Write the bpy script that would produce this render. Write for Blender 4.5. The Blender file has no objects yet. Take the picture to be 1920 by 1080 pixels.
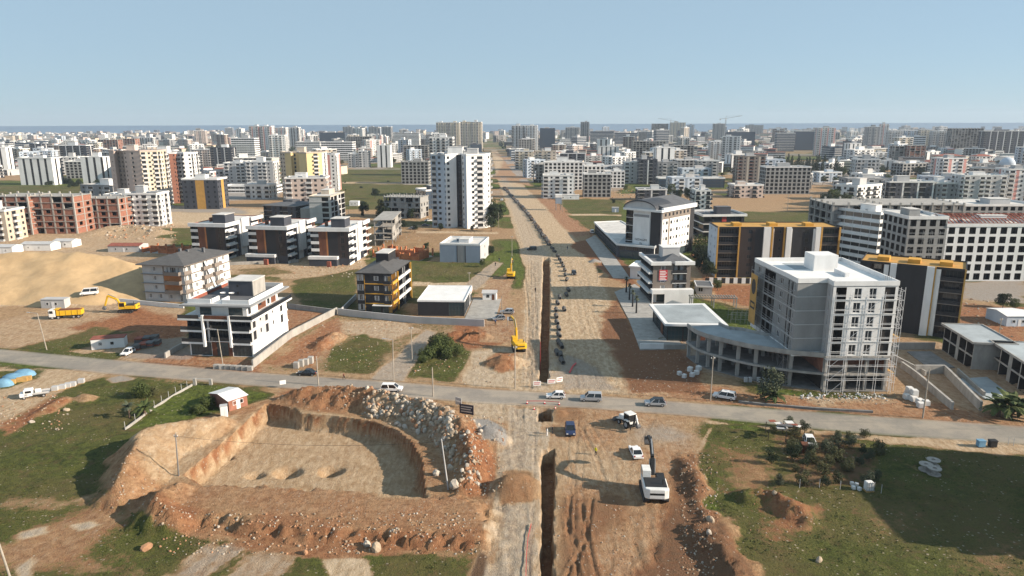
import bpy, bmesh, math, random
import numpy as np
from mathutils import Vector, Matrix, Euler
rnd = random.Random(7)
sc = bpy.context.scene
col = sc.collection
R = math.radians

# ------------------------------------------------------------------ camera
HAZE = 0.000085
CAM_H = 56.0
FPX = 1320.0                                   # focal length in pixels of a 1920 wide frame
cam_d = bpy.data.cameras.new('camera'); cam = bpy.data.objects.new('camera', cam_d); col.objects.link(cam)
cam_d.sensor_width = 36.0; cam_d.lens = FPX / 1920 * 36.0
cam_d.clip_start = 1.0; cam_d.clip_end = 120000.0
PITCH = math.atan((540 - 232) / FPX)
cam.location = (0, 0, CAM_H)
cam.rotation_euler = (Matrix.Rotation(math.pi / 2 - PITCH, 3, 'X') @ Matrix.Rotation(R(-0.2), 3, 'Z')).to_euler()
sc.camera = cam
# ------------------------------------------------------------------ sky, sun, exposure
SUN_EL, SUN_AZ = R(23.5), R(-12)                # azimuth from +X towards -Y (a little behind the camera)
SROT = -(math.pi / 2 - SUN_AZ)
w = bpy.data.worlds.new('World'); sc.world = w; w.use_nodes = True
nt = w.node_tree; bg = nt.nodes['Background']
sky = nt.nodes.new('ShaderNodeTexSky'); sky.sky_type = 'NISHITA'; sky.sun_disc = False
sky.sun_elevation = SUN_EL; sky.sun_rotation = SROT
sky.altitude = 50; sky.air_density = 0.8; sky.dust_density = 0.3; sky.ozone_density = 4.0
sky_mix = nt.nodes.new('ShaderNodeMix'); sky_mix.data_type = 'RGBA'; sky_mix.inputs[0].default_value = .78    # pale, even maritime air
sky_mix.inputs[7].default_value = (3.05, 4.15, 4.9, 1)
nt.links.new(sky.outputs[0], sky_mix.inputs[6]); nt.links.new(sky_mix.outputs[2], bg.inputs[0]); bg.inputs[1].default_value = 0.077
sun_d = bpy.data.lights.new('sun', 'SUN'); sun_d.energy = 5.0; sun_d.angle = R(0.5); sun_d.color = (1.0, 0.86, 0.70)
sun = bpy.data.objects.new('sun', sun_d); col.objects.link(sun)
SUN_V = Vector((math.cos(SUN_EL) * math.cos(SUN_AZ), math.cos(SUN_EL) * math.sin(SUN_AZ), math.sin(SUN_EL)))
sun.rotation_euler = SUN_V.to_track_quat('Z', 'Y').to_euler(); sun.location = (200, -30, 150)
sc.view_settings.view_transform = 'Standard'; sc.view_settings.look = 'None'
sc.view_settings.exposure = 0.86; sc.view_settings.gamma = 1.0
sc.cycles.max_bounces = 4; sc.cycles.diffuse_bounces = 2; sc.cycles.glossy_bounces = 2
sc.cycles.transparent_max_bounces = 4; sc.cycles.volume_bounces = 0

# ------------------------------------------------------------------ survey: picture point -> point of the place
_RM = cam.rotation_euler.to_matrix()
def G(px, py, z=0.0):
    """world point at height z seen at (px,py) of the 1920x1080 photograph"""
    d = _RM @ Vector(((px - 960) / FPX, (540 - py) / FPX, -1.0))
    t = (z - CAM_H) / d.z
    return Vector((d.x * t, d.y * t, z))
def GX(pts, z=0.0): return [(G(a, b, z).x, G(a, b, z).y) for a, b in pts]
def height_to(base, ytop):
    """height of an upright over world point base whose top is seen at picture row ytop"""
    best = 0; lo, hi = -10.0, 400.0
    inv = _RM.transposed()
    for _ in range(40):
        m = (lo + hi) / 2
        c = inv @ (Vector((base.x, base.y, base.z + m)) - Vector((0, 0, CAM_H)))
        y = 540 - c.y / -c.z * FPX
        if y > ytop: lo = m
        else: hi = m
    return lo
def proj(p):
    c = _RM.transposed() @ (Vector(p) - Vector((0, 0, CAM_H)))
    return 960 + c.x / -c.z * FPX, 540 - c.y / -c.z * FPX

# ------------------------------------------------------------------ materials
M = {}
def mat(name, c, rough=0.85, var=0.12, scale=0.6, streak=0.0, metal=0.0, bump=0.0, c2=None, spec=0.3):
    m = bpy.data.materials.new(name); m.use_nodes = True; M[name] = m
    n = m.node_tree; b = n.nodes['Principled BSDF']
    b.inputs['Roughness'].default_value = rough; b.inputs['Metallic'].default_value = metal
    b.inputs['Specular IOR Level'].default_value = spec
    b.inputs['Base Color'].default_value = (*c, 1)
    if var > 0 or c2:
        tc = n.nodes.new('ShaderNodeTexCoord'); g = n.nodes.new('ShaderNodeNewGeometry')
        no = n.nodes.new('ShaderNodeTexNoise'); no.inputs['Scale'].default_value = scale; no.inputs['Detail'].default_value = 5
        no.inputs['Roughness'].default_value = 0.65
        if streak > 0:
            mp = n.nodes.new('ShaderNodeMapping'); mp.inputs['Scale'].default_value = (1, 1, streak)
            n.links.new(g.outputs['Position'], mp.inputs[0]); n.links.new(mp.outputs[0], no.inputs['Vector'])
        else:
            n.links.new(g.outputs['Position'], no.inputs['Vector'])
        mr = n.nodes.new('ShaderNodeMapRange'); mr.inputs[1].default_value = 0.3; mr.inputs[2].default_value = 0.7
        n.links.new(no.outputs['Fac'], mr.inputs[0])
        mx = n.nodes.new('ShaderNodeMix'); mx.data_type = 'RGBA'
        n.links.new(mr.outputs[0], mx.inputs[0])
        d = c2 if c2 else tuple(v * (1 - 2 * var) for v in c)
        l = c if c2 else tuple(min(0.9, v * (1 + var * 0.7)) for v in c)
        mx.inputs[6].default_value = (*d, 1); mx.inputs[7].default_value = (*l, 1)
        n.links.new(mx.outputs[2], b.inputs['Base Color'])
        if bump > 0:
            bp = n.nodes.new('ShaderNodeBump'); bp.inputs['Strength'].default_value = bump; bp.inputs['Distance'].default_value = 0.1
            n.links.new(no.outputs['Fac'], bp.inputs['Height']); n.links.new(bp.outputs[0], b.inputs['Normal'])
    return m
mat('white', (.74, .74, .73), .7, .07, .35, .3)
mat('white_wall', (.68, .67, .65), .8, .08, .25, .3)
mat('cream', (.62, .54, .42), .85, .08, .3, .3)
mat('beige', (.50, .43, .35), .85, .08, .3, .3)
mat('pinkish', (.52, .43, .38), .85, .08, .3, .3)
mat('taupe', (.22, .185, .16), .85, .10, .4, .3)
mat('light_grey', (.46, .46, .46), .8, .08, .3, .3)
mat('mid_grey', (.27, .275, .28), .85, .09, .3, .3)
mat('blue_grey', (.26, .31, .38), .8, .08, .3, .3)
mat('pale_blue', (.48, .55, .63), .8, .07, .3, .3)
mat('slate', (.055, .06, .075), .7, .12, .4, .3)
mat('charcoal', (.026, .026, .03), .6, .12, .5, .3)
mat('black_brown', (.040, .028, .026), .6, .15, .5, .3)
mat('wood', (.16, .062, .034), .7, .18, .8, .3)
mat('orange_panel', (.42, .17, .06), .7, .1, .5)
mat('yellow_panel', (.60, .32, .05), .7, .08, .5)
mat('ochre', (.50, .28, .07), .7, .1, .5)
mat('pale_yellow', (.66, .52, .28), .85, .07, .3, .3)
mat('red_panel', (.42, .05, .04), .7, .1, .5)
mat('pink_panel', (.60, .30, .27), .8, .1, .5)
mat('concrete', (.36, .345, .32), .9, .16, .5, .4, bump=.3)
mat('concrete_dark', (.21, .205, .2), .9, .18, .5, .4, bump=.3)
mat('render_grey', (.30, .30, .295), .9, .12, .3, .4)
mat('brick_wall', (.30, .135, .092), .9, .16, .9)
mat('brick_orange', (.46, .17, .075), .9, .14, .9)
mat('roof_grey', (.12, .125, .135), .8, .14, .4)
mat('roof_tile', (.10, .098, .098), .8, .15, .8)
mat('roof_pale', (.60, .58, .55), .85, .12, .25)
mat('roof_dark', (.045, .05, .06), .6, .14, .5)
mat('roof_red', (.28, .09, .06), .85, .18, .8)
mat('roof_blue', (.36, .40, .42), .75, .18, .12)
mat('glass', (.022, .026, .032), .12, .0, spec=.6)
mat('glass_green', (.05, .075, .08), .15, .0, spec=.6)
mat('glass_blue', (.05, .075, .11), .15, .0, spec=.6)
mat('interior_shade', (.035, .03, .028), .9, .1)  # near-black: the shade of open rooms is put into the colour
mat('frame_white', (.70, .70, .70), .5, .0)
mat('frame_dark', (.05, .05, .055), .5, .0)
mat('curtain', (.42, .42, .42), .9, .0)
mat('metal', (.35, .36, .37), .45, .08, 2, metal=.6)
mat('steel_white', (.62, .63, .64), .5, .08, 2)
mat('rail', (.10, .10, .11), .5, .0)
mat('pole', (.36, .32, .27), .85, .15, 1.5)
mat('rubber', (.018, .018, .018), .9, .15, 4)
mat('machine_yellow', (.72, .42, .02), .45, .1, 1.5)
mat('machine_white', (.72, .72, .70), .45, .08, 1.5)
mat('machine_black', (.025, .026, .028), .6, .15, 2)
mat('machine_grey', (.12, .12, .125), .7, .15, 2)
mat('car_white', (.76, .76, .76), .3, .0, spec=.5)
mat('car_silver', (.42, .43, .45), .3, .0, metal=.3, spec=.5)
mat('car_grey', (.22, .23, .25), .3, .0, metal=.3, spec=.5)
mat('car_navy', (.018, .03, .085), .3, .0, spec=.5)
mat('car_black', (.014, .014, .016), .3, .0, spec=.5)
mat('car_glass', (.012, .014, .017), .08, .0, spec=.7)
mat('lamp_white', (.75, .75, .72), .25, .0, spec=.6)
mat('lamp_red', (.35, .015, .012), .3, .0, spec=.6)
mat('pipe_grey', (.13, .125, .12), .85, .2, 1.5)
mat('tarp_blue', (.16, .32, .46), .7, .15, .6)
mat('timber', (.52, .33, .12), .85, .15, 1.0)
mat('spool_wood', (.36, .33, .30), .85, .15, 2)
mat('stone', (.38, .305, .225), .95, .18, .8, bump=.4)
mat('stone_grey', (.45, .40, .34), .95, .18, .8, bump=.4)
mat('stone_red', (.38, .21, .12), .95, .2, .8, bump=.4)
mat('bark', (.12, .085, .06), .95, .2, 3)
mat('skin', (.45, .28, .2), .7, .0)
mat('hair', (.02, .015, .012), .8, .0)
mat('cloth_dark', (.02, .021, .026), .95, .0)
mat('cloth_white', (.7, .7, .7), .95, .0)
mat('cloth_blue', (.05, .08, .17), .95, .0)
mat('cloth_brown', (.12, .04, .025), .95, .0)
mat('vest_yellow', (.70, .62, .03), .8, .0)
mat('sign_white', (.78, .78, .76), .6, .0)
mat('sign_dark', (.03, .035, .06), .5, .0)
mat('letter_black', (.02, .02, .02), .6, .0)
mat('letter_red', (.5, .04, .05), .6, .0)
mat('tape_red', (.55, .06, .06), .6, .0)
mat('sand', (.48, .335, .185), .95, .13, .22, .35, bump=.6)
mat('gravel_grey', (.30, .29, .28), .95, .2, 2, bump=.4)
def leaf_mat(name, c, c2, trans=.25):
    m = mat(name, c, .75, .0, .45, c2=c2, spec=.2)
    return m
leaf_mat('leaf', (.085, .105, .030), (.040, .058, .018))
leaf_mat('leaf_dark', (.035, .050, .022), (.016, .026, .012))
leaf_mat('leaf_olive', (.105, .105, .045), (.055, .060, .028))
leaf_mat('leaf_grey', (.085, .100, .060), (.045, .055, .035))
leaf_mat('grass_blade', (.085, .095, .024), (.045, .052, .014))

# ------------------------------------------------------------------ object helpers
def link(o, parent=None):
    col.objects.link(o)
    if parent is not None: o.parent = parent
    return o
def empty(name, loc=(0, 0, 0), rz=0.0):
    o = bpy.data.objects.new(name, None); o.location = loc; o.rotation_euler = (0, 0, rz)
    o.empty_display_size = .5
    return link(o)
def tag(o, label=None, cat=None, group=None, kind=None):
    if label: o['label'] = label
    if cat: o['category'] = cat
    if group: o['group'] = group
    if kind: o['kind'] = kind
    return o
def copy_tree(o, parent=None):
    c = o.copy(); link(c)
    if parent is not None: c.parent = parent
    for ch in list(o.children): copy_tree(ch, c)
    return c
class MB:
    """collects faces of several materials into one mesh"""
    def __init__(s): s.v = []; s.f = []; s.m = []; s.names = []; s.cur = 0
    def mat(s, name):
        if name not in s.names: s.names.append(name)
        s.cur = s.names.index(name); return s
    def face(s, pts):
        i = len(s.v); s.v.extend([tuple(p) for p in pts]); s.f.append(tuple(range(i, i + len(pts)))); s.m.append(s.cur); return s
    def box(s, x0, x1, y0, y1, z0, z1, T=None):
        c = [(x0, y0, z0), (x1, y0, z0), (x1, y1, z0), (x0, y1, z0), (x0, y0, z1), (x1, y0, z1), (x1, y1, z1), (x0, y1, z1)]
        if T is not None: c = [tuple(T @ Vector(p)) for p in c]
        i = len(s.v); s.v.extend(c)
        for f in ((0, 3, 2, 1), (4, 5, 6, 7), (0, 1, 5, 4), (1, 2, 6, 5), (2, 3, 7, 6), (3, 0, 4, 7)):
            s.f.append(tuple(i + k for k in f)); s.m.append(s.cur)
        return s
    def prism(s, poly, z0, z1, T=None, cap=True):
        n = len(poly); i = len(s.v)
        c = [(p[0], p[1], z0) for p in poly] + [(p[0], p[1], z1) for p in poly]
        if T is not None: c = [tuple(T @ Vector(p)) for p in c]
        s.v.extend(c)
        for k in range(n):
            s.f.append((i + k, i + (k + 1) % n, i + n + (k + 1) % n, i + n + k)); s.m.append(s.cur)
        if cap:
            s.f.append(tuple(i + n + k for k in range(n))); s.m.append(s.cur)
            s.f.append(tuple(i + k for k in reversed(range(n)))); s.m.append(s.cur)
        return s
    def beam(s, a, b, w, h=None):
        a = Vector(a); b = Vector(b); d = b - a; L = d.length
        if L < 1e-6: return s
        T = Matrix.Translation(a) @ d.to_track_quat('X', 'Z').to_matrix().to_4x4()
        h = h or w
        return s.box(0, L, -w / 2, w / 2, -h / 2, h / 2, T)
    def tube(s, a, b, r0, r1=None, n=8, cap=True):
        a = Vector(a); b = Vector(b); r1 = r0 if r1 is None else r1
        q = (b - a).to_track_quat('Z', 'Y').to_matrix(); i = len(s.v)
        for p, r in ((a, r0), (b, r1)):
            for k in range(n):
                t = 2 * math.pi * k / n; s.v.append(tuple(p + q @ Vector((r * math.cos(t), r * math.sin(t), 0))))
        for k in range(n):
            s.f.append((i + k, i + (k + 1) % n, i + n + (k + 1) % n, i + n + k)); s.m.append(s.cur)
        if cap:
            s.f.append(tuple(i + n + k for k in range(n))); s.m.append(s.cur)
            s.f.append(tuple(i + k for k in reversed(range(n)))); s.m.append(s.cur)
        return s
    def lathe(s, prof, n=16, T=None):
        i = len(s.v)
        for r, z in prof:
            for k in range(n):
                t = 2 * math.pi * k / n; p = Vector((r * math.cos(t), r * math.sin(t), z))
                s.v.append(tuple(T @ p if T is not None else p))
        for j in range(len(prof) - 1):
            for k in range(n):
                s.f.append((i + j * n + k, i + j * n + (k + 1) % n, i + (j + 1) * n + (k + 1) % n, i + (j + 1) * n + k)); s.m.append(s.cur)
        return s
    def mesh(s, name, smooth=False):
        me = bpy.data.meshes.new(name); me.from_pydata(s.v, [], s.f)
        for nme in s.names: me.materials.append(M[nme])
        if len(s.names) > 1: me.polygons.foreach_set('material_index', s.m)
        if smooth: me.polygons.foreach_set('use_smooth', [True] * len(s.f))
        me.update(); return me
    def build(s, name, parent=None, loc=None, smooth=False, bevel=0):
        o = bpy.data.objects.new(name, s.mesh(name, smooth))
        if loc is not None: o.location = loc
        link(o, parent)
        if bevel:
            b = o.modifiers.new('bevel', 'BEVEL'); b.width = bevel; b.segments = 2; b.limit_method = 'ANGLE'
        return o
def mb(material): return MB().mat(material)
def put(mesh, name, parent=None, loc=(0, 0, 0), rz=0.0, rot=None, scale=None):
    o = bpy.data.objects.new(name, mesh); o.location = loc; o.rotation_euler = rot if rot else (0, 0, rz)
    if scale: o.scale = scale if hasattr(scale, '__len__') else (scale,) * 3
    return link(o, parent)
# ================================================================== TERRAIN
def axis(knots):
    out = []
    for a, b, s in knots:
        n = max(1, int(round((b - a) / s))); out.extend(np.linspace(a, b, n, endpoint=False))
    return np.array(out)
def grow(a, lim, s, k):
    o = [a]
    while o[-1] < lim: o.append(o[-1] + s); s *= k
    return o
_xr = grow(70.0, 6500.0, 0.8, 1.032)
_xl = [-v for v in grow(85.0, 6500.0, 0.8, 1.032)][::-1]
XS = np.concatenate([np.array(_xl[:-1]), axis([(-85, 2, .5), (2, 16, .24), (16, 70, .5)]), np.array(_xr)])
YS = np.concatenate([axis([(-60, 40, 20), (40, 72, 3)]), axis([(72, 158, .45), (158, 185, .7)]), np.array(grow(185.0, 5200.0, .8, 1.0145))])
NX, NY = len(XS), len(YS)
PX, PY = np.meshgrid(XS, YS); PX = PX.ravel(); PY = PY.ravel()

def _hash(ix, iy, seed):
    h = (ix.astype(np.int64) * 374761393 + iy.astype(np.int64) * 668265263 + seed * 974711) & 0xffffffff
    h = ((h ^ (h >> 13)) * 1274126177) & 0xffffffff
    return ((h ^ (h >> 16)) & 0xffff) / 65535.0
def vnoise(x, y, seed=0):
    ix = np.floor(x); iy = np.floor(y); fx = x - ix; fy = y - iy
    fx = fx * fx * (3 - 2 * fx); fy = fy * fy * (3 - 2 * fy)
    a = _hash(ix, iy, seed); b = _hash(ix + 1, iy, seed); c = _hash(ix, iy + 1, seed); d = _hash(ix + 1, iy + 1, seed)
    return (a * (1 - fx) + b * fx) * (1 - fy) + (c * (1 - fx) + d * fx) * fy
def fbm(x, y, scale, oct=4, seed=0):
    r = 0; a = .5; s = 1.0 / scale; t = 0
    for k in range(oct):
        r = r + a * vnoise(x * s, y * s, seed + k * 17); t += a; a *= .5; s *= 2.03
    return r / t
def sstep(a, b, x):
    t = np.clip((x - a) / (b - a), 0, 1); return t * t * (3 - 2 * t)
def poly_sd(poly, x, y, pad=12.0):
    """signed distance, positive inside; far outside = -pad"""
    p = np.array(poly, float); out = np.full(x.shape, -pad)
    sel = np.where((x > p[:, 0].min() - pad) & (x < p[:, 0].max() + pad) & (y > p[:, 1].min() - pad) & (y < p[:, 1].max() + pad))[0]
    if len(sel) == 0: return out
    xs, ys = x[sel], y[sel]; d = np.full(xs.shape, 1e9); ins = np.zeros(xs.shape, bool)
    n = len(p)
    for i in range(n):
        x0, y0 = p[i]; x1, y1 = p[(i + 1) % n]; ex, ey = x1 - x0, y1 - y0
        t = np.clip(((xs - x0) * ex + (ys - y0) * ey) / (ex * ex + ey * ey + 1e-12), 0, 1)
        d = np.minimum(d, np.hypot(xs - x0 - t * ex, ys - y0 - t * ey))
        c = ((y0 > ys) != (y1 > ys)) & (xs < (x1 - x0) * (ys - y0) / (y1 - y0 + 1e-12) + x0)
        ins ^= c
    out[sel] = np.where(ins, d, -d); return out
def ridge(pts, slope, x, y):
    """height of a heap with a crest polyline pts=[(x,y,h)]; sides fall at slope"""
    z = np.full(x.shape, -50.0)
    for i in range(max(1, len(pts) - 1)):
        x0, y0, h0 = pts[i]; x1, y1, h1 = pts[min(i + 1, len(pts) - 1)]
        ex, ey = x1 - x0, y1 - y0
        t = np.clip(((x - x0) * ex + (y - y0) * ey) / (ex * ex + ey * ey + 1e-9), 0, 1)
        z = np.maximum(z, h0 + (h1 - h0) * t - slope * np.hypot(x - x0 - t * ex, y - y0 - t * ey))
    return z
def crest(l): return [(G(a, b, h).x, G(a, b, h).y, h) for a, b, h in l]

ROAD_UP = [(-260, 628), (0, 654), (200, 673), (480, 698), (720, 714), (900, 728), (1100, 740), (1300, 755), (1600, 777), (1920, 799), (2250, 822)]
ROAD_LO = [(2250, 860), (1920, 834), (1600, 812), (1300, 781), (1100, 766), (900, 756), (720, 743), (480, 724), (200, 701), (0, 679), (-260, 650)]
PIT = [(500, 757), (530, 762), (555, 768), (562, 776), (640, 783), (700, 791), (745, 808), (775, 832), (791, 865), (798, 931), (720, 924), (640, 916), (560, 908), (480, 905), (395, 905), (345, 891), (420, 830)]
BENCH = [(330, 930), (400, 905), (480, 905), (640, 915), (797, 931), (860, 925), (915, 950), (906, 1012), (700, 1000), (480, 984), (330, 962)]
TRENCH1 = [(1012, 1110), (1016, 960), (1016, 905), (1013, 862), (1018, 845), (1040, 843), (1040, 905), (1037, 960), (1036, 1110)]
TRENCH2 = [(1011, 716), (1012, 660), (1016, 570), (1018, 510), (1018, 484), (1030, 484), (1031, 520), (1031, 570), (1029, 660), (1028, 716)]
TRENCH3 = [(1008, 790), (1010, 768), (1032, 768), (1034, 790)]
MOUND = crest([(-330, 486, 12), (-160, 478, 13), (0, 474, 13), (70, 470, 13.4), (140, 471, 13.2), (195, 478, 12), (235, 488, 10.5)])

BZ = 1.2
PITW = GX(PIT[:9]) + GX(PIT[9:15], BZ) + GX(PIT[15:]); BENCHW = GX(BENCH, BZ)
pit_sd = poly_sd(PITW, PX, PY); bench_sd = poly_sd(BENCHW, PX, PY)
tr_sd = np.maximum(np.maximum(poly_sd(GX(TRENCH1), PX, PY), poly_sd(GX(TRENCH2), PX, PY)), poly_sd(GX(TRENCH3), PX, PY))
road_poly = GX(ROAD_UP + ROAD_LO); road_sd = poly_sd(road_poly, PX, PY)
n_big = fbm(PX, PY, 14, 4, 3); n_mid = fbm(PX, PY, 4, 4, 11); n_fine = fbm(PX, PY, 1.1, 3, 23)
near = (PY < 420) & (np.abs(PX) < 320)
heaps = {}
def heap(key, l, slope, rough):
    c = crest(l); c = c + [c[-1]] if len(c) == 1 else c
    wob = (n_mid - .5) * rough * 2.2 + (n_big - .5) * rough * 1.6
    h = np.full(PX.shape, -9.0)
    s = near
    h[s] = ridge(c, slope, PX[s] + (n_big[s] - .5) * rough * 3, PY[s] + (n_mid[s] - .5) * rough * 3) + wob[s]
    heaps[key] = h
heap('spoil', [(428, 783, 1.8), (360, 790, 3.2), (300, 798, 4.2), (268, 812, 4.6), (245, 850, 4.4), (232, 885, 3.6), (225, 905, 2.6)], .72, .7)
heap('spoil2', [(345, 905, 2.4), (305, 922, 3.2), (292, 940, 3.2), (325, 955, 2.6)], .75, .7)
heap('rock', [(532, 735, 2.2), (580, 724, 3.0), (640, 723, 3.0), (700, 732, 3.2), (760, 744, 3.6), (820, 757, 3.9), (858, 778, 3.8), (876, 810, 3.3), (884, 850, 2.8), (876, 890, 1.8)], .66, .7)
heap('gravel', [(912, 796, 3.0), (928, 803, 2.6)], .78, .15)
heap('brown', [(953, 890, 2.7), (978, 886, 2.8), (1000, 905, 1.2)], .74, .35)
heap('brown2', [(925, 672, 1.6), (945, 664, 2.6), (968, 668, 1.8)], .55, .3)
heap('red', [(850, 622, 1.6), (880, 616, 2.0), (905, 622, 1.5)], .5, .5)
heap('pyramid', [(1116, 484, 1.7)], .55, .1)
heap('berm', [(1280, 850, .6), (1300, 905, 1.1), (1318, 960, 1.2), (1346, 1020, 1.2), (1385, 1090, 1.2)], .34, 1.0)
heap('knoll', [(1405, 920, 1.4), (1440, 918, 1.3), (1490, 940, 1.7), (1512, 965, 1.1)], .5, .5)
heap('tan1', [(600, 640, 1.6), (628, 622, 1.8)], .5, .5)
heap('tan2', [(150, 738, 1.0), (165, 740, 1.1)], .5, .3)
heap('redbank', [(60, 775, .9), (90, 758, 1.2), (118, 742, 1.2)], .5, .4)
heap('far_a', [(330, 383, 4), (375, 379, 5.5), (410, 384, 4)], .5, .8)
heap('far_b', [(195, 425, 3.5), (240, 418, 4.5), (300, 428, 3)], .4, 1.0)
heap('hole_rim', [(1045, 768, .7)], .3, .2)
heap('red_a', [(1160, 365, 3), (1180, 362, 3)], .4, .6)
mound = np.full(PX.shape, -9.0); mound[near] = ridge(MOUND, .50, PX[near] + (n_big[near] - .5) * 7, PY[near] + (n_big[near] - .5) * 5) + (n_big[near] - .5) * 2.4 + (n_mid[near] - .5) * .7
# erosion ribs running down the mound
mound[near] += (np.abs(vnoise(PX[near] * .33 + PY[near] * .10, PY[near] * .02, 5) - .5) - .25) * 1.6 * sstep(0, 4, mound[near])

Z = (n_mid - .5) * .18 + (n_big - .5) * .30 + (n_fine - .5) * .10
Z[~near] = 0
soft = sstep(-3.0, .5, road_sd)                       # flat under the asphalt
out_pit = .12 + .88 * sstep(.3, 3.2, -pit_sd); out_pit[pit_sd > .3] = 0
n_clod = fbm(PX, PY, .85, 2, 61); clod = np.clip(np.abs(n_clod - .5) * 3.2, 0, 1)
bz = BZ * sstep(-1.3, 1.0, bench_sd + (n_mid - .5) * 2.4 + (clod - .35) * .9 + (n_fine - .5) * 2.0 + (n_big - .5) * 3)
Z = Z * (1 - soft)
rutmask = np.zeros(PX.shape)
def ruts(pts, width, depth):
    p = GX(pts); d = np.full(PX.shape, 99.0); s = near
    for i in range(len(p) - 1):
        x0, y0 = p[i]; x1, y1 = p[i + 1]; ex, ey = x1 - x0, y1 - y0
        t = np.clip(((PX[s] - x0) * ex + (PY[s] - y0) * ey) / (ex * ex + ey * ey), 0, 1)
        d[s] = np.minimum(d[s], np.hypot(PX[s] - x0 - t * ex, PY[s] - y0 - t * ey))
    k = 1 - sstep(width * .5, width, d + (n_fine - .5) * .5)
    global Z; Z = Z - depth * k + depth * .7 * (1 - sstep(0, width * .6, np.abs(d - width * 1.25)))
    np.maximum(rutmask, k, out=rutmask)
for a in ([(1215, 935), (1222, 1000), (1240, 1090)], [(1240, 935), (1238, 1000), (1218, 1090)], [(1180, 960), (1195, 1030), (1215, 1090)],
          [(1070, 930), (1065, 1000), (1090, 1090)], [(1090, 945), (1105, 1020), (1120, 1090)], [(1110, 935), (1100, 1010), (1060, 1085)], [(1060, 965), (1085, 1040), (1078, 1090)]):
    ruts(a, .42, .13)
for a in ([(942, 760), (930, 850), (945, 960), (925, 1085)], [(972, 760), (968, 850), (985, 960), (990, 1085)], [(985, 520), (992, 600), (990, 700)], [(1002, 520), (1005, 600), (1003, 700)],
          [(1085, 520), (1100, 600), (1130, 720)], [(1100, 520), (1120, 600), (1155, 720)], [(1090, 800), (1120, 860), (1140, 920)], [(1110, 800), (1145, 860), (1165, 920)],
          [(897, 830), (925, 900), (915, 960)], [(910, 830), (938, 900), (940, 960)], [(0, 925), (120, 940), (200, 915)], [(370, 1085), (420, 1010)], [(395, 1085), (440, 1010)]):
    ruts(a, .45, .07)
ROUGH = {'rock': .55, 'spoil': .30, 'spoil2': .5, 'berm': .6, 'knoll': .5, 'red': .6, 'tan1': .7, 'gravel': .08, 'pyramid': .03, 'brown': .15, 'brown2': .15}
_rr = random.Random(40)
for lane in ([(905, 1005, 1090), (925, 1005, 960), (945, 1008, 860), (948, 1010, 762)], [(1050, 1190, 1090), (1045, 1215, 930), (1045, 1200, 850), (1045, 1240, 785)], [(985, 1008, 728), (988, 1008, 600), (988, 1012, 490)], [(1065, 1190, 728), (1060, 1120, 600), (1050, 1095, 490)], [(960, 1012, 470), (945, 985, 400), (930, 955, 335)]):
    for _ in range(7):
        t = _rr.random()
        for off in (0, .04 + .1 * (lane[0][1] - lane[0][0] < 60)):
            ruts([(a + (b - a) * min(1, max(0, t + off + _rr.uniform(-.06, .06))), y) for a, b, y in lane], _rr.uniform(.16, .32), .045)
for k, h in heaps.items():
    Z = np.maximum(Z, np.where(h > -.2, (h + ((n_fine - .5) * .35 + (clod - .35) * ROUGH.get(k, .25)) * np.clip(h, 0, 1)) * (out_pit if k in ('rock', 'spoil', 'spoil2') else 1) * (1 - soft), -9))
Z = np.maximum(Z, np.where(bench_sd > -3, bz + (n_fine - .5) * .12 - .2 * (bz < .1), -9))
Z = np.maximum(Z, mound * (1 - soft))
Z[(mound < 0) & (Z < -5)] = 0
# the pit: steep cut sides with a slightly leaning face, holes dug in its floor
pw = sstep(-.1, .65, pit_sd + (n_mid - .5) * .7 + (n_fine - .5) * .3)
floor_z = -3.3 + (n_big - .5) * .35 + (n_mid - .5) * .12
for (a, b, r, dpt) in ((622, 884, 2.0, 1.9), (540, 886, 2.3, 1.6), (478, 892, 1.4, 1.0), (428, 860, .9, 1.0)):
    c = G(a, b, -3.3); floor_z = floor_z - dpt * (1 - sstep(r * .45, r, np.hypot((PX - c.x) * .8, PY - c.y) + (n_mid - .5) * 1.2))
Z = Z * (1 - pw) + floor_z * pw
tw = sstep(-.12, .22, tr_sd + (n_fine - .5) * .35 + (n_mid - .5) * .4)
Z = Z * (1 - tw) + (-3.0 + (n_fine - .5) * .4) * tw
Z[PY > 4700] -= sstep(4700, 5100, PY[PY > 4700]) * 6

# ---- what covers the ground: grass, red earth, pale fill | asphalt, gravel, dark earth
A = np.zeros((len(PX), 3)); B = np.zeros((len(PX), 3))
farmix = fbm(PX, PY, 60, 4, 41)
A[:, 0] = .25 + .9 * (farmix > .52) * sstep(.50, .60, farmix); A[:, 1] = .35 * fbm(PX, PY, 35, 3, 51); A[:, 2] = .35 - .25 * sstep(450, 700, PY); B[:, 1] = sstep(450, 700, PY) * (.2 + .5 * (fbm(PX, PY, 45, 3, 77) > .5)); B[:, 2] = .25 * sstep(600, 1200, PY); A[:, 0] += .25 * sstep(600, 1200, PY)  # far ground greyer, greener and darkened for streets, trees and their shadows
def patch(pts, f=1.5, z=0.0, g=None, r=None, p=None, v=None, d=None, wob=1.0, world=False):
    poly = pts if world else GX(pts, z)
    s = poly_sd(poly, PX, PY, pad=f * 2 + 4)
    t = sstep(-f, f, s + (n_mid - .5) * 3 * wob + (n_big - .5) * 4 * wob)
    for arr, ch, val in ((A, 0, g), (A, 1, r), (A, 2, p), (B, 1, v), (B, 2, d)):
        if val is not None: arr[:, ch] += (val - arr[:, ch]) * t
P = patch
P([(-300, 700), (0, 690), (480, 724), (520, 740), (430, 800), (200, 900), (300, 990), (900, 1040), (900, 1100), (-400, 1100)], 2, g=.85, r=.25, p=.1, v=0, d=0)
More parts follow.
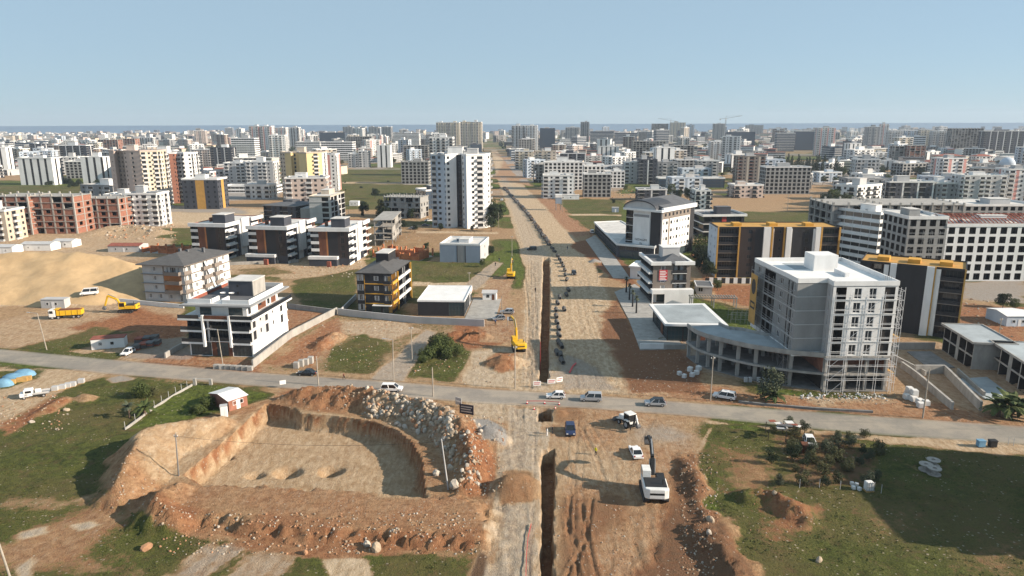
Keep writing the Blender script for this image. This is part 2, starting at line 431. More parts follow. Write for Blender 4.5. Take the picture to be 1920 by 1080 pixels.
P([(0, 1015), (60, 975), (150, 950), (250, 930), (230, 985), (200, 1030), (260, 1080), (0, 1090), (-80, 1060)], 3, g=.35, r=.5, p=.35)
P([(0, 925), (120, 935), (240, 900), (200, 930), (100, 960), (0, 950)], 1.5, g=.45, r=.3, p=.4)
P([(130, 985), (165, 978), (185, 985), (150, 995)], .5, g=0, r=0, p=1.3, v=.5, wob=.25)
P([(35, 1000), (85, 985), (90, 1000), (40, 1010)], .6, g=0, r=0, p=1.2, v=.5, wob=.4)
P([(20, 1060), (70, 1040), (65, 1085), (25, 1085)], .6, g=0, r=.1, p=1.1, v=.5, wob=.4)
P([(-300, 668), (0, 688), (110, 690), (215, 697), (150, 722), (60, 765), (0, 800), (-300, 900)], 1.5, g=.04, r=.2, p=.75)
P([(-60, 700), (40, 690), (95, 692), (60, 715), (0, 735)], 1.5, g=.8, r=.1)
P([(20, 790), (85, 750), (125, 735), (120, 755), (70, 785), (20, 815)], 1, g=.1, r=.95, p=.1)
P([(190, 712), (225, 700), (245, 712), (210, 720)], .8, g=.1, p=.7, v=.7)
P([(235, 805), (330, 735), (365, 718), (525, 738), (500, 755), (430, 785), (300, 803)], .8, g=1.1, r=0, wob=.2)
P([(310, 1085), (420, 1008), (465, 1015), (360, 1090)], 1, g=.1, r=.15, p=.55, v=.5)
P([(440, 1085), (520, 1020), (560, 1030), (500, 1090)], 1, g=.1, r=.2, p=.5, v=.4)
P([(605, 1052), (640, 1040), (690, 1050), (705, 1085), (620, 1085)], .6, g=0, r=.15, p=1.1, v=.2, wob=.3)
# around the pit
P([(200, 925), (212, 870), (265, 800), (430, 772), (500, 748), (520, 722), (640, 716), (770, 736), (880, 765), (945, 860), (940, 930), (908, 1030), (600, 1042), (300, 995), (250, 948)], 1.2, g=0, r=.42, p=.30, v=0, d=0)
P([(345, 930), (480, 908), (800, 935), (905, 950), (900, 1000), (500, 975), (350, 948)], 1.5, r=.50, p=.35)
P([(300, 965), (480, 985), (700, 1000), (906, 1012), (900, 1040), (600, 1040), (300, 995)], 1, r=.65, p=.05, d=.25)
P([(250, 815), (300, 800), (430, 785), (340, 890), (300, 905), (260, 870)], 1.5, r=.2, p=.6)
P(PITW, 1.0, world=True, r=.16, p=.62, v=.12)
P([(830, 800), (890, 800), (935, 870), (930, 925), (880, 930), (850, 860)], 1.2, r=.80, p=.15)
P([(700, 770), (800, 760), (870, 810), (850, 880), (800, 850)], 2, r=.25, p=.4, v=.35)
P([(525, 735), (560, 718), (700, 726), (720, 760), (640, 770), (540, 760)], 1.2, r=.6, p=.15, d=.25)
# foreground boulevard
P([(870, 1100), (925, 1000), (935, 940), (945, 870), (890, 800), (900, 756), (1290, 778), (1310, 830), (1300, 880), (1330, 950), (1420, 1100)], 1.5, g=0, r=.45, p=.45, v=.08, d=.10)
P([(895, 1100), (935, 990), (940, 860), (945, 760), (1030, 765), (1015, 850), (1014, 960), (1008, 1100)], 1, r=.10, p=.95, v=.45)
P([(875, 1100), (900, 1030), (915, 1045), (895, 1100)], .5, g=0, r=0, p=.0, v=.6, d=.9, wob=.3)
P([(930, 920), (950, 885), (990, 885), (1018, 925), (1000, 940), (940, 945)], .8, r=.42, p=.05, v=0, d=.38, wob=.3)
P([(885, 785), (915, 785), (948, 805), (948, 838), (905, 835)], .6, r=0, p=.5, v=1.1, wob=.25)
P([(870, 745), (950, 750), (940, 790), (890, 785)], 1.5, r=.2, p=.9, v=.35)
P([(1040, 925), (1165, 925), (1180, 975), (1120, 1010), (1140, 1100), (1045, 1100)], 1.5, r=.55, p=.15, d=.40)
P([(1195, 1100), (1250, 930), (1270, 860), (1310, 850), (1335, 950), (1430, 1100)], 1.5, r=.70, p=.10, d=.55)
P([(1175, 795), (1260, 790), (1310, 815), (1290, 838), (1190, 832)], 3, r=.1, p=.5, v=.55)
P([(1010, 765), (1080, 765), (1085, 785), (1030, 792)], .8, r=.5, p=.2, d=.35)
P([(1050, 830), (1180, 860), (1200, 900), (1060, 905)], 2, r=.25, p=.65, v=.2)
# right field
P([(1318, 798), (1440, 808), (1920, 845), (2300, 870), (2300, 1100), (1440, 1100), (1345, 950), (1310, 880)], 1.5, g=.80, r=.3, p=.1, v=0, d=.1)
P([(1340, 830), (1420, 850), (1460, 900), (1440, 930), (1360, 920)], 2, g=.48, r=.5, p=.15)
P([(1430, 940), (1530, 950), (1540, 1000), (1450, 1010)], 2, g=.35, r=.7, p=.05, d=.2)
P([(1600, 965), (1700, 950), (1740, 1000), (1640, 1010)], 3, g=.55, r=.4)
P([(1780, 1020), (1920, 1010), (1920, 1090), (1800, 1090)], 3, g=.5, r=.4)
P([(1300, 782), (1600, 813), (1920, 836), (2300, 862), (2300, 880), (1920, 852), (1600, 826), (1440, 806), (1330, 796)], .8, g=.12, r=.15, p=.75)
P([(1305, 850), (1322, 815), (1330, 800), (1336, 802), (1318, 840)], .4, g=0, r=.1, p=.9, v=.3, wob=.3)
P([(1450, 815), (1560, 812), (1650, 850), (1645, 915), (1500, 912)], 1.5, g=.45, r=.5, p=0, d=.55)  # bare soil under the orchard, darkened to carry the shade there
# verges of the cross road
P([(1180, 700), (1300, 715), (1460, 745), (1680, 745), (1760, 750), (1930, 790), (1930, 800), (1600, 777), (1300, 756), (1190, 745)], 1.2, g=.08, r=.6, p=.40, v=0)
P([(1480, 735), (1680, 735), (1700, 750), (1540, 760)], 1, r=.2, p=.7, v=.3)
P([(1660, 640), (1760, 640), (1930, 700), (1930, 790), (1700, 745)], 1.5, g=.1, r=.3, p=.5, v=.3)
P([(-300, 590), (0, 600), (170, 560), (260, 555), (345, 580), (350, 670), (480, 695), (300, 682), (0, 655), (-300, 625)], 1.5, g=.08, r=.35, p=.62, v=0)
P([(150, 615), (260, 575), (350, 600), (350, 640), (230, 640)], 2, g=.08, r=.9, p=.2)
P([(20, 655), (110, 635), (180, 615), (250, 622), (160, 655), (100, 664)], 1.5, g=.72, r=.4, p=.1)
P([(80, 655), (230, 664), (225, 674), (60, 660)], .8, g=.9)
P([(240, 645), (350, 630), (355, 672), (230, 672)], 1.2, g=.05, r=.1, p=.3, v=.55, d=.2)
P([(300, 665), (480, 680), (475, 697), (270, 680)], 1, g=.05, r=.75, p=.4)
P([(-300, 420), (0, 440), (380, 420), (300, 470), (260, 490), (0, 480), (-300, 470)], 3, g=.12, r=.3, p=.65)
P([(540, 600), (640, 575), (680, 590), (870, 600), (880, 640), (860, 715), (520, 690)], 2, g=.5, r=.4, p=.5)
P([(500, 680), (560, 640), (630, 600), (640, 620), (590, 690)], 1, g=.12, r=.75, p=.35)
P([(640, 600), (760, 602), (790, 620), (720, 640), (650, 625)], 1.5, g=.15, r=.35, p=.75, v=.3)
P([(610, 695), (690, 702), (740, 650), (680, 625), (630, 650)], 1.5, g=.85, r=.2, p=.2)
P([(765, 705), (850, 715), (880, 670), (860, 640), (800, 640)], 1.5, g=.95, r=.1, p=.1)
P([(690, 713), (765, 645), (798, 618), (818, 622), (755, 714)], .7, g=.0, r=.1, p=.65, v=.55, wob=.4)
P([(860, 715), (895, 660), (985, 650), (985, 728), (900, 726)], 1.5, g=.02, r=.15, p=1.0, v=.35)
P([(900, 685), (935, 660), (980, 665), (985, 690), (940, 700)], .8, g=0, r=.65, p=.25, v=0, d=.15, wob=.4)
P([(835, 635), (860, 610), (950, 612), (955, 640), (880, 655)], 1.5, g=.1, r=.95, p=.15)
P([(1270, 640), (1330, 610), (1430, 640), (1540, 650), (1670, 650), (1680, 735), (1545, 738), (1410, 718), (1300, 690)], 1, g=.0, r=.15, p=.35, v=.5, d=.1, wob=.3)
# blocks between the buildings
P([(360, 480), (690, 478), (690, 515), (540, 525), (420, 510)], 2, g=.1, r=.3, p=.7)
P([(545, 525), (670, 505), (670, 580), (560, 585)], 1.5, g=.78, r=.35, p=.2)
P([(440, 575), (560, 575), (630, 585), (540, 640)], 1, g=.1, r=.7, p=.4)
P([(770, 490), (930, 488), (905, 525), (775, 530)], 1.5, g=.9, r=.15)
P([(775, 528), (960, 532), (955, 540), (775, 536)], .5, g=.1, r=.1, p=.9, wob=.3)
P([(770, 540), (900, 545), (880, 560), (770, 570)], 1, g=.85, r=.4)
P([(895, 545), (955, 500), (960, 520), (945, 560), (950, 640), (905, 640)], 1, g=.25, r=.5, p=.5)
P([(865, 540), (925, 490), (945, 492), (895, 545)], .6, g=.1, r=.1, p=.6, v=.5, wob=.3)
P([(640, 318), (800, 318), (800, 395), (640, 392)], 6, g=.9, r=.2, p=.1)
P([(640, 340), (800, 343), (800, 347), (640, 344)], 1.5, g=.3, p=.7)
P([(655, 425), (930, 428), (930, 470), (800, 475), (655, 470)], 3, g=.4, r=.35, p=.4)
P([(780, 433), (935, 435), (935, 439), (780, 437)], .6, g=.1, p=.9, wob=.3)
P([(1030, 374), (1170, 374), (1170, 440), (1085, 440), (1055, 400)], 3, g=.95, r=.2, p=.1)
P([(1020, 400), (1165, 402), (1165, 405), (1020, 403)], .6, g=.1, r=.1, p=.95, wob=.2)
P([(1000, 370), (1040, 372), (1065, 400), (1110, 440), (1075, 445), (1030, 410)], 2, g=.1, r=.75, p=.45)
P([(1300, 400), (1540, 395), (1540, 425), (1310, 420)], 4, g=.75, r=.3, p=.3)
P([(1330, 535), (1432, 535), (1430, 580), (1340, 562)], 1, g=.05, r=.9, p=.2)
P([(1300, 480), (1335, 450), (1330, 535)], 1, g=.1, r=.8, p=.3)
P([(1370, 588), (1432, 588), (1432, 612), (1365, 608)], .8, g=1.2, r=0, p=0, wob=.3)
P([(1785, 530), (1925, 520), (1930, 570), (1800, 560)], 2, g=.1, r=.1, p=.4, v=.7)
P([(1785, 570), (1930, 575), (1930, 650), (1880, 640), (1790, 605)], 2, g=.2, r=.75, p=.3)
P([(-50, 347), (205, 350), (205, 368), (-50, 366)], 4, g=.92, p=0, r=.1)
P([(300, 385), (420, 388), (530, 395), (480, 412), (300, 425)], 4, g=.1, r=.2, p=.9)
P([(0, 270), (100, 272), (100, 300), (0, 300)], 20, g=.5, r=.3, p=.6)
P([(415, 350), (525, 352), (525, 374), (415, 376)], 2, g=.1, r=0, p=.3, v=.8)
P([(300, 386), (450, 389), (470, 402), (300, 397)], 2, g=.15, r=0, p=.4, v=.7)
P([(300, 428), (380, 426), (372, 452), (290, 446)], 2.5, g=.8, r=.2)
P([(430, 505), (520, 500), (560, 512), (470, 520)], 1.5, g=.55, r=.3, p=.4)
# the long boulevard to the sea
BLVD = [(955, 735), (985, 620), (983, 500), (968, 440), (950, 385), (932, 335), (925, 300), (921, 282), (931, 282), (948, 305), (975, 340), (1010, 375), (1060, 430), (1105, 470), (1125, 520), (1160, 600), (1190, 655), (1260, 740), (1100, 740)]
P(BLVD, 1.2, g=0, r=.25, p=.82, v=.05, d=0, wob=.5)
P([(985, 735), (990, 600), (990, 500), (955, 390), (935, 330), (950, 330), (1000, 420), (1030, 480), (1035, 600), (1045, 735)], 1, r=.08, p=.85, v=.40, wob=.5)
P([(1045, 735), (1035, 700), (1060, 660), (1110, 680), (1170, 735)], 1.5, r=.1, p=.6, v=.55)
P([(1120, 590), (1160, 560), (1200, 640), (1290, 660), (1320, 740), (1180, 738), (1140, 660)], 1.5, g=.02, r=.75, p=.2, d=.45)
P([(1070, 462), (1110, 442), (1180, 500), (1200, 545), (1140, 520), (1110, 490)], 1.2, g=.02, r=.85, p=.15, d=.40)
P([(925, 335), (945, 300), (925, 285), (965, 300), (1000, 350), (975, 345)], 3, g=.1, r=.6, p=.5)
tr_band = sstep(-2.2, 0, tr_sd) * (1 - tw)
A[:, 1] = A[:, 1] * (1 - .6 * tr_band); A[:, 2] = np.maximum(A[:, 2], .55 * tr_band)
A[:, 1] = np.where(tw > .5, .55, A[:, 1]); A[:, 2] = np.where(tw > .5, .0, A[:, 2]); B[:, 1] = np.where(tw > .5, 0, B[:, 1]); A[:, 0] = np.where(tw > .3, 0, A[:, 0])
wb = sstep(-.4, .3, pit_sd) * (1 - sstep(1.0, 1.6, pit_sd)); up = sstep(-1.7, -.6, Z) * wb
A[:, 1] = A[:, 1] * (1 - up) + .9 * up; A[:, 2] = A[:, 2] * (1 - up) + .02 * up; B[:, 2] = B[:, 2] * (1 - up) + .35 * up
# sand of the big mound; its dark foot
mm = sstep(-.6, .6, mound)
A[:, 0] *= 1 - mm; A[:, 1] = A[:, 1] * (1 - mm) + .14 * mm; A[:, 2] = A[:, 2] * (1 - mm) + .80 * mm; B[:, 1] *= 1 - mm; B[:, 2] *= 1 - mm
for k in ('tan1', 'tan2', 'redbank', 'far_a', 'far_b', 'red', 'red_a', 'berm'):
    t = sstep(-.1, .7, heaps[k]); A[:, 0] *= 1 - t
t = sstep(-.1, .4, heaps['pyramid']); A[:, 0] *= 1 - t; A[:, 1] *= 1 - t; B[:, 1] = np.maximum(B[:, 1], t); B[:, 2] *= 1 - t
B[:, 2] = np.maximum(B[:, 2], rutmask * .34 * (A[:, 0] < .3))
B[:, 0] = np.clip(road_sd / 8 + .5, 0, 1)

# hummocks and tussocks of the meadows
hum = fbm(PX, PY, 2.2, 3, 71); hum2 = fbm(PX, PY, .9, 2, 73)
Z = Z + np.where(near, np.clip(A[:, 0] - .35, 0, .6) * ((hum - .5) * .85 + np.clip(hum2 - .55, 0, 1) * .9), 0) * (1 - soft) * (np.abs(tr_sd) > .5)
# ---- ground material
gm = bpy.data.materials.new('ground'); gm.use_nodes = True; n = gm.node_tree; L = n.links.new; bs = n.nodes['Principled BSDF']
bs.inputs['Roughness'].default_value = .95; bs.inputs['Specular IOR Level'].default_value = .15
def node(t, **kw):
    x = n.nodes.new(t)
    for k, v in kw.items(): setattr(x, k, v)
    return x
geo = node('ShaderNodeNewGeometry')
def noise(scale, detail=5, rough=.6, stretch=None, dist=0):
    x = node('ShaderNodeTexNoise'); x.inputs['Scale'].default_value = scale; x.inputs['Detail'].default_value = detail
    x.inputs['Roughness'].default_value = rough; x.inputs['Distortion'].default_value = dist
    if stretch:
        mp = node('ShaderNodeMapping'); mp.inputs['Scale'].default_value = stretch; mp.inputs['Rotation'].default_value = (0, 0, R(2))
        L(geo.outputs['Position'], mp.inputs[0]); L(mp.outputs[0], x.inputs['Vector'])
    else: L(geo.outputs['Position'], x.inputs['Vector'])
    return x.outputs['Fac']
def math_(op, a, b=None, clamp=False):
    x = node('ShaderNodeMath', operation=op, use_clamp=clamp)
    for i, v in enumerate((a, b)):
        if v is None: continue
        if isinstance(v, (int, float)): x.inputs[i].default_value = v
        else: L(v, x.inputs[i])
    return x.outputs[0]
def ramp(v, a, b):
    x = node('ShaderNodeMapRange'); x.interpolation_type = 'SMOOTHSTEP'; L(v, x.inputs[0]); x.inputs[1].default_value = a; x.inputs[2].default_value = b; return x.outputs[0]
def mix(f, a, b):
    x = node('ShaderNodeMix', data_type='RGBA')
    if isinstance(f, (int, float)): x.inputs[0].default_value = f
    else: L(f, x.inputs[0])
    for i, v in ((6, a), (7, b)):
        if isinstance(v, tuple): x.inputs[i].default_value = (*v, 1)
        else: L(v, x.inputs[i])
    return x.outputs[2]
at1 = node('ShaderNodeAttribute', attribute_name='cover'); at2 = node('ShaderNodeAttribute', attribute_name='layer')
s1 = node('ShaderNodeSeparateColor'); L(at1.outputs['Color'], s1.inputs[0]); s2 = node('ShaderNodeSeparateColor'); L(at2.outputs['Color'], s2.inputs[0])
aG, aR, aP = s1.outputs; aA, aV, aD = s2.outputs
nA = noise(.11, 6, .72); nB = noise(.8, 7, .75); nC = noise(4.5, 4, .7); nS = noise(.8, 6, .7, (1.5, .55, 1), .4); nE = noise(.05, 4, .6)
tan = mix(ramp(nB, .28, .72), (.225, .132, .066), (.450, .305, .175))
redc = mix(ramp(nB, .28, .72), (.165, .062, .030), (.380, .180, .088))
pale = mix(ramp(nS, .3, .7), (.375, .272, .168), (.590, .468, .330))
grav = mix(nC, (.200, .190, .180), (.400, .380, .355))
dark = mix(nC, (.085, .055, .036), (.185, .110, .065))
gr1 = mix(ramp(nB, .38, .62), (.032, .042, .011), (.096, .110, .026))
gr2 = mix(ramp(nC, .36, .64), (.048, .060, .014), (.128, .128, .036))
dry = mix(nC, (.090, .070, .028), (.165, .125, .056))
grass = mix(ramp(nA, .35, .62), gr1, gr2); grass = mix(math_('MULTIPLY', ramp(nE, .42, .62), .55), grass, dry); grass = mix(math_('MULTIPLY', ramp(noise(.33, 6, .75), .50, .68), .6), grass, (.135, .085, .045))
c = mix(ramp(math_('ADD', aR, math_('MULTIPLY', math_('SUBTRACT', nA, .5), .9)), .12, .85), tan, redc)
c = mix(ramp(math_('ADD', aP, math_('MULTIPLY', math_('SUBTRACT', nS, .5), .8)), .22, 1.05), c, pale)
c = mix(ramp(math_('ADD', aV, math_('MULTIPLY', math_('SUBTRACT', nB, .5), .7)), .12, .95), c, grav)
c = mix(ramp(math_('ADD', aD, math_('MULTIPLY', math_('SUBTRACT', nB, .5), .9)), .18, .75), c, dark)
gf = ramp(math_('ADD', aG, math_('MULTIPLY', math_('SUBTRACT', nB, .5), 1.5)), .30, .72)
gf = math_('MULTIPLY', gf, ramp(math_('ADD', aG, math_('MULTIPLY', math_('SUBTRACT', nA, .5), 2.2)), .12, .55))
grass = mix(math_('MULTIPLY', ramp(aG, .97, 1.08), .8), grass, mix(ramp(nB, .35, .65), (.045, .065, .013), (.125, .160, .028)))
c = mix(gf, c, grass)
# scattered pale stones and clods on bare ground
vo = node('ShaderNodeTexVoronoi'); vo.inputs['Scale'].default_value = 1.1; L(geo.outputs['Position'], vo.inputs['Vector'])
st = math_('MULTIPLY', math_('LESS_THAN', vo.outputs['Distance'], .17), math_('GREATER_THAN', nA, .50))
c = mix(math_('MULTIPLY', st, .55), c, (.46, .39, .31))
asph = mix(nS, (.195, .178, .158), (.30, .272, .238)); asph = mix(ramp(nA, .42, .62), asph, (.33, .29, .24))
asph = mix(math_('MULTIPLY', ramp(noise(.25, 6, .7, (.3, 2.2, 1)), .50, .66), .45), asph, (.155, .145, .135))
sdm = math_('ADD', aA, math_('MULTIPLY', math_('SUBTRACT', nB, .5), .10))
dustf = ramp(sdm, .50, .66)
c = mix(math_('MULTIPLY', ramp(sdm, .487, .505), math_('ADD', math_('MULTIPLY', dustf, .5), .45)), c, asph)
L(c, bs.inputs['Base Color'])
bp = node('ShaderNodeBump'); bp.inputs['Strength'].default_value = 1.0; bp.inputs['Distance'].default_value = .7
hh = math_('ADD', math_('MULTIPLY', nB, .6), math_('MULTIPLY', nC, .45)); hh = math_('ADD', hh, math_('MULTIPLY', st, .15))
hh = math_('MULTIPLY', hh, math_('SUBTRACT', 1.0, math_('MULTIPLY', ramp(sdm, .48, .52), .92)))
L(hh, bp.inputs['Height']); L(bp.outputs[0], bs.inputs['Normal'])

# ---- cut the one surface into the pieces of the setting
ii, jj = np.meshgrid(np.arange(NX - 1), np.arange(NY - 1)); v0 = (jj * NX + ii).ravel()
quads = np.stack([v0, v0 + 1, v0 + NX + 1, v0 + NX], 1)
def fmean(a): return a[quads].mean(1)
fid = np.zeros(len(quads), int)
fid[fmean(poly_sd(GX(BLVD), PX, PY)) > 0] = 1
fid[fmean(poly_sd(GX([(900, 1100), (935, 960), (945, 860), (940, 757), (1270, 777), (1300, 850), (1290, 930), (1330, 1100)]), PX, PY)) > 0] = 2
fid[fmean(road_sd) > 0] = 3
fid[fmean(heaps['rock']) > .15] = 4
fid[(fmean(heaps['spoil']) > .2)] = 5
fid[(fmean(heaps['spoil2']) > .2) & (fid != 5)] = 6
for k, q in (('gravel', 7), ('brown', 8), ('brown2', 9), ('red', 10), ('pyramid', 11), ('berm', 12), ('tan1', 15)):
    fid[fmean(heaps[k]) > .12] = q
fid[fmean(mound) > .15] = 13
fid[(fmean(bench_sd) > 0) & (fid == 0)] = 14
fid[fmean(pit_sd) > -.2] = 16
fid[fmean(tr_sd) > -.1] = 17
fid[(fmean(tr_sd) > -.1) & (fmean(PY) > 145)] = 18
NAMES = {0: ('ground', 'structure', None, None), 1: ('unpaved_boulevard', 'structure', None, None), 2: ('dirt_roadway', 'structure', None, None), 3: ('asphalt_road', 'structure', None, None),
         4: ('rubble_heap', None, 'long curved heap of pale boulders and earth behind the excavation', 'heap'), 5: ('spoil_heap', None, 'tall tan spoil heap with dark shaded side left of the pit', 'heap'),
         6: ('spoil_heap', None, 'lower rounded tan spoil heap at the near left corner of the pit', 'heap'), 7: ('gravel_heap', None, 'pale grey gravel heap beside the rubble heap', 'heap'),
         8: ('sand_heap', None, 'dark brown sand heap left of the near trench', 'heap'), 9: ('sand_heap', None, 'brown sand heap beside the yellow excavator at the road junction', 'heap'),
         10: ('soil_heap', None, 'low red soil heap behind the green shrubs left of the boulevard', 'heap'), 11: ('gravel_heap', None, 'small pointed grey gravel heap on red ground right of the boulevard', 'heap'),
         12: ('soil_berm', 'structure', None, None), 13: ('sand_mound', None, 'huge pale sand mound at the left edge behind the dump truck', 'mound'), 14: ('earth_bench', 'structure', None, None),
         15: ('soil_heap', None, 'tan soil and rubble heap beside the long grey boundary wall', 'heap'), 16: ('excavation_pit', 'structure', None, None), 17: ('pipe_trench', 'structure', None, None), 18: ('pipe_trench', 'structure', None, None)}
TERR = {}
col4A = np.concatenate([np.clip(A, 0, 1.5), np.ones((len(PX), 1))], 1).astype(np.float32)
col4B = np.concatenate([np.clip(B, 0, 1.5), np.ones((len(PX), 1))], 1).astype(np.float32)
for q, (nm, kind, lab, cat) in NAMES.items():
    f = quads[fid == q]
    if len(f) == 0: continue
    used = np.unique(f); remap = np.zeros(len(PX), np.int64); remap[used] = np.arange(len(used)); f = remap[f]
    me = bpy.data.meshes.new(nm); me.vertices.add(len(used)); me.vertices.foreach_set('co', np.stack([PX[used], PY[used], Z[used]], 1).ravel())
    me.loops.add(f.size); me.loops.foreach_set('vertex_index', f.ravel()); me.polygons.add(len(f))
    me.polygons.foreach_set('loop_start', np.arange(0, f.size, 4)); me.polygons.foreach_set('loop_total', np.full(len(f), 4))
    me.polygons.foreach_set('use_smooth', np.ones(len(f), bool))
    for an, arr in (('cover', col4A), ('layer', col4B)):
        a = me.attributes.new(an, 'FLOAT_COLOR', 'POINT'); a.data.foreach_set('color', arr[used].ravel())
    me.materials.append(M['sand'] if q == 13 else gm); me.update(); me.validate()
    o = link(bpy.data.objects.new(nm, me)); TERR[q] = o
    tag(o, lab, cat, None, kind)
def zat(x, y):
    i = int(np.clip(np.searchsorted(XS, x) - 1, 0, NX - 2)); j = int(np.clip(np.searchsorted(YS, y) - 1, 0, NY - 2))
    fx = min(1, max(0, (x - XS[i]) / (XS[i + 1] - XS[i]))); fy = min(1, max(0, (y - YS[j]) / (YS[j + 1] - YS[j])))
    q = Z.reshape(NY, NX)
    return float((q[j, i] * (1 - fx) + q[j, i + 1] * fx) * (1 - fy) + (q[j + 1, i] * (1 - fx) + q[j + 1, i + 1] * fx) * fy)
def onground(px, py, dz=0.0):
    g = G(px, py); z = zat(g.x, g.y)
    for _ in range(4):
        g = G(px, py, z); z = zat(g.x, g.y)
    return Vector((g.x, g.y, z + dz))
# ---- sea
sm = mat('sea', (.030, .085, .155), .35, .1, .002, spec=.3)
b = mb('sea'); b.face([(-40000, 4700, -1.5), (40000, 4700, -1.5), (40000, 70000, -1.5), (-40000, 70000, -1.5)])
tag(b.build('sea'), None, None, None, 'structure')
# ================================================================== BUILDING KIT
_wc = {}
def window_mesh(w, h, style):
    k = ('win', round(w, 2), round(h, 2), style)
    if k in _wc: return _wc[k]
    fm = 'frame_dark' if style in ('dark', 'shop') else 'frame_white'
    b = MB(); b.mat('glass_green' if style == 'shop' else 'glass'); b.face([(0, .06, 0), (w, .06, 0), (w, .06, h), (0, .06, h)])
    if style == 'curtain':
        b.mat('curtain'); b.box(w * .06, w * .30, .045, .055, h * .05, h * .95); b.box(w * .70, w * .94, .045, .055, h * .05, h * .95)
    b.mat(fm); t = .07
    b.box(0, w, 0, .05, 0, t).box(0, w, 0, .05, h - t, h).box(0, t, 0, .05, t, h - t).box(w - t, w, 0, .05, t, h - t)
    n = max(1, int(round(w / .9)))
    for i in range(1, n): b.box(w * i / n - t / 2, w * i / n + t / 2, 0, .05, t, h - t)
    if style == 'shop':
        for z in (h * .36, h * .7): b.box(t, w - t, .002, .048, z, z + .05)
    _wc[k] = b.mesh('window'); return _wc[k]
def balcony_mesh(w, dp, rail, slabm, sl=.18, rh=1.0):
    k = ('bal', round(w, 2), round(dp, 2), rail, slabm, sl)
    if k in _wc: return _wc[k]
    b = mb(slabm); b.box(0, w, -dp, 0, -sl, 0)
    if rail == 'glass': b.mat('glass'); t = .05
    elif rail == 'bars': b.mat('rail'); t = .04
    else: b.mat(rail); t = .12
    if rail == 'bars':
        for z in (.12, .55, rh): b.box(0, w, -dp + .03, -dp + .07, z - .02, z + .02).box(.03, .07, -dp + .07, 0, z - .02, z + .02).box(w - .07, w - .03, -dp + .07, 0, z - .02, z + .02)
        n = max(2, int(w / .5))
        for i in range(n + 1): x = .03 + (w - .08) * i / n; b.box(x, x + .03, -dp + .035, -dp + .065, 0, rh)
    else:
        b.box(0, w, -dp, -dp + t, 0.002, rh).box(0, t, -dp + t, 0, 0.002, rh).box(w - t, w, -dp + t, 0, 0.002, rh)
    _wc[k] = b.mesh('balcony'); return _wc[k]
def parse(cols):
    out = []
    for t in cols.split():
        wgt = 1.0
        if '*' in t: t, x = t.split('*'); wgt = float(x)
        m = None
        if ':' in t: t, m = t.split(':')
        out.append((t, m, wgt))
    return out
class Ctx:
    def __init__(s, root, near, wall, style='white', pane='glass', rail='glass', slab='white', bal=1.2):
        s.root = root; s.near = near; s.wall = wall; s.style = style; s.pane = pane; s.rail = rail; s.slab = slab; s.bal = bal
        s.W = MB(); s.P = MB(); s.B = MB()
def tquad(b, T, pts): b.face([T @ Vector(p) for p in pts])
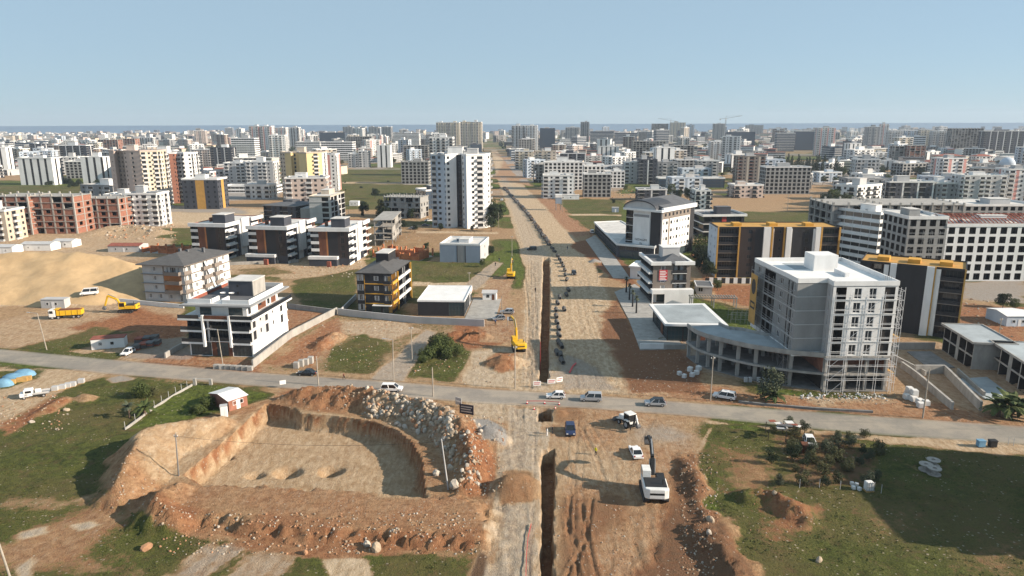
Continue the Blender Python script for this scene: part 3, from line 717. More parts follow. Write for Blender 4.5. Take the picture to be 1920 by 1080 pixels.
def facade(cx, T, W, floors, cols, gf=None):
    """wall with real openings in the plane y=0 of frame T (u, depth, z); floors = [(z, h)]"""
    C = parse(cols); rz = T.to_euler().z
    for fi, (z, h) in enumerate(floors):
        cc = parse(gf) if (gf and fi == 0) else C
        tot = sum(c[2] for c in cc); u = 0.0
        for t, m, wg in cc:
            cw = W * wg / tot; u0, u1 = u, u + cw; u = u1
            cx.W.mat(m or cx.wall); op = None; dep = .16; bal = 0
            mid = (u0 + u1) / 2
            if t == 'w': ww = min(1.5, .62 * cw); op = (mid - ww / 2, mid + ww / 2, z + .95, z + min(2.35, h - .4))
            elif t == 's': ww = min(.7, .5 * cw); op = (mid - ww / 2, mid + ww / 2, z + 1.1, z + min(2.2, h - .4))
            elif t == 't': ww = min(1.5, .7 * cw); op = (mid - ww / 2, mid + ww / 2, z + .2, z + min(2.4, h - .3))
            elif t == 'g': op = (u0 + .1, u1 - .1, z + .12, z + h - .35)
            elif t == 'x': op = (u0 + .06, u1 - .06, z + .9, z + h - .3)
            elif t == 'b': ww = cw * .72; op = (mid - ww / 2, mid + ww / 2, z + .1, z + min(2.4, h - .3)); bal = 1
            elif t == 'l': op = (u0 + .12, u1 - .12, z + .02, z + h - .28); dep = 1.3; bal = 2
            elif t == 'o': ww = cw * .62; op = (mid - ww / 2, mid + ww / 2, z + .5, z + h - .45); dep = 1.6
            elif t == 'O': op = (u0 + .2, u1 - .2, z + .05, z + h - .4); dep = 3.0
            if op is None:
                tquad(cx.W, T, [(u0, 0, z), (u1, 0, z), (u1, 0, z + h), (u0, 0, z + h)]); continue
            a, b_, c, d = op
            for q in (((u0, z), (u1, c)), ((u0, d), (u1, z + h)), ((u0, c), (a, d)), ((b_, c), (u1, d))):
                (p0, q0), (p1, q1) = q
                if p1 - p0 > 1e-4 and q1 - q0 > 1e-4: tquad(cx.W, T, [(p0, 0, q0), (p1, 0, q0), (p1, 0, q1), (p0, 0, q1)])
            if t in 'oO': cx.W.mat('interior_shade')  # unlit depth of open holes painted as a dark colour
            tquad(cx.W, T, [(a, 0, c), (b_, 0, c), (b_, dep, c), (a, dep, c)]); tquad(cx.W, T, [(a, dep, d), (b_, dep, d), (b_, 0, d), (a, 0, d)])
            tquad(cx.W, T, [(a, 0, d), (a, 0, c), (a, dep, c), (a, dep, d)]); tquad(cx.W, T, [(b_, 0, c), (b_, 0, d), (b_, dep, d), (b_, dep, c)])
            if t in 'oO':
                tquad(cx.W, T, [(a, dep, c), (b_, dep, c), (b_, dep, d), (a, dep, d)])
            elif t == 'l':
                cx.W.mat(m or cx.wall)
                tquad(cx.W, T, [(a, dep, c), (b_, dep, c), (b_, dep, d), (a, dep, d)])
                ga, gb = a + (b_ - a) * .18, b_ - (b_ - a) * .18
                if cx.near: put(window_mesh(gb - ga, d - c - .2, cx.style), 'window', cx.root, T @ Vector((ga, dep - .07, c + .05)), rz)
                else: cx.P.mat(cx.pane); tquad(cx.P, T, [(ga, dep - .03, c + .05), (gb, dep - .03, c + .05), (gb, dep - .03, d - .15), (ga, dep - .03, d - .15)])
            elif cx.near:
                put(window_mesh(b_ - a, d - c, 'shop' if (t == 'g' and fi == 0) else cx.style), 'window', cx.root, T @ Vector((a, dep - .07, c)), rz)
            else:
                cx.P.mat(cx.pane); tquad(cx.P, T, [(a, dep, c), (b_, dep, c), (b_, dep, d), (a, dep, d)])
            if bal:
                bw = (cw * .92 if bal == 1 else cw); dp = cx.bal if bal == 1 else .12
                if cx.near: put(balcony_mesh(bw, dp, cx.rail, cx.slab), 'balcony', cx.root, T @ Vector((mid - bw / 2, -.003, z + .02)), rz)
                else:
                    bb = cx.B; bb.mat(cx.slab); x0, x1 = mid - bw / 2, mid + bw / 2
                    bb.box(x0, x1, -dp, 0, z - .16, z, T)
                    bb.mat(cx.rail if cx.rail in M and cx.rail not in ('glass',) else 'glass'); bb.box(x0, x1, -dp - .004, -dp + .1, z + .003, z + .95, T)
                    if bal == 1: bb.box(x0, x0 + .1, -dp + .1, 0, z + .003, z + .95, T).box(x1 - .1, x1, -dp + .1, 0, z + .003, z + .95, T)
def sides(W, D):
    return {'front': (Matrix.Translation((0, 0, 0)), W), 'right': (Matrix.Translation((W, 0, 0)) @ Matrix.Rotation(R(90), 4, 'Z'), D),
            'back': (Matrix.Translation((W, D, 0)) @ Matrix.Rotation(R(180), 4, 'Z'), W), 'left': (Matrix.Translation((0, D, 0)) @ Matrix.Rotation(R(-90), 4, 'Z'), D)}
def roof_flat(root, W, D, H, top='roof_pale', par='white', ph=.6, pt=.25, over=0.0, deck=.02, name='roof'):
    b = mb(top); x0, x1, y0, y1 = -over, W + over, -over, D + over
    b.box(x0 + .01, x1 - .01, y0 + .01, y1 - .01, H - .22 if over > 0 else H - .05, H + deck)
    if ph > 0:
        b.mat(par); b.box(x0, x1, y0, y0 + pt, H - .24, H + ph).box(x0, x1, y1 - pt, y1, H - .24, H + ph)
        b.box(x0, x0 + pt, y0 + pt, y1 - pt, H - .24, H + ph).box(x1 - pt, x1, y0 + pt, y1 - pt, H - .24, H + ph)
    return b.build(name, root)
def roof_hip(root, W, D, H, rise, over=.9, m='roof_tile', fascia='white'):
    b = mb(fascia); x0, x1, y0, y1 = -over, W + over, -over, D + over
    b.box(x0, x1, y0, y1, H - .05, H + .25); b.mat(m); i = min(W, D) / 2 + over; e = .08; z = H + .25
    x0 -= e; x1 += e; y0 -= e; y1 += e
    if W > D: r0, r1 = (x0 + i, (y0 + y1) / 2, z + rise), (x1 - i, (y0 + y1) / 2, z + rise); r0b, r1b = r0, r1
    else: r0, r1 = ((x0 + x1) / 2, y0 + i, z + rise), ((x0 + x1) / 2, y1 - i, z + rise)
    c = [(x0, y0, z + .003), (x1, y0, z + .003), (x1, y1, z + .003), (x0, y1, z + .003)]
    if W > D:
        b.face([c[0], c[1], r1, r0]).face([c[1], c[2], r1]).face([c[2], c[3], r0, r1]).face([c[3], c[0], r0])
    else:
        b.face([c[0], c[1], r0]).face([c[1], c[2], r1, r0]).face([c[2], c[3], r1]).face([c[3], c[0], r0, r1])
    return b.build('roof', root)
def roof_house(root, x0, x1, y0, y1, z, h, m='white', cap='roof_pale', win=None):
    b = mb(m); b.box(x0, x1, y0, y1, z, z + h); b.mat(cap).box(x0 - .15, x1 + .15, y0 - .15, y1 + .15, z + h, z + h + .18)
    if win: b.mat('glass').box((x0 + x1) / 2 - .4, (x0 + x1) / 2 + .4, y0 - .03, y0 - .003, z + h * .4, z + h * .4 + .7)
    return b.build('roof_house', root)
def roof_clutter(root, W, D, H, n, rg):
    kinds = 'water_tank', 'solar_heater', 'vent'
    for i in range(n):
        x = rg.uniform(.12, .82) * W; y = rg.uniform(.12, .82) * D; k = rg.choice(kinds)
        if k == 'water_tank': b = mb('white'); b.tube((x, y, H + .5), (x + 1.4, y, H + .5), .32, n=8); b.mat('metal').beam((x + .2, y, H), (x + .2, y, H + .3), .08).beam((x + 1.2, y, H), (x + 1.2, y, H + .3), .08)
        elif k == 'solar_heater': b = mb('glass_blue'); b.face([(x, y, H + .2), (x + 1.8, y, H + .2), (x + 1.8, y + 1.0, H + 1.0), (x, y + 1.0, H + 1.0)]); b.mat('white').tube((x, y + 1.15, H + 1.1), (x + 1.8, y + 1.15, H + 1.1), .25, n=8); b.mat('metal').beam((x, y + 1.1, H), (x, y + 1.1, H + .9), .06).beam((x + 1.8, y + 1.1, H), (x + 1.8, y + 1.1, H + .9), .06)
        else: b = mb('light_grey'); b.box(x, x + .7, y, y + .7, H, H + .8)
        b.build(k, root)
def place(pl, pr, z=0.0):
    a, c = G(*pl, z), G(*pr, z); d = c - a
    return a, d.length, math.atan2(d.y, d.x)
def block(name, label, cat, W, D, n, fh, front, right=None, left=None, back=None, wall='white', gf=None, gfh=None, near=False, style='white', pane='glass',
          rail='glass', slab='white', bal=1.2, bands=None, roof=('flat', 'roof_pale', 'white', .6, 0.0), houses=(), clutter=0, loc=(0, 0, 0), rz=0.0, group=None, seed=1, tagit=True, base=0.0):
    root = empty(name, loc, rz); cx = Ctx(root, near, wall, style, pane, rail, slab, bal)
    fl = []; z = -.6 if base == 0 else base
    g0 = (gfh or fh)
    fl.append((0.0, g0)); zz = g0
    for i in range(1, n): fl.append((zz, fh)); zz += fh
    H = zz; S = sides(W, D)
    gf = gf or {}
    for s, cols in (('front', front), ('right', right or front), ('back', back or 'p'), ('left', left or right or front)):
        T, ww = S[s]; facade(cx, T, ww, fl, cols, gf.get(s))
    cx.W.mat('concrete'); 
    for s in S:
        T, ww = S[s]; tquad(cx.W, T, [(0, 0, -1.0), (ww, 0, -1.0), (ww, 0, 0), (0, 0, 0)])
    if bands:
        bm, out, bh = bands; cx.W.mat(bm)
        for z, h in fl[1:]: cx.W.box(-out, W + out, -out, 0, z - bh, z).box(-out, W + out, D, D + out, z - bh, z).box(-out, 0, 0, D, z - bh, z).box(W, W + out, 0, D, z - bh, z)
    cx.W.build('wall', root)
    if cx.P.f: tag(cx.P.build('window', root), kind='stuff')
    if cx.B.f: tag(cx.B.build('balcony', root), kind='stuff')
    if roof[0] == 'flat': roof_flat(root, W, D, H, roof[1], roof[2], roof[3], over=roof[4])
    elif roof[0] == 'hip': roof_hip(root, W, D, H, roof[1], roof[2], roof[3], roof[4])
    for h in houses:
        x0, x1, y0, y1, hh, m = h[:6]; roof_house(root, x0 * W, x1 * W, y0 * D, y1 * D, H + .02, hh, m, h[6] if len(h) > 6 else 'roof_pale')
    if clutter: roof_clutter(root, W, D, H + .02, clutter, random.Random(seed))
    if tagit: tag(root, label, cat, group)
    root['_h'] = H; del root['_h']
    return root, W, D, H
def skeleton(name, label, cat, W, D, n, fh, nx, ny, fill=.3, fm='brick_wall', cm='concrete', near=False, loc=(0, 0, 0), rz=0.0, group=None, seed=3, stub=1.0, tagit=True, colw=.42, back=True):
    """unfinished concrete frame: slabs, columns, some infill walls"""
    rg = random.Random(seed); root = empty(name, loc, rz); H = n * fh
    sl = MB(); cb = MB(); ib = MB()
    xs = [W * i / nx for i in range(nx + 1)]; ys = [D * i / ny for i in range(ny + 1)]
    for k in range(1, n + 1):
        z = k * fh
        if near: mb(cm).box(-.35, W + .35, -.35, D + .35, z - .28, z).build('slab', root)
        else: sl.mat(cm).box(-.3, W + .3, -.3, D + .3, z - .28, z)
    for x in xs:
        for y in ys:
            edge = x in (0, W) or y in (0, D)
            if not edge and near is False and n > 4: continue
            for k in range(n + (1 if stub else 0)):
                top = fh - .28 if k < n else stub
                q = (min(max(x, .22), W - .22), min(max(y, .22), D - .22)); c = colw / 2
                if near and k == n: mb(cm).box(q[0] - c, q[0] + c, q[1] - c, q[1] + c, k * fh, k * fh + top).build('column_stub', root)
                elif near: mb(cm).box(q[0] - c, q[0] + c, q[1] - c, q[1] + c, k * fh - (.5 if k == 0 else 0), k * fh + top).build('column', root)
                else: cb.mat(cm).box(q[0] - c, q[0] + c, q[1] - c, q[1] + c, k * fh - (.5 if k == 0 else 0), k * fh + top)
    for k in range(n):
        z0, z1 = k * fh, (k + 1) * fh - .28
        for i in range(nx):
            for yy, always in ((.12, False), (D - .12, back), (D * .5, True)):
                if always or rg.random() < fill:
                    b = ib if not near else MB(); b.mat(fm if yy != D * .5 else ('interior_shade' if not near else fm))
                    x0, x1 = xs[i] + .22, xs[i + 1] - .22
                    if yy < 1 and rg.random() < .75:          # leave a window hole
                        a0, a1 = x0 + (x1 - x0) * .3, x0 + (x1 - x0) * .75
                        b.box(x0, a0, yy - .1, yy + .1, z0, z1).box(a1, x1, yy - .1, yy + .1, z0, z1).box(a0, a1, yy - .1, yy + .1, z0, z0 + .8).box(a0, a1, yy - .1, yy + .1, z1 - .35, z1)
                    else: b.box(x0, x1, yy - .1, yy + .1, z0, z1)
                    if near: b.build('infill_wall', root)
        for j in range(ny):
            for xx in (.12, W - .12):
                if rg.random() < fill + .15:
                    b = ib if not near else MB(); b.mat(fm); y0, y1 = ys[j] + .22, ys[j + 1] - .22
                    if rg.random() < .6:
                        a0, a1 = y0 + (y1 - y0) * .35, y0 + (y1 - y0) * .7
                        b.box(xx - .1, xx + .1, y0, a0, z0, z1).box(xx - .1, xx + .1, a1, y1, z0, z1).box(xx - .1, xx + .1, a0, a1, z0, z0 + .8).box(xx - .1, xx + .1, a0, a1, z1 - .35, z1)
                    else: b.box(xx - .1, xx + .1, y0, y1, z0, z1)
                    if near: b.build('infill_wall', root)
    if not near:
        tag(sl.build('slab', root), kind='stuff'); tag(cb.build('column', root), kind='stuff')
        if ib.f: tag(ib.build('infill_wall', root), kind='stuff')
    if tagit: tag(root, label, cat, group)
    return root, W, D, H
# ================================================================== NEAR BUILDINGS
def dist(a, b): return (G(*a) - G(*b)).length
def place2(pr, pback, W):
    """frame from the near right corner and the far right corner"""
    p = G(*pr); q = G(*pback); y = (q - p).normalized(); x = Vector((y.y, -y.x, 0))
    return p - x * W, (q - p).length, math.atan2(x.y, x.x)
def polyblock(name, label, cat, poly, cols, n, fh, wall='white', near=False, style='white', pane='glass', rail='glass', slab='white', bal=1.2, gfh=None, gf=None,
              roof='roof_pale', par='white', ph=.7, houses=(), clutter=0, loc=(0, 0, 0), rz=0.0, seed=1, z0=0.0):
    """walls along a closed outline (counter-clockwise), one column pattern for each side"""
    root = empty(name, loc, rz); cx = Ctx(root, near, wall, style, pane, rail, slab, bal); fl = [(z0, gfh or fh)]
    for i in range(1, n): fl.append((fl[-1][0] + fl[-1][1], fh))
    H = fl[-1][0] + fl[-1][1]; N = len(poly)
    for i in range(N):
        a = Vector((*poly[i], 0)); b = Vector((*poly[(i + 1) % N], 0)); d = b - a
        T = Matrix.Translation(a) @ Matrix.Rotation(math.atan2(d.y, d.x), 4, 'Z'); c = cols[i % len(cols)]
        facade(cx, T, d.length, fl, c, gf)
        cx.W.mat(wall); tquad(cx.W, T, [(0, 0, -1 + z0), (d.length, 0, -1 + z0), (d.length, 0, z0), (0, 0, z0)])
        if par:
            cx.W.mat(par); cx.W.box(-.05, d.length + .05, -.12, .2, H - .1, H + ph, T)
    cx.W.build('wall', root)
    if cx.P.f: tag(cx.P.build('window', root), kind='stuff')
    if cx.B.f: tag(cx.B.build('balcony', root), kind='stuff')
    mb(roof).prism(poly, H - .3, H + .02).build('roof', root)
    for h in houses: roof_house(root, *h[:4], H + .02, *h[4:])
    if clutter:
        xs = [p[0] for p in poly]; ys = [p[1] for p in poly]
        roof_clutter(root, max(xs) * .8, max(ys) * .8, H + .02, clutter, random.Random(seed))
    tag(root, label, cat); return root, H

# ---- white house with brown panels and wrap-around terraces (left of the cross road)
a, W, rz = place((358, 666), (476, 670)); D = dist((476, 670), (547, 625))
root = empty('apartment_building', a, rz); cx = Ctx(root, True, 'white', 'dark', rail='glass')
S = sides(W, D); gh, fh = 3.9, 3.05; FL = [(gh, fh), (gh + fh, fh)]
facade(cx, S['front'][0], W, [(0, gh)], 'p*.05 g:white*1.2 p:wood*.25 g:wood*.7 p:wood*.2 g:white*1.1 p*.05')
facade(cx, S['front'][0], W, FL, 'l:slate*1.35 p*.14 l:charcoal*1.4 p*.14 l:slate*1.35')
facade(cx, S['right'][0], D, [(0, gh)], 'p')
facade(cx, S['right'][0], D, FL, 't:light_grey s:light_grey t:light_grey p*.1 s p*.5 t p*.5')
facade(cx, S['left'][0], D, [(0, gh)] + FL, 'p w p w p'); facade(cx, S['back'][0], W, [(0, gh)] + FL, 'p w b w p')
cx.W.mat('white').face([(0, 0, gh + 2 * fh - .01), (W, 0, gh + 2 * fh - .01), (W, D, gh + 2 * fh - .01), (0, D, gh + 2 * fh - .01)])
pz = gh + 2 * fh; i0 = 1.6
Tp = lambda s: {'front': Matrix.Translation((i0, i0, 0)), 'right': Matrix.Translation((W - i0, i0, 0)) @ Matrix.Rotation(R(90), 4, 'Z'), 'back': Matrix.Translation((W - i0, D - i0, 0)) @ Matrix.Rotation(R(180), 4, 'Z'), 'left': Matrix.Translation((i0, D - i0, 0)) @ Matrix.Rotation(R(-90), 4, 'Z')}[s]
PF = [(pz, 2.9)]
facade(cx, Tp('front'), W - 2 * i0, PF, 'p*.3 g:white p:white*1.3 g:white*1.2 p*.3'); facade(cx, Tp('right'), D - 2 * i0, PF, 't p w:wood p:wood*.6 t p:wood p*.4')
facade(cx, Tp('left'), D - 2 * i0, PF, 'p w p'); facade(cx, Tp('back'), W - 2 * i0, PF, 'p w p')
cx.W.build('wall', root)
for z in (gh, gh + fh):
    for q in ((-1.1, W * .28, -1.5, -.004, -.42), (W * .72, W + .25, -1.5, -.004, -.42), (W + .004, W + .25, -.002, D, -.3)): mb('white').box(*q[:4], z + q[4], z + .08).build('floor_band', root)
    for q in ((-1.05, W * .28 - .05), (W * .72 + .05, W + .2)): mb('glass').box(*q, -1.48, -1.43, z + .085, z + 1.0).build('balcony_glass', root)
mb('white').box(-1.4, W + 1.3, -1.8, D + .9, pz - .45, pz - .02).build('terrace_slab', root)
[mb('glass').box(*q, pz, pz + .95).build('terrace_glass', root) for q in ((-1.35, W * .25, -1.75, -1.70), (W * .70, W + 1.2, -1.75, -1.70), (W + 1.15, W + 1.2, -1.70, D + .8))]
for x in (W * .285, W * .70): mb('white').box(x, x + .55, -1.9, -1.2, gh - 1.0, pz + .9).build('fin', root, bevel=.05)
mb('wood').box(W * .33, W * .70, -1.75, -1.55, pz - .4, pz + .85).build('balcony_front', root)
rt = pz + 2.9
b = mb('mid_grey'); b.box(-.9, W + .9, -1.2, D + .6, rt, rt + .35); b.mat('white').box(.1, W - .1, .5, D - .3, rt + .35, rt + .42); b.build('roof', root)
b = mb('white'); b.box(.3, W * .38, .6, .85, rt + .42, rt + 1.5).box(.3, .55, .85, D - .6, rt + .42, rt + 1.5).box(W * .56, W - .3, .6, .85, rt + .42, rt + 1.4).box(W - .55, W - .3, .85, D - .6, rt + .42, rt + 1.5).box(.55, W - .55, D - .85, D - .6, rt + .42, rt + 1.5); b.box(W * .38, W * .40, .85, 4.4, rt + .42, rt + 1.5).box(W * .54, W * .56, .85, 4.4, rt + .42, rt + 1.5); b.build('parapet', root)
mb('roof_grey').box(.6, W - .6, 4.6, D - .9, rt + .421, rt + .47).build('roof_deck', root)
mb('roof_red').box(.6, .62, 1.0, D - .9, rt + .47, rt + 1.3).build('flashing', root)
b = mb('slate'); b.box(W * .42, W * .80, D * .42, D * .75, rt + .47, rt + 4.3); b.mat('concrete').box(W * .802, W * .815, D * .42, D * .75, rt + .47, rt + 4.3); b.mat('roof_pale').box(W * .41, W * .82, D * .41, D * .76, rt + 4.3, rt + 4.5); b.mat('interior_shade').box(W * .55, W * .58, D * .418, D * .42, rt + 2.8, rt + 3.3).box(W * .55, W * .58, D * .418, D * .42, rt + .9, rt + 1.5); b.build('roof_house', root)
for x in (.36, .50): mb('white').lathe([(.01, .9), (.5, 1.0), (.75, 1.25)], 10, Matrix.Translation((W * x, D * .36, rt + .3))).build('satellite_dish', root)
tag(root, 'white four storey house with brown panels, glass balconies and dark rooftop box', 'building')

# ---- hip roofed white house, shade painted in as grey, beside the sand mound
a, W, rz = place((274, 563), (351, 567)); D = dist((351, 567), (413, 535))
root, W, D, H = block('apartment_building', 'white house with shade-grey front, dark hip roof and orange balcony walls beside the sand mound', 'building', W, D, 4, 3.0,
    'p*.2 w:light_grey p:taupe*.1 b:light_grey p*.15', 'l:white*.8 w:white b:white p:white*.3 b:white w:white p:white*.2', 'p w p w p', 'p w b w p', wall='light_grey', near=True, style='curtain', rail='taupe', slab='taupe', roof=('hip', 2.6, 1.3, 'roof_tile', 'taupe'), loc=a, rz=rz,
    gf={'front': 'w w w t'}, bands=('taupe', .55, .16))
for z in (3.0, 6.0): mb('orange_panel').box(.9 + W * .45, W * .92, -.06, -.004, z + .15, z + 2.6).build('accent_panel', root)
mb('white').beam((W + .25, D * .42, 12), (W + .6, D * .60, 2), .3, .8).build('slanted_fin', root)
for x, y in ((.3, .5), (.55, .45), (.75, .62)): mb('roof_grey').box(W * x, W * x + .8, D * y, D * y + .8, H + 1.2, H + 3.2).build('chimney', root)

# ---- charcoal house with yellow trim
a, W, rz = place((672, 586), (737, 588)); D = dist((737, 588), (779, 559))
root, W, D, H = block('apartment_building', 'charcoal four storey house with yellow trim and slate hip roof', 'building', W, D, 4, 3.05,
    'x:charcoal*.8 p:charcoal*.9 w:charcoal p:charcoal*.35 b:slate*.9', 'l:ochre*.85 l:charcoal*1.6 p:mid_grey*.12 l:charcoal*1.6', 'p w p w p', 'p w p w p', wall='charcoal', near=True, style='curtain', rail='charcoal', slab='ochre', bal=.8, roof=('hip', 1.9, .35, 'roof_tile', 'charcoal'), loc=a, rz=rz,
    gf={'front': 'x:charcoal*.8 p:charcoal*.6 g:charcoal p:charcoal*.2 g:slate'})
for z in (3.05, 6.1, 9.15): mb('yellow_panel').box(W * .22, W * .80, -.12, -.004, z - .2, z + .12).build('trim_band', root); mb('white').box(W + .005, W + .5, D * .28, D * .98, z - .1, z + .75).build('balcony_parapet', root); mb('yellow_panel').box(W + .005, W + .45, -.1, D * .24, z - .2, z + .6).build('balcony_parapet', root)
for y in (.245, .99): mb('yellow_panel').box(W + .005, W + .6, D * y, D * y + .35, 0, H - .1).build('trim_post', root)
mb('mid_grey').box(W + .005, W + .55, D * .62, D * .62 + .35, 0, H - .1).build('trim_post', root); mb('yellow_panel').box(W * .215, W * .225, -.1, -.004, 0, H - .4).build('trim_post', root)
mb('white').box(W * .45, W * .98, -1.4, -.004, 2.55, 2.75).build('canopy', root)
b = mb('charcoal'); b.box(W * .25, W * .62, D * .55, D * .95, H + .3, H + 4.2); b.mat('roof_pale').box(W * .24, W * .63, D * .54, D * .96, H + 4.2, H + 4.4); b.build('roof_house', root)
# ---- showroom with the white flat roof
a, W, rz = place((784, 592), (871, 593)); D = dist((871, 593), (903, 563))
root, W, D, H = block('showroom', 'low black showroom with a big white flat roof and glazed corner', 'building', W, D, 1, 4.6, 'p:charcoal*2.1 g:charcoal*1.1', 'g:mid_grey g:mid_grey g:mid_grey w:mid_grey g:mid_grey', 'p', 'p', wall='charcoal', near=True, style='shop', loc=a, rz=rz, roof=('flat', 'white', 'white', .25, .15))
mb('sign_white').box(W + .05, W + .25, D * .70, D * .97, 3.2, 4.5).build('sign', root); mb('letter_red').box(W + .252, W + .256, D * .72, D * .78, 3.5, 4.2).box(W + .252, W + .256, D * .80, D * .95, 3.5, 3.8).build('sign_lettering', root)
b = mb('concrete'); b.box(W + .4, W + 9.5, -3.0, D + 1.5, -.3, .14); tag(b.build('paving', None), kind='structure'); o = bpy.data.objects['paving']; o.location = a; o.rotation_euler = (0, 0, rz)
mbk = mb('white'); mbk.prism([(0, 0), (4.5, 0), (4.5, 3), (0, 3)], 0, 2.4); mbk.mat('light_grey').face([(-.3, -.3, 2.4), (4.8, -.3, 2.4), (4.8, 1.5, 3.2), (-.3, 1.5, 3.2)]).face([(-.3, 1.5, 3.2), (4.8, 1.5, 3.2), (4.8, 3.3, 2.4), (-.3, 3.3, 2.4)])
o = mbk.build('wall', None); k = empty('kiosk', G(905, 563), rz); o.parent = k; mb('glass').box(1.2, 2.2, -.03, -.004, .9, 1.9).build('window', k); mb('wood').box(3, 3.9, -.03, -.004, 0, 2.0).build('door', k); tag(k, 'small white kiosk with a light gable roof behind the showroom', 'kiosk')
# ---- three alike dark brown and white apartment houses
def brown_house(pl, pr, pb, label):
    a, W, rz = place(pl, pr); D = dist(pr, pb)
    root, W, D, H = block('apartment_building', label, 'building', W, D, 5, 2.95, 'l:charcoal*.6 p:wood*.55 p:orange_panel*.12 p:charcoal*.75 t:black_brown*.7 p:charcoal*.1',
        'l:slate*.9 t:slate*.6 p:white*.7 t:slate*.6 l:slate*.8 t:wood*.5', 'p w p w p', 'p w p w p', wall='charcoal', near=True, style='dark', rail='white', slab='white', bal=.9, loc=a, rz=rz,
        roof=('flat', 'roof_pale', 'roof_red', .3, -.02), gf={'front': 'w:slate p:slate*.6 w:mid_grey p:slate'}, group='three alike dark apartment houses')
    [mb('white').box(*q, H - .75, H + .75).build('roof_band', root) for q in ((-.5, W + .9, -.9, -.005), (W + .005, W + .9, -.003, D * .35), (W + .005, W + .9, D * .66, D))]
    mb('white').box(-.9, W * .72, -2.2, -.005, 2.75, 3.9).build('podium_band', root); mb('slate').box(-.6, W * .7, -2.0, -.2, 0, 2.75).build('podium', root)
    mb('white').box(W + .005, W + .8, D * .40, D * .60, 3.5, H + 1.4).build('fin', root, bevel=.1)
    for k in (1, 2, 3, 4):
        z = k * 2.95; mb('white').box(W + .005, W + 1.3, D * .02, D * .22, z - .15, z + .55).build('balcony_parapet', root); mb('white').box(W + .005, W + 1.5, D * .72, D * .98, z - .15, z + .2).build('balcony_slab', root)
    b = mb('slate'); b.box(W * .45, W * .82, D * .18, D * .42, H + .02, H + 3.6); b.mat('roof_pale').box(W * .44, W * .83, D * .17, D * .43, H + 3.6, H + 3.8); b.build('roof_house', root)
    mb('wood').box(W * .2, W * .26, D * .3, D * .36, H, H + 1.8).build('chimney', root)
    mb('roof_red').box(W * .48, W * .58, -4.2, -3.2, 0, 2.3).build('gate_post', root)
brown_house((586, 497), (656, 498), (696, 475), 'dark brown and white house with rooftop box, rightmost of three, beside orange brick walls')
brown_house((470, 492), (541, 494), (584, 472), 'dark brown and white house with rooftop box, middle of three alike')
brown_house((363, 485), (427, 487), (473, 464), 'dark brown and white house with rooftop box, leftmost of three alike')
# ---- blue-grey low block by the boulevard
a, W, rz = place((825, 491), (901, 493)); D = dist((901, 493), (912, 477))
root, W, D, H = block('house', 'plain blue grey two storey block with white roof parapet beside the boulevard', 'building', W, D, 2, 3.6, 'p:blue_grey*1.2 p:mid_grey*.6 p:blue_grey', 'p:light_grey w:light_grey p:light_grey', 'p', 'p', wall='blue_grey', near=True, loc=a, rz=rz, roof=('flat', 'roof_pale', 'white', .7, 0.0), houses=((.4, .65, .3, .7, 1.5, 'white'),), clutter=3)
mb('frame_dark').box(W * .42, W * .44, -.03, -.004, 0, 7).box(W * .62, W * .64, -.03, -.004, 0, 7).build('drain_pipe', root)
# ---- unfinished frames and half-built houses on the left side
W = 8.5; a, D, rz = place2((737, 461), (753, 441), W); skeleton('unfinished_building', 'pale concrete frame of a four storey house behind the rightmost dark house', 'building', W, D, 4, 3.1, 2, 3, .12, 'concrete', 'concrete', True, a, rz, seed=5, stub=0)
W = 12.5; a, D, rz = place2((622, 419), (648, 407.5), W)
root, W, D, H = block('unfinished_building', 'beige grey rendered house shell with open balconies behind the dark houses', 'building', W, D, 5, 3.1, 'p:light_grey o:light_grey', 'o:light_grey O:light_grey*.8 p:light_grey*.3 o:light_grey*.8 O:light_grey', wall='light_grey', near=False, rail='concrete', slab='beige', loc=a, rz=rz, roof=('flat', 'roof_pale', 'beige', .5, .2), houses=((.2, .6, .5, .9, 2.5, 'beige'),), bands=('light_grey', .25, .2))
mb('render_grey').box(-6, -.01, 1, D * .7, 0, 8.5).build('annex', root)
a, W, rz = place((721, 408), (789, 410)); skeleton('unfinished_building', 'tan concrete frame of a four storey building left of the tall white tower', 'building', W, 14, 4, 3.2, 5, 3, .5, 'render_grey', 'concrete', False, a, rz, seed=9)
a, W, rz = place((496, 413), (556, 416)); block('apartment_building', 'dark slate house with a flat grey penthouse roof behind the middle dark house', 'building', W, dist((556, 416), (576, 406)), 3, 3.0, 'l:slate w:slate l:slate w:slate', 'l:slate w:slate', wall='slate', rail='charcoal', slab='light_grey', loc=a, rz=rz, roof=('hip', 1.6, .5, 'roof_grey', 'light_grey'), houses=((.3, .6, .4, .7, 2.2, 'slate', 'roof_grey'),))
def brick_walls(loc, rz, W, D, h, label, seed):
    """roofless new walls of orange hollow brick"""
    rg = random.Random(seed); root = empty('brick_walls', loc, rz); nx = max(2, int(W / 4)); ny = max(2, int(D / 4))
    for i in range(nx + 1):
        for j in range(ny + 1):
            x, y = W * i / nx, D * j / ny; mb('brick_orange').box(x - .3, x + .3, y - .3, y + .3, -.3, h * rg.uniform(.8, 1.35)).build('pillar', root)
            if i < nx and rg.random() < .75: mb('brick_orange').box(x + .3, W * (i + 1) / nx - .3, y - .12, y + .12, -.3, h * rg.uniform(.3, .95)).build('wall', root)
            if j < ny and rg.random() < .75: mb('brick_orange').box(x - .12, x + .12, y + .3, D * (j + 1) / ny - .3, -.3, h * rg.uniform(.3, .95)).build('wall', root)
    mb('concrete').box(-.5, W + .5, -.5, D + .5, -.5, .05).build('base_slab', root)
    tag(root, label, 'brick walls')
a, W, rz = place((700, 482), (785, 489)); brick_walls(a, rz, W, 12, 3.6, 'roofless orange brick walls of new houses behind the charcoal and yellow house', 4)
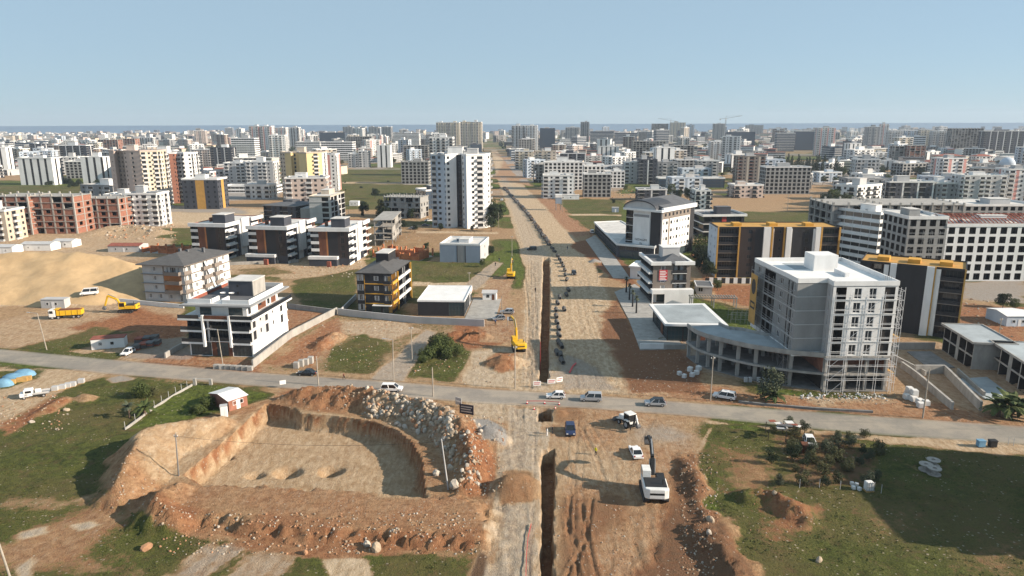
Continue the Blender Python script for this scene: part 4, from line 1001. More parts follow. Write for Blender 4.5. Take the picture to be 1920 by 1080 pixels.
a, W, rz = place((268, 473), (330, 477)); brick_walls(a, rz, W, 9, 2.6, 'roofless orange brick walls behind the sand mound crest', 8)

# ---- right side: hotel with barrel roof
a, D, rz = place2((1236, 487), (1298, 470), 17.0); W = 17.0
root, W, D, H = block('hotel', 'white and charcoal hotel with dark barrel roof and lettered front', 'hotel', W, D, 6, 3.35, 'l:charcoal*.8 p:white*1.9 p:charcoal*.3 p:charcoal*.8', 'p:slate*.5 s:white w:white p:taupe*.5 w:white s:white w:white s:white s:white s:white w:white p:charcoal*1.6', 'l:slate w:slate l:slate w:slate', 'p w w w p', wall='charcoal', near=True, style='dark', loc=a, rz=rz, rail='glass', slab='white', roof=('none',), gf={'front': 'g:charcoal*.8 p:light_grey*1.9 p:charcoal*1.1', 'right': 'g:slate g:slate g:slate g:slate p:charcoal'})
mb('taupe').box(W + .005, W + .09, D * .05, D * .87, H - 3.3, H - .2).build('upper_band', root)
for i in range(7): mb('glass').box(W + .092, W + .12, D * (.10 + .11 * i), D * (.10 + .11 * i) + 1.4, H - 2.2, H - .9).build('window', root)
b = mb('white'); b.box(-.7, W + 1.2, -1.6, -.005, H - .1, H + .8).box(W + .15, W + 1.2, -.005, D, H - .1, H + 1.6).build('cornice', root)
b = mb('roof_dark'); N = 14; cxr = W * .42; hw = W * .42 + .8
arc = [(cxr - hw * math.cos(math.pi * i / N), H + .8 + 3.6 * math.sin(math.pi * i / N)) for i in range(N + 1)]
for i in range(N): (x0, z0), (x1, z1) = arc[i], arc[i + 1]; b.face([(x0, -1.2, z0), (x1, -1.2, z1), (x1, D * .45, z1), (x0, D * .45, z0)])
b.mat('light_grey').face([(x, -.8, z - .3) for x, z in arc]); b.mat('roof_dark')
for i in range(N): (x0, z0), (x1, z1) = arc[i], arc[i + 1]; b.face([(x0, -1.2, z0), (x0, -1.2, z0 - .5), (x1, -1.2, z1 - .5), (x1, -1.2, z1)])
b.build('barrel_roof', root)
b = mb('roof_grey'); b.face([(W + .4, 2, H + 1.55), (W + .4, D, H + 1.55), (W * .35, D, H + 4.6), (W * .35, 2, H + 4.6)]).face([(-.5, D, H + .9), (-.5, D * .44, H + .9), (W * .35, D * .44, H + 4.59), (W * .35, D, H + 4.59)]).face([(W + .4, D, H + 1.55), (-.5, D, H + .9), (W * .35, D, H + 4.58)]).face([(W + .4, 2, H + 1.55), (W * .35, 2, H + 4.6), (W * .35, 2, H + .5), (W + .4, 2, H + .5)]); b.build('roof', root)
mb('white').box(W * .22, W * .70, -.35, -.005, 2.5, H - 1.6).build('sign_panel', root); mb('mid_grey').box(W * .24, W * .68, -.36, -.352, H - 2.8, H - 1.7).build('panel_window', root); mb('mid_grey').box(W * .24, W * .68, -.36, -.352, 2.6, 4.8).build('panel_window', root)
def text(s, size, root, loc, rot, m, name='lettering', align='CENTER'):
    cu = bpy.data.curves.new(name, 'FONT'); cu.body = s; cu.size = size; cu.align_x = align; cu.extrude = .02; cu.resolution_u = 2; cu.fill_mode = 'BOTH'
    o = bpy.data.objects.new(name, cu); col.objects.link(o); bpy.context.view_layer.update()
    dg = bpy.context.evaluated_depsgraph_get(); me = bpy.data.meshes.new_from_object(o.evaluated_get(dg)); bpy.data.objects.remove(o)
    me.materials.clear(); me.materials.append(M[m]); p = bpy.data.objects.new(name, me); p.location = loc; p.rotation_euler = rot; return link(p, root)
text('GEDAGIM', 1.35, root, (W * .46, -.38, 7.2), (R(90), 0, 0), 'letter_black'); text('10s', 1.1, root, (W * .46, -.38, 5.7), (R(90), 0, 0), 'letter_black')
# hotel podium along the boulevard
p0, p1, p2 = G(1115, 437), G(1157, 482), G(1226, 489); e = (p0 - p1)
q = empty('shop_wing', p1, 0); L0 = (p2 - p1); poly = [(0, 0), (L0.x, L0.y), (L0.x + 4, L0.y + 14), (e.x + 14, e.y + 4), (e.x, e.y)]
cx = Ctx(q, True, 'white', 'dark')
for i in range(5):
    A_, B_ = Vector((*poly[i], 0)), Vector((*poly[(i + 1) % 5], 0)); d = B_ - A_; T = Matrix.Translation(A_) @ Matrix.Rotation(math.atan2(d.y, d.x), 4, 'Z')
    facade(cx, T, d.length, [(0, 3.2), (3.2, 2.4)], 'p' if i in (1, 2, 3) else ('p:slate*.3 ' + 'g:slate ' * (5 if i == 0 else 10) + 'p:slate*.3'))
    cx.W.mat('white').box(-.2, d.length + .2, -.5, -.01, 5.2, 6.0, T)
cx.W.build('wall', q); mb('roof_pale').prism(poly, 5.55, 5.62).build('roof', q); mb('roof_blue').prism([(.5, 1.5), (L0.x * .9, L0.y + 1.5), (L0.x + 1, L0.y + 9), (e.x * .35 + 8, e.y * .35)], 5.621, 5.66).build('roof_terrace', q)
tag(q, 'low white edged shop wing with many dark glass bays along the boulevard below the hotel', 'shop')
a, W, rz = place((1181, 522), (1205, 524)); block('shop', 'small white flat roofed annex between hotel wing and beige corner house', 'shop', 7, 11, 1, 4.5, 'w:white', 'p', 'g:charcoal g:charcoal g:charcoal', wall='white', near=True, style='dark', loc=a, rz=rz, roof=('flat', 'white', 'white', .3, .5))
# ---- beige corner house with banner
a, W, rz = place((1222, 567), (1292, 566)); D = 17
root, W, D, H = block('apartment_building', 'taupe corner house with white curved eaves and a red banner on its front', 'building', W, D, 4, 3.15, 'p:taupe*.35 t:taupe*.9 p:taupe*.3 l:taupe*1.15 p:taupe*.3', 'w:taupe p:taupe l:taupe p:taupe w:taupe', 'l:slate l:slate l:slate l:slate', 'p w p', wall='taupe', near=True, style='curtain', rail='charcoal', slab='white', loc=a, rz=rz, roof=('none',), gf={'front': 'p:white*.3 g:white*.8 p:white*1.6'})
mb('white').box(-.9, W * .46, -1.0, -.005, H - .35, H + .7).box(W * .56, W + 1.0, -1.0, -.005, H - .35, H + .7).box(-.9, -.005, -.005, D, H - .35, H + .7).box(W + .005, W + 1, -.005, D, H - .35, H + .5).build('eaves', root)
b = mb('roof_grey'); b.box(0, W, 0, D, H - .02, H + .03); b.face([(W * .2, .4, H + .04), (W * .98, .4, H + .04), (W * .62, D * .3, H + 2.4)]).face([(W * .98, .4, H + .04), (W * .98, D * .45, H + .04), (W * .62, D * .3, H + 2.4)]).face([(W * .98, D * .45, H + .04), (W * .2, D * .45, H + .04), (W * .62, D * .3, H + 2.4)]).face([(W * .2, D * .45, H + .04), (W * .2, .4, H + .04), (W * .62, D * .3, H + 2.4)]); b.build('roof', root)
roof_house(root, W * .42, W * .88, D * .5, D * .8, H + .03, 3.6, 'light_grey', 'white')
for k in (1, 2, 3): mb('white').box(-1.3, -.005, .2, D - .2, 3.15 * k - .25, 3.15 * k + .45).build('balcony_parapet', root)
mb('white').box(-.6, W + .5, -2.6, -.005, 3.3, 4.6).box(W * .28, W + .5, -2.6, -2.3, 0, 3.3).box(-.6, -.3, -2.6, -2.3, 0, 3.3).build('porch', root)
b = mb('letter_red'); b.box(W * .16, W * .38, -.16, -.05, 7.0, 10.6); b.mat('sign_white')
for i in range(6): b.box(W * .18, W * (.36 - .03 * (i % 2)), -.17, -.161, 7.3 + i * .55, 7.55 + i * .55)
b.mat('cloth_blue').box(W * .16, W * .38, -.165, -.1605, 7.0, 7.25); b.build('banner', root)
# ---- dark block right of the hotel
a, W, rz = place((1318, 448), (1393, 447)); root, W, D, H = block('apartment_building', 'black glazed block with white roof band and a red panel right of the hotel', 'building', W, 18, 3, 3.8, 'l:charcoal x:charcoal p:red_panel*.5 x:charcoal l:charcoal', 'l:charcoal x:charcoal', wall='charcoal', rail='charcoal', slab='white', loc=a, rz=rz, roof=('flat', 'roof_grey', 'white', .9, 1.0), houses=((.4, .75, .3, .6, 3.6, 'slate', 'roof_grey'),), bands=('white', .4, .4), clutter=3)
# ---- black and yellow housing rows
def ochre_row(pl, pr, D, cols, pillars, label):
    a, W, rz = place(pl, pr)
    root, W, D, H = block('apartment_building', label, 'building', W, D, 6, 3.1, cols, 'p:white w:white p:white w:white p:white', 'p:pale_blue s:pale_blue p:pale_blue s:pale_blue p:pale_blue', 'p w p w p w p', wall='charcoal', near=True, style='dark', rail='charcoal', slab='taupe', loc=a, rz=rz, roof=('flat', 'ochre', 'charcoal', .35, 0.05))
    for x0, x1, m, o in pillars: mb(m).box(W * x0, W * x1, -o, -.005, 0, H + .3).build('pillar', root)
    for x in (.15, .45, .75): mb('yellow_panel').box(W * x, W * x + 3, D * .3, D * .6, H + .03, H + 1.1).build('roof_light', root)
    return root
ochre_row((1341, 520), (1566, 521), 14, 'l:black_brown*1.5 p:black_brown*.5 w:black_brown*.7 p:charcoal*.9 p:white*.45 s:black_brown*.9 p:white*.4 p:charcoal*.6 w:charcoal*.9 p:white*.4 l:black_brown*1.5', ((-.006, .006, 'ochre', .5), (.170, .182, 'ochre', .5), (.375, .43, 'white', .8), (.44, .452, 'ochre', .6), (.54, .552, 'ochre', .6), (.56, .60, 'white', .8), (.80, .838, 'white', .8), (.845, .857, 'ochre', .5), (.99, 1.004, 'ochre', .5)), 'long black housing block with white piers and ochre frames behind the red earth plot')
ochre_row((1600, 611), (1794, 637), 13, 'p:charcoal*.8 l:black_brown p:white*.35 p:charcoal*1.5 p:charcoal*1.5 p:white*.7 l:black_brown*1.7', ((.30, .36, 'white', .7), (.645, .715, 'white', .7), (.715, .73, 'ochre', .5), (.985, 1.0, 'ochre', .5)), 'black housing block with white pier and ochre framed balconies behind the white scaffolded building')
# low white and black wall in front of the first row
a, W, rz = place((1322, 531), (1436, 532)); root = empty('garden_wall', a, rz); n_ = 15
for i in range(n_): mb('white' if i % 2 else 'charcoal').box(W * i / n_, W * (i + 1) / n_ - .02, 0, .25 + .06 * (i % 2), 0, 1.9 + .12 * (i % 2)).build('wall_panel', root)
tag(root, 'low garden wall of alternating white and black panels by the red earth plot', 'wall')

# ---- the white building under scaffolding
a, W, rz = place((1543, 734), (1661, 733)); HH = 8.0 + 5 * 3.05
def loc2(p, o, rz):
    d = p - o; c, s_ = math.cos(-rz), math.sin(-rz); return (d.x * c - d.y * s_, d.x * s_ + d.y * c)
k1, k2, k3 = (loc2(G(*p, HH + .8), a, rz) for p in ((1427, 484), (1497, 523), (1527, 517)))
poly = [(0, 0), (W, 0), (W, k1[1]), (k1[0], k1[1]), (k2[0], k2[1]), (k3[0], k2[1] + .3), (k3[0], k3[1] - 4 if k3[1] - 4 < k2[1] else k2[1] - 3)]
poly = [(0, 0), (W, 0), (W + .5, k1[1]), (k2[0] - .8, k1[1]), (k2[0], k2[1] + 5), (k2[0], k2[1]), (.2, k2[1] + .2)]
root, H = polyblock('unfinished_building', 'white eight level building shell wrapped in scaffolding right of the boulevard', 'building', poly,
    ['p*.12 O*.75 p*.2 t*.9 t*.9 p*.2 O*.75 p*.12', 'O p w p O p w p O', 'p w p w p', 'w:render_grey O:render_grey w:render_grey', 'O:render_grey t:render_grey O:render_grey w:render_grey p:render_grey', 'p:render_grey', 'p:light_grey t:light_grey p:light_grey w:light_grey'], 5, 3.05, wall='white', near=True, style='white', roof='white', par='white', ph=.9, loc=a, rz=rz, z0=8.0)  # greys on the left flank put its shade into the wall colour
b = mb('white'); b.box(W * .15, W * .55, poly[2][1] * .55, poly[2][1] * .75, H, H + 3.6); b.build('roof_house', root)
mb('white').box(W * .45, W * .52, poly[2][1] * .3, poly[2][1] * .5, H + .02, H + .9).build('roof_upstand', root); mb('roof_blue').box(-1.5, W * .4, poly[2][1] * .62, poly[2][1] * .9, H + .021, H + .06).build('roof_deck', root)
for x in (W * .84, W * .87, W * .90, W * .93): mb('concrete').box(x, x + .06, 1.5, 1.56, H, H + 1.7).build('rebar', root)
for z in (3.85, 7.95): mb('concrete').box(-.3, W + .3, -.3, poly[2][1], z - .35, z).build('slab', root)
for i in range(4):
    for y in (.3, 6, 12, 18): mb('concrete').box(W * i / 3 - .3 + (.35 if i == 0 else -.35 if i == 3 else 0), W * i / 3 + .3 + (.35 if i == 0 else -.35 if i == 3 else 0), y, y + .6, -.5, 7.6).build('column', root)
for z in (0, 3.86):
    for q in ((.4, W - .4, 5, 5.2), (W - .2, W - .05, .9, 24), (-.1, .05, 1.2, 14)): mb('brick_wall' if z else 'interior_shade').box(*q, z, z + 3.6).build('infill_wall', root)
mb('concrete_dark').box(-.2, W + .2, -.2, 20, -.3, .1).build('floor_slab', root)
for i in (3, 4, 5, 6):
    e0, e1 = Vector((*poly[i], 0)), Vector((*poly[(i + 1) % 7], 0)); d = e1 - e0; T = Matrix.Translation(e0) @ Matrix.Rotation(math.atan2(d.y, d.x), 4, 'Z')
    for k in range(1, 5): mb('light_grey').box(.02, d.length - .02, -.10, -.004, 8 + k * 3.05 - .16, 8 + k * 3.05 + .02, T).build('floor_band', root)
for z in (11.05, 14.1, 17.15, 20.2): mb('white').box(-.06, W + .08, -.12, -.005, z - .12, z + .06).build('floor_band', root)
def scaffold(name, label, loc, rz, L, Hh, bay=2.2, lift=2.0, dp=.9, m='steel_white', planks=True, diag=True, seed=1):
    """tube scaffold along +x of its frame, standing in front (-y)"""
    rg = random.Random(seed); root = empty(name, loc, rz); n_ = max(1, int(round(L / bay))); k_ = int(Hh / lift); r = .045
    for i in range(n_ + 1):
        x = L * i / n_
        for y in (-dp, 0): mb(m).tube((x, y, 0), (x, y, k_ * lift + .8), r, n=5).build('standard', root)
    for k in range(1, k_ + 1):
        z = k * lift
        for y in (-dp, 0): mb(m).tube((0, y, z), (L, y, z), r, n=5).build('ledger', root)
        bb = mb(m)
        for i in range(n_ + 1): bb.tube((L * i / n_, -dp, z - .06), (L * i / n_, 0, z - .06), r * .8, n=4)
        tag(bb.build('transom', root), kind='stuff')
    if diag:
        for k in range(k_):
            i = rg.randrange(n_); mb(m).tube((L * i / n_, -dp - .05, k * lift), (L * (i + 1) / n_, -dp - .05, (k + 1) * lift), r * .8, n=5).build('brace', root)
    if planks:
        for k in range(1, k_ + 1):
            if rg.random() < .45: i = rg.randrange(n_); mb('timber').box(L * i / n_, L * min(n_, i + 2) / n_, -dp + .1, -.1, k * lift + .05, k * lift + .10).build('plank', root)
    tag(root, label, 'scaffold'); return root
off = Vector((math.sin(rz), -math.cos(rz), 0))
scaffold('scaffold', 'steel scaffold across the front of the white unfinished building', a + off * .7, rz, W, HH, bay=3.4, lift=3.05, planks=False, seed=2)
ax = Vector((math.cos(rz), math.sin(rz), 0)); scaffold('scaffold', 'steel scaffold on the right flank of the white unfinished building', a + ax * (W + .6), rz + R(90), 16, HH, bay=2.6, lift=2.0, planks=True, seed=4)
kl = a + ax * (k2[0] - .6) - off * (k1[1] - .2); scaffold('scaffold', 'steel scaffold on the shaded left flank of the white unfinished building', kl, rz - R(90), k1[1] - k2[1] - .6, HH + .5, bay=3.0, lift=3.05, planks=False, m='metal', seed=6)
# hanging advert net on its shaded side
b = mb('ochre'); b.box(0, 4.2, -.06, 0, 9, 21); b.mat('letter_black'); b.prism([(2.1 + 1.4 * math.cos(t * .5236), 1.9 * math.sin(t * .5236)) for t in range(12)], 0, .02, Matrix.Translation((0, -.061, 18)) @ Matrix.Rotation(R(90), 4, 'X')); b.box(.6, 3.6, -.07, -.061, 12.6, 14.4); b.mat('ochre').box(1.0, 3.2, -.08, -.071, 13.1, 13.9)
o = b.build('advert_banner'); o.location = kl + ax * -1.6 + off * 2.0; o.rotation_euler = (0, 0, rz - R(90)); tag(o, 'yellowish advert cloth hung on the shaded side of the scaffolded building', 'banner')
# ---- curved concrete arcade in front of it
outer = [G(*p) for p in ((1286, 668), (1302, 681), (1322, 690), (1345, 697), (1378, 706), (1412, 714), (1478, 725), (1541, 732))]
key = outer; outer = []
for i in range(len(key) - 1):              # smooth the sweep of the arcade
    p0, p1, p2, p3 = key[max(i - 1, 0)], key[i], key[i + 1], key[min(i + 2, len(key) - 1)]
    for t in (0, .25, .5, .75): outer.append(.5 * ((2 * p1) + (p2 - p0) * t + (2 * p0 - 5 * p1 + 4 * p2 - p3) * t * t + (3 * p1 - p0 - 3 * p2 + p3) * t * t * t))
outer.append(key[-1])
inn = []
for i, p in enumerate(outer):
    d = (outer[min(i + 1, len(outer) - 1)] - outer[max(i - 1, 0)]).normalized(); inn.append(p + Vector((-d.y, d.x, 0)) * (8.0 + 2.5 * min(1, i / 12)))
o0 = outer[0]; ring = [((p - o0).x, (p - o0).y) for p in outer] + [((p - o0).x, (p - o0).y) for p in inn[::-1]]
root = empty('curved_arcade', o0)
for z in (.12, 3.9, 7.7): mb('concrete_dark' if z < 5 else 'concrete').prism(ring, z - .4, z).build('slab', root)
for i in range(len(outer) - 1):
    p, q = outer[i] - o0, outer[i + 1] - o0; d = (q - p).normalized(); n_ = Vector((d.y, -d.x, 0)) * .02
    mb('concrete').beam((p.x + n_.x, p.y + n_.y, 3.72), (q.x + n_.x, q.y + n_.y, 3.72), .3, .48).build('edge_beam', root)
mb('roof_blue').prism(ring, 7.701, 7.72).build('roof', root)
for lst, nm in ((outer, 'parapet'), (inn, 'parapet')):
    for i in range(len(lst) - 1):
        p, q = lst[i] - o0, lst[i + 1] - o0; mb('concrete').beam((p.x, p.y, 7.95), (q.x, q.y, 7.95), .3, .9).build(nm, root)
for i, p in enumerate(outer):
    if i % 4: continue
    q = p - o0; r_ = inn[i] - o0; m_ = q * .92 + r_ * .08
    mb('concrete').box(m_.x - .35, m_.x + .35, m_.y - .35, m_.y + .35, -.6, 7.3).build('column', root); m_ = q * .35 + r_ * .65; mb('concrete').box(m_.x - .3, m_.x + .3, m_.y - .3, m_.y + .3, -.6, 7.3).build('column', root)
for i in range(len(inn) - 1):
    p, q = inn[i] - o0, inn[i + 1] - o0
    for z in (1.7, 5.6): mb('brick_wall' if (i // 4 + int(z)) % 3 else 'interior_shade').beam((p.x, p.y, z), (q.x, q.y, z), .25, 3.4).build('back_wall', root)
tag(root, 'curved two storey concrete arcade sweeping round the scaffolded building', 'arcade')
# ---- low shop with the blue grey roof
z5 = 5.0; rp = [G(*p, z5) for p in ((1247, 608), (1366, 610), (1321, 569), (1217, 570))]; o0 = Vector((rp[0].x, rp[0].y, 0)); pl_ = [((p - o0).x, (p - o0).y) for p in rp]; cen = (sum(p[0] for p in pl_) / 4, sum(p[1] for p in pl_) / 4)
root = empty('shop', o0); mb('white').prism(pl_, z5 - .5, z5 + .05).build('roof_edge', root); ins = [(cen[0] + (p[0] - cen[0]) * .86, cen[1] + (p[1] - cen[1]) * .86) for p in pl_]; mb('roof_blue').prism(ins, z5 + .051, z5 + .09).build('roof', root)
inw = [(cen[0] + (p[0] - cen[0]) * .88, cen[1] + (p[1] - cen[1]) * .88) for p in pl_]; cx = Ctx(root, True, 'charcoal', 'dark')
for i in range(4):
    A_, B_ = Vector((*inw[i], 0)), Vector((*inw[(i + 1) % 4], 0)); d = B_ - A_; T = Matrix.Translation(A_) @ Matrix.Rotation(math.atan2(d.y, d.x), 4, 'Z'); facade(cx, T, d.length, [(0, 4.5)], 'g:black_brown g:black_brown p:wood*.5 g:black_brown' if i in (0, 3) else 'p')
cx.W.build('wall', root); tag(root, 'low dark shop with a wide flat blue grey roof at the end of the arcade', 'shop')
# ---- pavements
def slab(pts, z, m, name='pavement'):
    g = [G(*p) for p in pts]; o0 = g[0]; pl_ = [((p - o0).x, (p - o0).y) for p in g]
    ar = sum(pl_[i][0] * pl_[(i + 1) % len(pl_)][1] - pl_[(i + 1) % len(pl_)][0] * pl_[i][1] for i in range(len(pl_)))
    o = mb(m).prism(pl_ if ar > 0 else pl_[::-1], -.5, z).build(name); o.location = (o0.x, o0.y, 0); return tag(o, kind='structure')
slab(((1152, 548), (1180, 602), (1200, 656), (1285, 655), (1262, 625), (1240, 600), (1222, 572), (1200, 540), (1190, 533)), .15, 'concrete')
slab(((1098, 450), (1116, 441), (1156, 486), (1182, 523), (1150, 522)), .15, 'concrete')
a, W, rz = place((1200, 655), (1285, 655)); root = empty('site_wall', a, rz); mb('white').box(0, W * .52, .0, .3, 0, 1.5).build('wall_panel', root); mb('concrete').box(W * .52 + .02, W, 0, .3, 0, 1.3).build('wall_panel', root); tag(root, 'low white and concrete wall at the end of the pale pavement', 'wall')
# ---- pergola and steel frame behind the shop
a, W, rz = place((1296, 577), (1380, 578)); root = empty('pergola', a, rz)
for x in (0, .5, 1): mb('concrete').box(W * x - .15, W * x + .15, -.15, .15, 0, 3).box(W * x - .15, W * x + .15, 2.85, 3.15, 0, 3).build('post', root)
for y in (0, 3): mb('concrete').box(-.4, W + .4, y - .12, y + .12, 3.0, 3.3).build('beam', root)
for i in range(18): mb('concrete').box(W * i / 17 - .08, W * i / 17 + .08, -.5, 3.5, 3.3, 3.5).build('rafter', root)
tag(root, 'long concrete pergola behind the low dark shop', 'pergola')
a, W, rz = place((1370, 606), (1432, 608)); root = empty('green_pitch_fence', a, rz)
for i in range(8): mb('metal').tube((W * i / 7, 0, 0), (W * i / 7, 0, 3.2), .05, n=5).tube((W * i / 7, 5, 0), (W * i / 7, 5, 3.2), .05, n=5).build('post', root)
for z in (1.2, 3.2): mb('metal').tube((0, 0, z), (W, 0, z), .04, n=5).tube((0, 5, z), (W, 5, z), .04, n=5).build('rail', root)
tag(root, 'open steel post fence round the small green plot', 'fence')
a, W, rz = place((1306, 552), (1335, 553)); block('garden_house', 'small garden house with a flat grey roof beside the taupe corner house', 'house', W, 8, 1, 2.8, 'w p', 'p', wall='light_grey', near=True, loc=a, rz=rz, roof=('flat', 'roof_grey', 'white', .2, .3))
# ---- unfinished villas on the right
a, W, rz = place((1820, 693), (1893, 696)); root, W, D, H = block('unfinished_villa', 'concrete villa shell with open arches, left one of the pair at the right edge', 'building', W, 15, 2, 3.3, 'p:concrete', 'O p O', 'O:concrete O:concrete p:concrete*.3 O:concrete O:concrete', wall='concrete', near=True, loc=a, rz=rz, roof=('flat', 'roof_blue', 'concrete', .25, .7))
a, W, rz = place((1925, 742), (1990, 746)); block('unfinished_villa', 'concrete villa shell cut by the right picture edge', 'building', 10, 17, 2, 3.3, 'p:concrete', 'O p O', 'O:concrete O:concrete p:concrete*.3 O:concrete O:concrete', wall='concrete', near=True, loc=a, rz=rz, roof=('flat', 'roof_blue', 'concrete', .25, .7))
def low_wall(pts, h, t, m, name, label, cat='wall', dz=0.0):
    g = [onground(*p) for p in pts]; o0 = g[0]; root = empty(name, o0)
    for i in range(len(g) - 1):
        p, q = g[i] - o0, g[i + 1] - o0; mb(m).beam((p.x, p.y, p.z + h / 2 - .2), (q.x, q.y, q.z + h / 2 - .2), t, h + .4).build('wall_section', root)
    return tag(root, label, cat)
low_wall([(1690, 690), (1720, 712), (1785, 768)], 1.6, .5, 'concrete', 'ramp_wall', 'left concrete ramp wall leading down beside the white wrapped pallets')
low_wall([(1715, 700), (1770, 700), (1838, 770)], 2.0, .5, 'concrete', 'ramp_wall', 'right concrete ramp wall curving towards the cross road')
low_wall([(1795, 700), (1845, 745)], 1.2, .4, 'concrete', 'pool_wall', 'short concrete wall of the unfinished pool beside the villas')
low_wall([(1672, 655), (1752, 655)], 1.8, .3, 'concrete', 'plot_wall', 'pale concrete wall between the scaffolded building and the first villa')
low_wall([(1672, 672), (1735, 705)], 1.2, .4, 'concrete', 'plot_wall', 'oblique concrete retaining wall right of the scaffold')
slab(((1700, 660), (1745, 660), (1790, 690), (1740, 690)), .2, 'concrete_dark', 'basement_slab'); slab(((1790, 712), (1850, 708), (1900, 745), (1850, 750)), .2, 'roof_blue', 'pool_floor')
# ---- boundary walls left
low_wall([(474, 690), (548, 632), (632, 588)], 2.0, .35, 'concrete', 'boundary_wall', 'long grey concrete boundary wall beside the white and brown house')
low_wall([(632, 590), (540, 578)], 1.6, .3, 'concrete', 'boundary_wall', 'grey boundary wall behind the white and brown house')
low_wall([(634, 590), (665, 594), (780, 606), (908, 612)], 2.0, .35, 'light_grey', 'boundary_wall', 'long light grey wall in front of the charcoal house and showroom')
low_wall([(640, 588), (668, 560)], 1.6, .3, 'light_grey', 'boundary_wall', 'grey side wall left of the charcoal and yellow house')
low_wall([(225, 568), (345, 578)], 1.2, .3, 'white', 'boundary_wall', 'white fence wall with posts before the hip roofed house')
low_wall([(310, 672), (328, 660), (356, 645)], 1.4, .35, 'concrete', 'boundary_wall', 'short grey wall left of the white and brown house')
low_wall([(352, 500), (440, 497), (560, 492)], 1.3, .3, 'concrete', 'boundary_wall', 'grey plot wall in front of the dark brown houses')
# ================================================================== TOWERS AND BLOCKS OF THE MIDDLE DISTANCE
OCC = []                                   # ground already built on: (x, y, radius)
def occ(px0, px1, py, D):
    a, c = G(px0, py), G(px1, py); OCC.append(((a.x + c.x) / 2, (a.y + c.y) / 2 + D / 2, max((c - a).length, D) * .62 + 4))
def cols_for(style, L, rg):
    k = max(2, int(round(L / 3.7))); out = []
    pat = {'white': 'b w b p*.4', 'white_grey': 'b:white w:light_grey p:light_grey*.5 b:white', 'slim': 'p:white*1.1 x:charcoal*.5', 'cream': 'b:cream w:cream p:cream*.3', 'beige': 'w:beige b:beige p:beige*.3', 'pink': 'b:pinkish w:pinkish w:pinkish',
           'slate': 'l:slate w:slate p:white*.25', 'office': 'x:slate', 'office_pale': 'x:white', 'glass': 'g:slate', 'redwhite': 'b:white p:pink_panel*.5 w:white', 'grey': 'o:render_grey', 'shell': 'o:white', 'brown': 'l:taupe w:taupe p:beige*.4', 'greyfin': 'w:mid_grey b:light_grey p:mid_grey*.4', 'blue': 'w:pale_blue b:pale_blue p:blue_grey*.4', 'orange': 'w:slate w:slate p:ochre*.7'}[style].split()
    if style == 'orange': return 'w:slate w:slate p:ochre*1.3 w:slate w:slate'
    for i in range(k): out.append(pat[i % len(pat)])
    return ' '.join(out)
SW = {'white': 'white', 'white_grey': 'white', 'slim': 'white', 'cream': 'cream', 'beige': 'beige', 'pink': 'pinkish', 'slate': 'slate', 'office': 'slate', 'office_pale': 'white', 'glass': 'slate', 'redwhite': 'white', 'grey': 'render_grey', 'shell': 'white', 'brown': 'taupe', 'greyfin': 'mid_grey', 'blue': 'pale_blue', 'orange': 'slate'}
def styled(style, W, D, n, fh, label, loc, rz, seed, tagit=True, cat='building', hip=False):
    rg = random.Random(seed)
    if style in ('skel', 'brick'):
        return skeleton('unfinished_building', label, cat, W, D, n, fh, max(2, int(W / 5)), max(2, int(D / 5.5)), .55 if style == 'skel' else .85, 'concrete_dark' if style == 'skel' else 'brick_wall', 'concrete', False, loc, rz, seed=seed, tagit=tagit, colw=.75)
    roofs = [('flat', 'roof_pale', SW[style], .7, 0.0), ('flat', 'roof_grey', 'white', .7, .3), ('flat', 'roof_pale', 'white', .9, .2)]
    roof = rg.choice(roofs)
    if hip: roof = ('hip', 2.2, .6, 'roof_red' if rg.random() < .5 else 'roof_tile', 'white')
    x = rg.uniform(.15, .5); hs = [(x, x + .28, .3, .65, rg.choice((2.6, 3.0, 4.2)), rg.choice(('white', SW[style], 'light_grey')))]
    nm = 'office_building' if style in ('office', 'office_pale', 'glass') else 'unfinished_building' if style in ('grey', 'shell') else 'apartment_building'
    return block(nm, label, cat, W, D, n, fh, cols_for(style, W, rg), cols_for(style, D, rg), wall=SW[style], rail={'slate': 'charcoal', 'brown': 'wood'}.get(style, 'glass' if rg.random() < .3 else 'light_grey'), slab='white', roof=roof, houses=hs if not hip else (), clutter=4 if n > 4 else 2, loc=loc, rz=rz, seed=seed, tagit=tagit,
                 bands=('white', .35, .55) if style in ('office', 'office_pale') else None, pane='glass_blue' if style in ('glass', 'office') else 'glass')
def mid(xl, xr, yb, yt, style, label, D=15, yaw=0.0, hip=False):
    a, W, rz = place((xl, yb), (xr, yb)); h = height_to(a, yt); n = max(1, int(round(h / 3.1))); occ(xl, xr, yb, D)
    styled(style, W, D, n, h / n, label, a, rz + R(yaw), int(xl * 7 + yb), hip=hip)
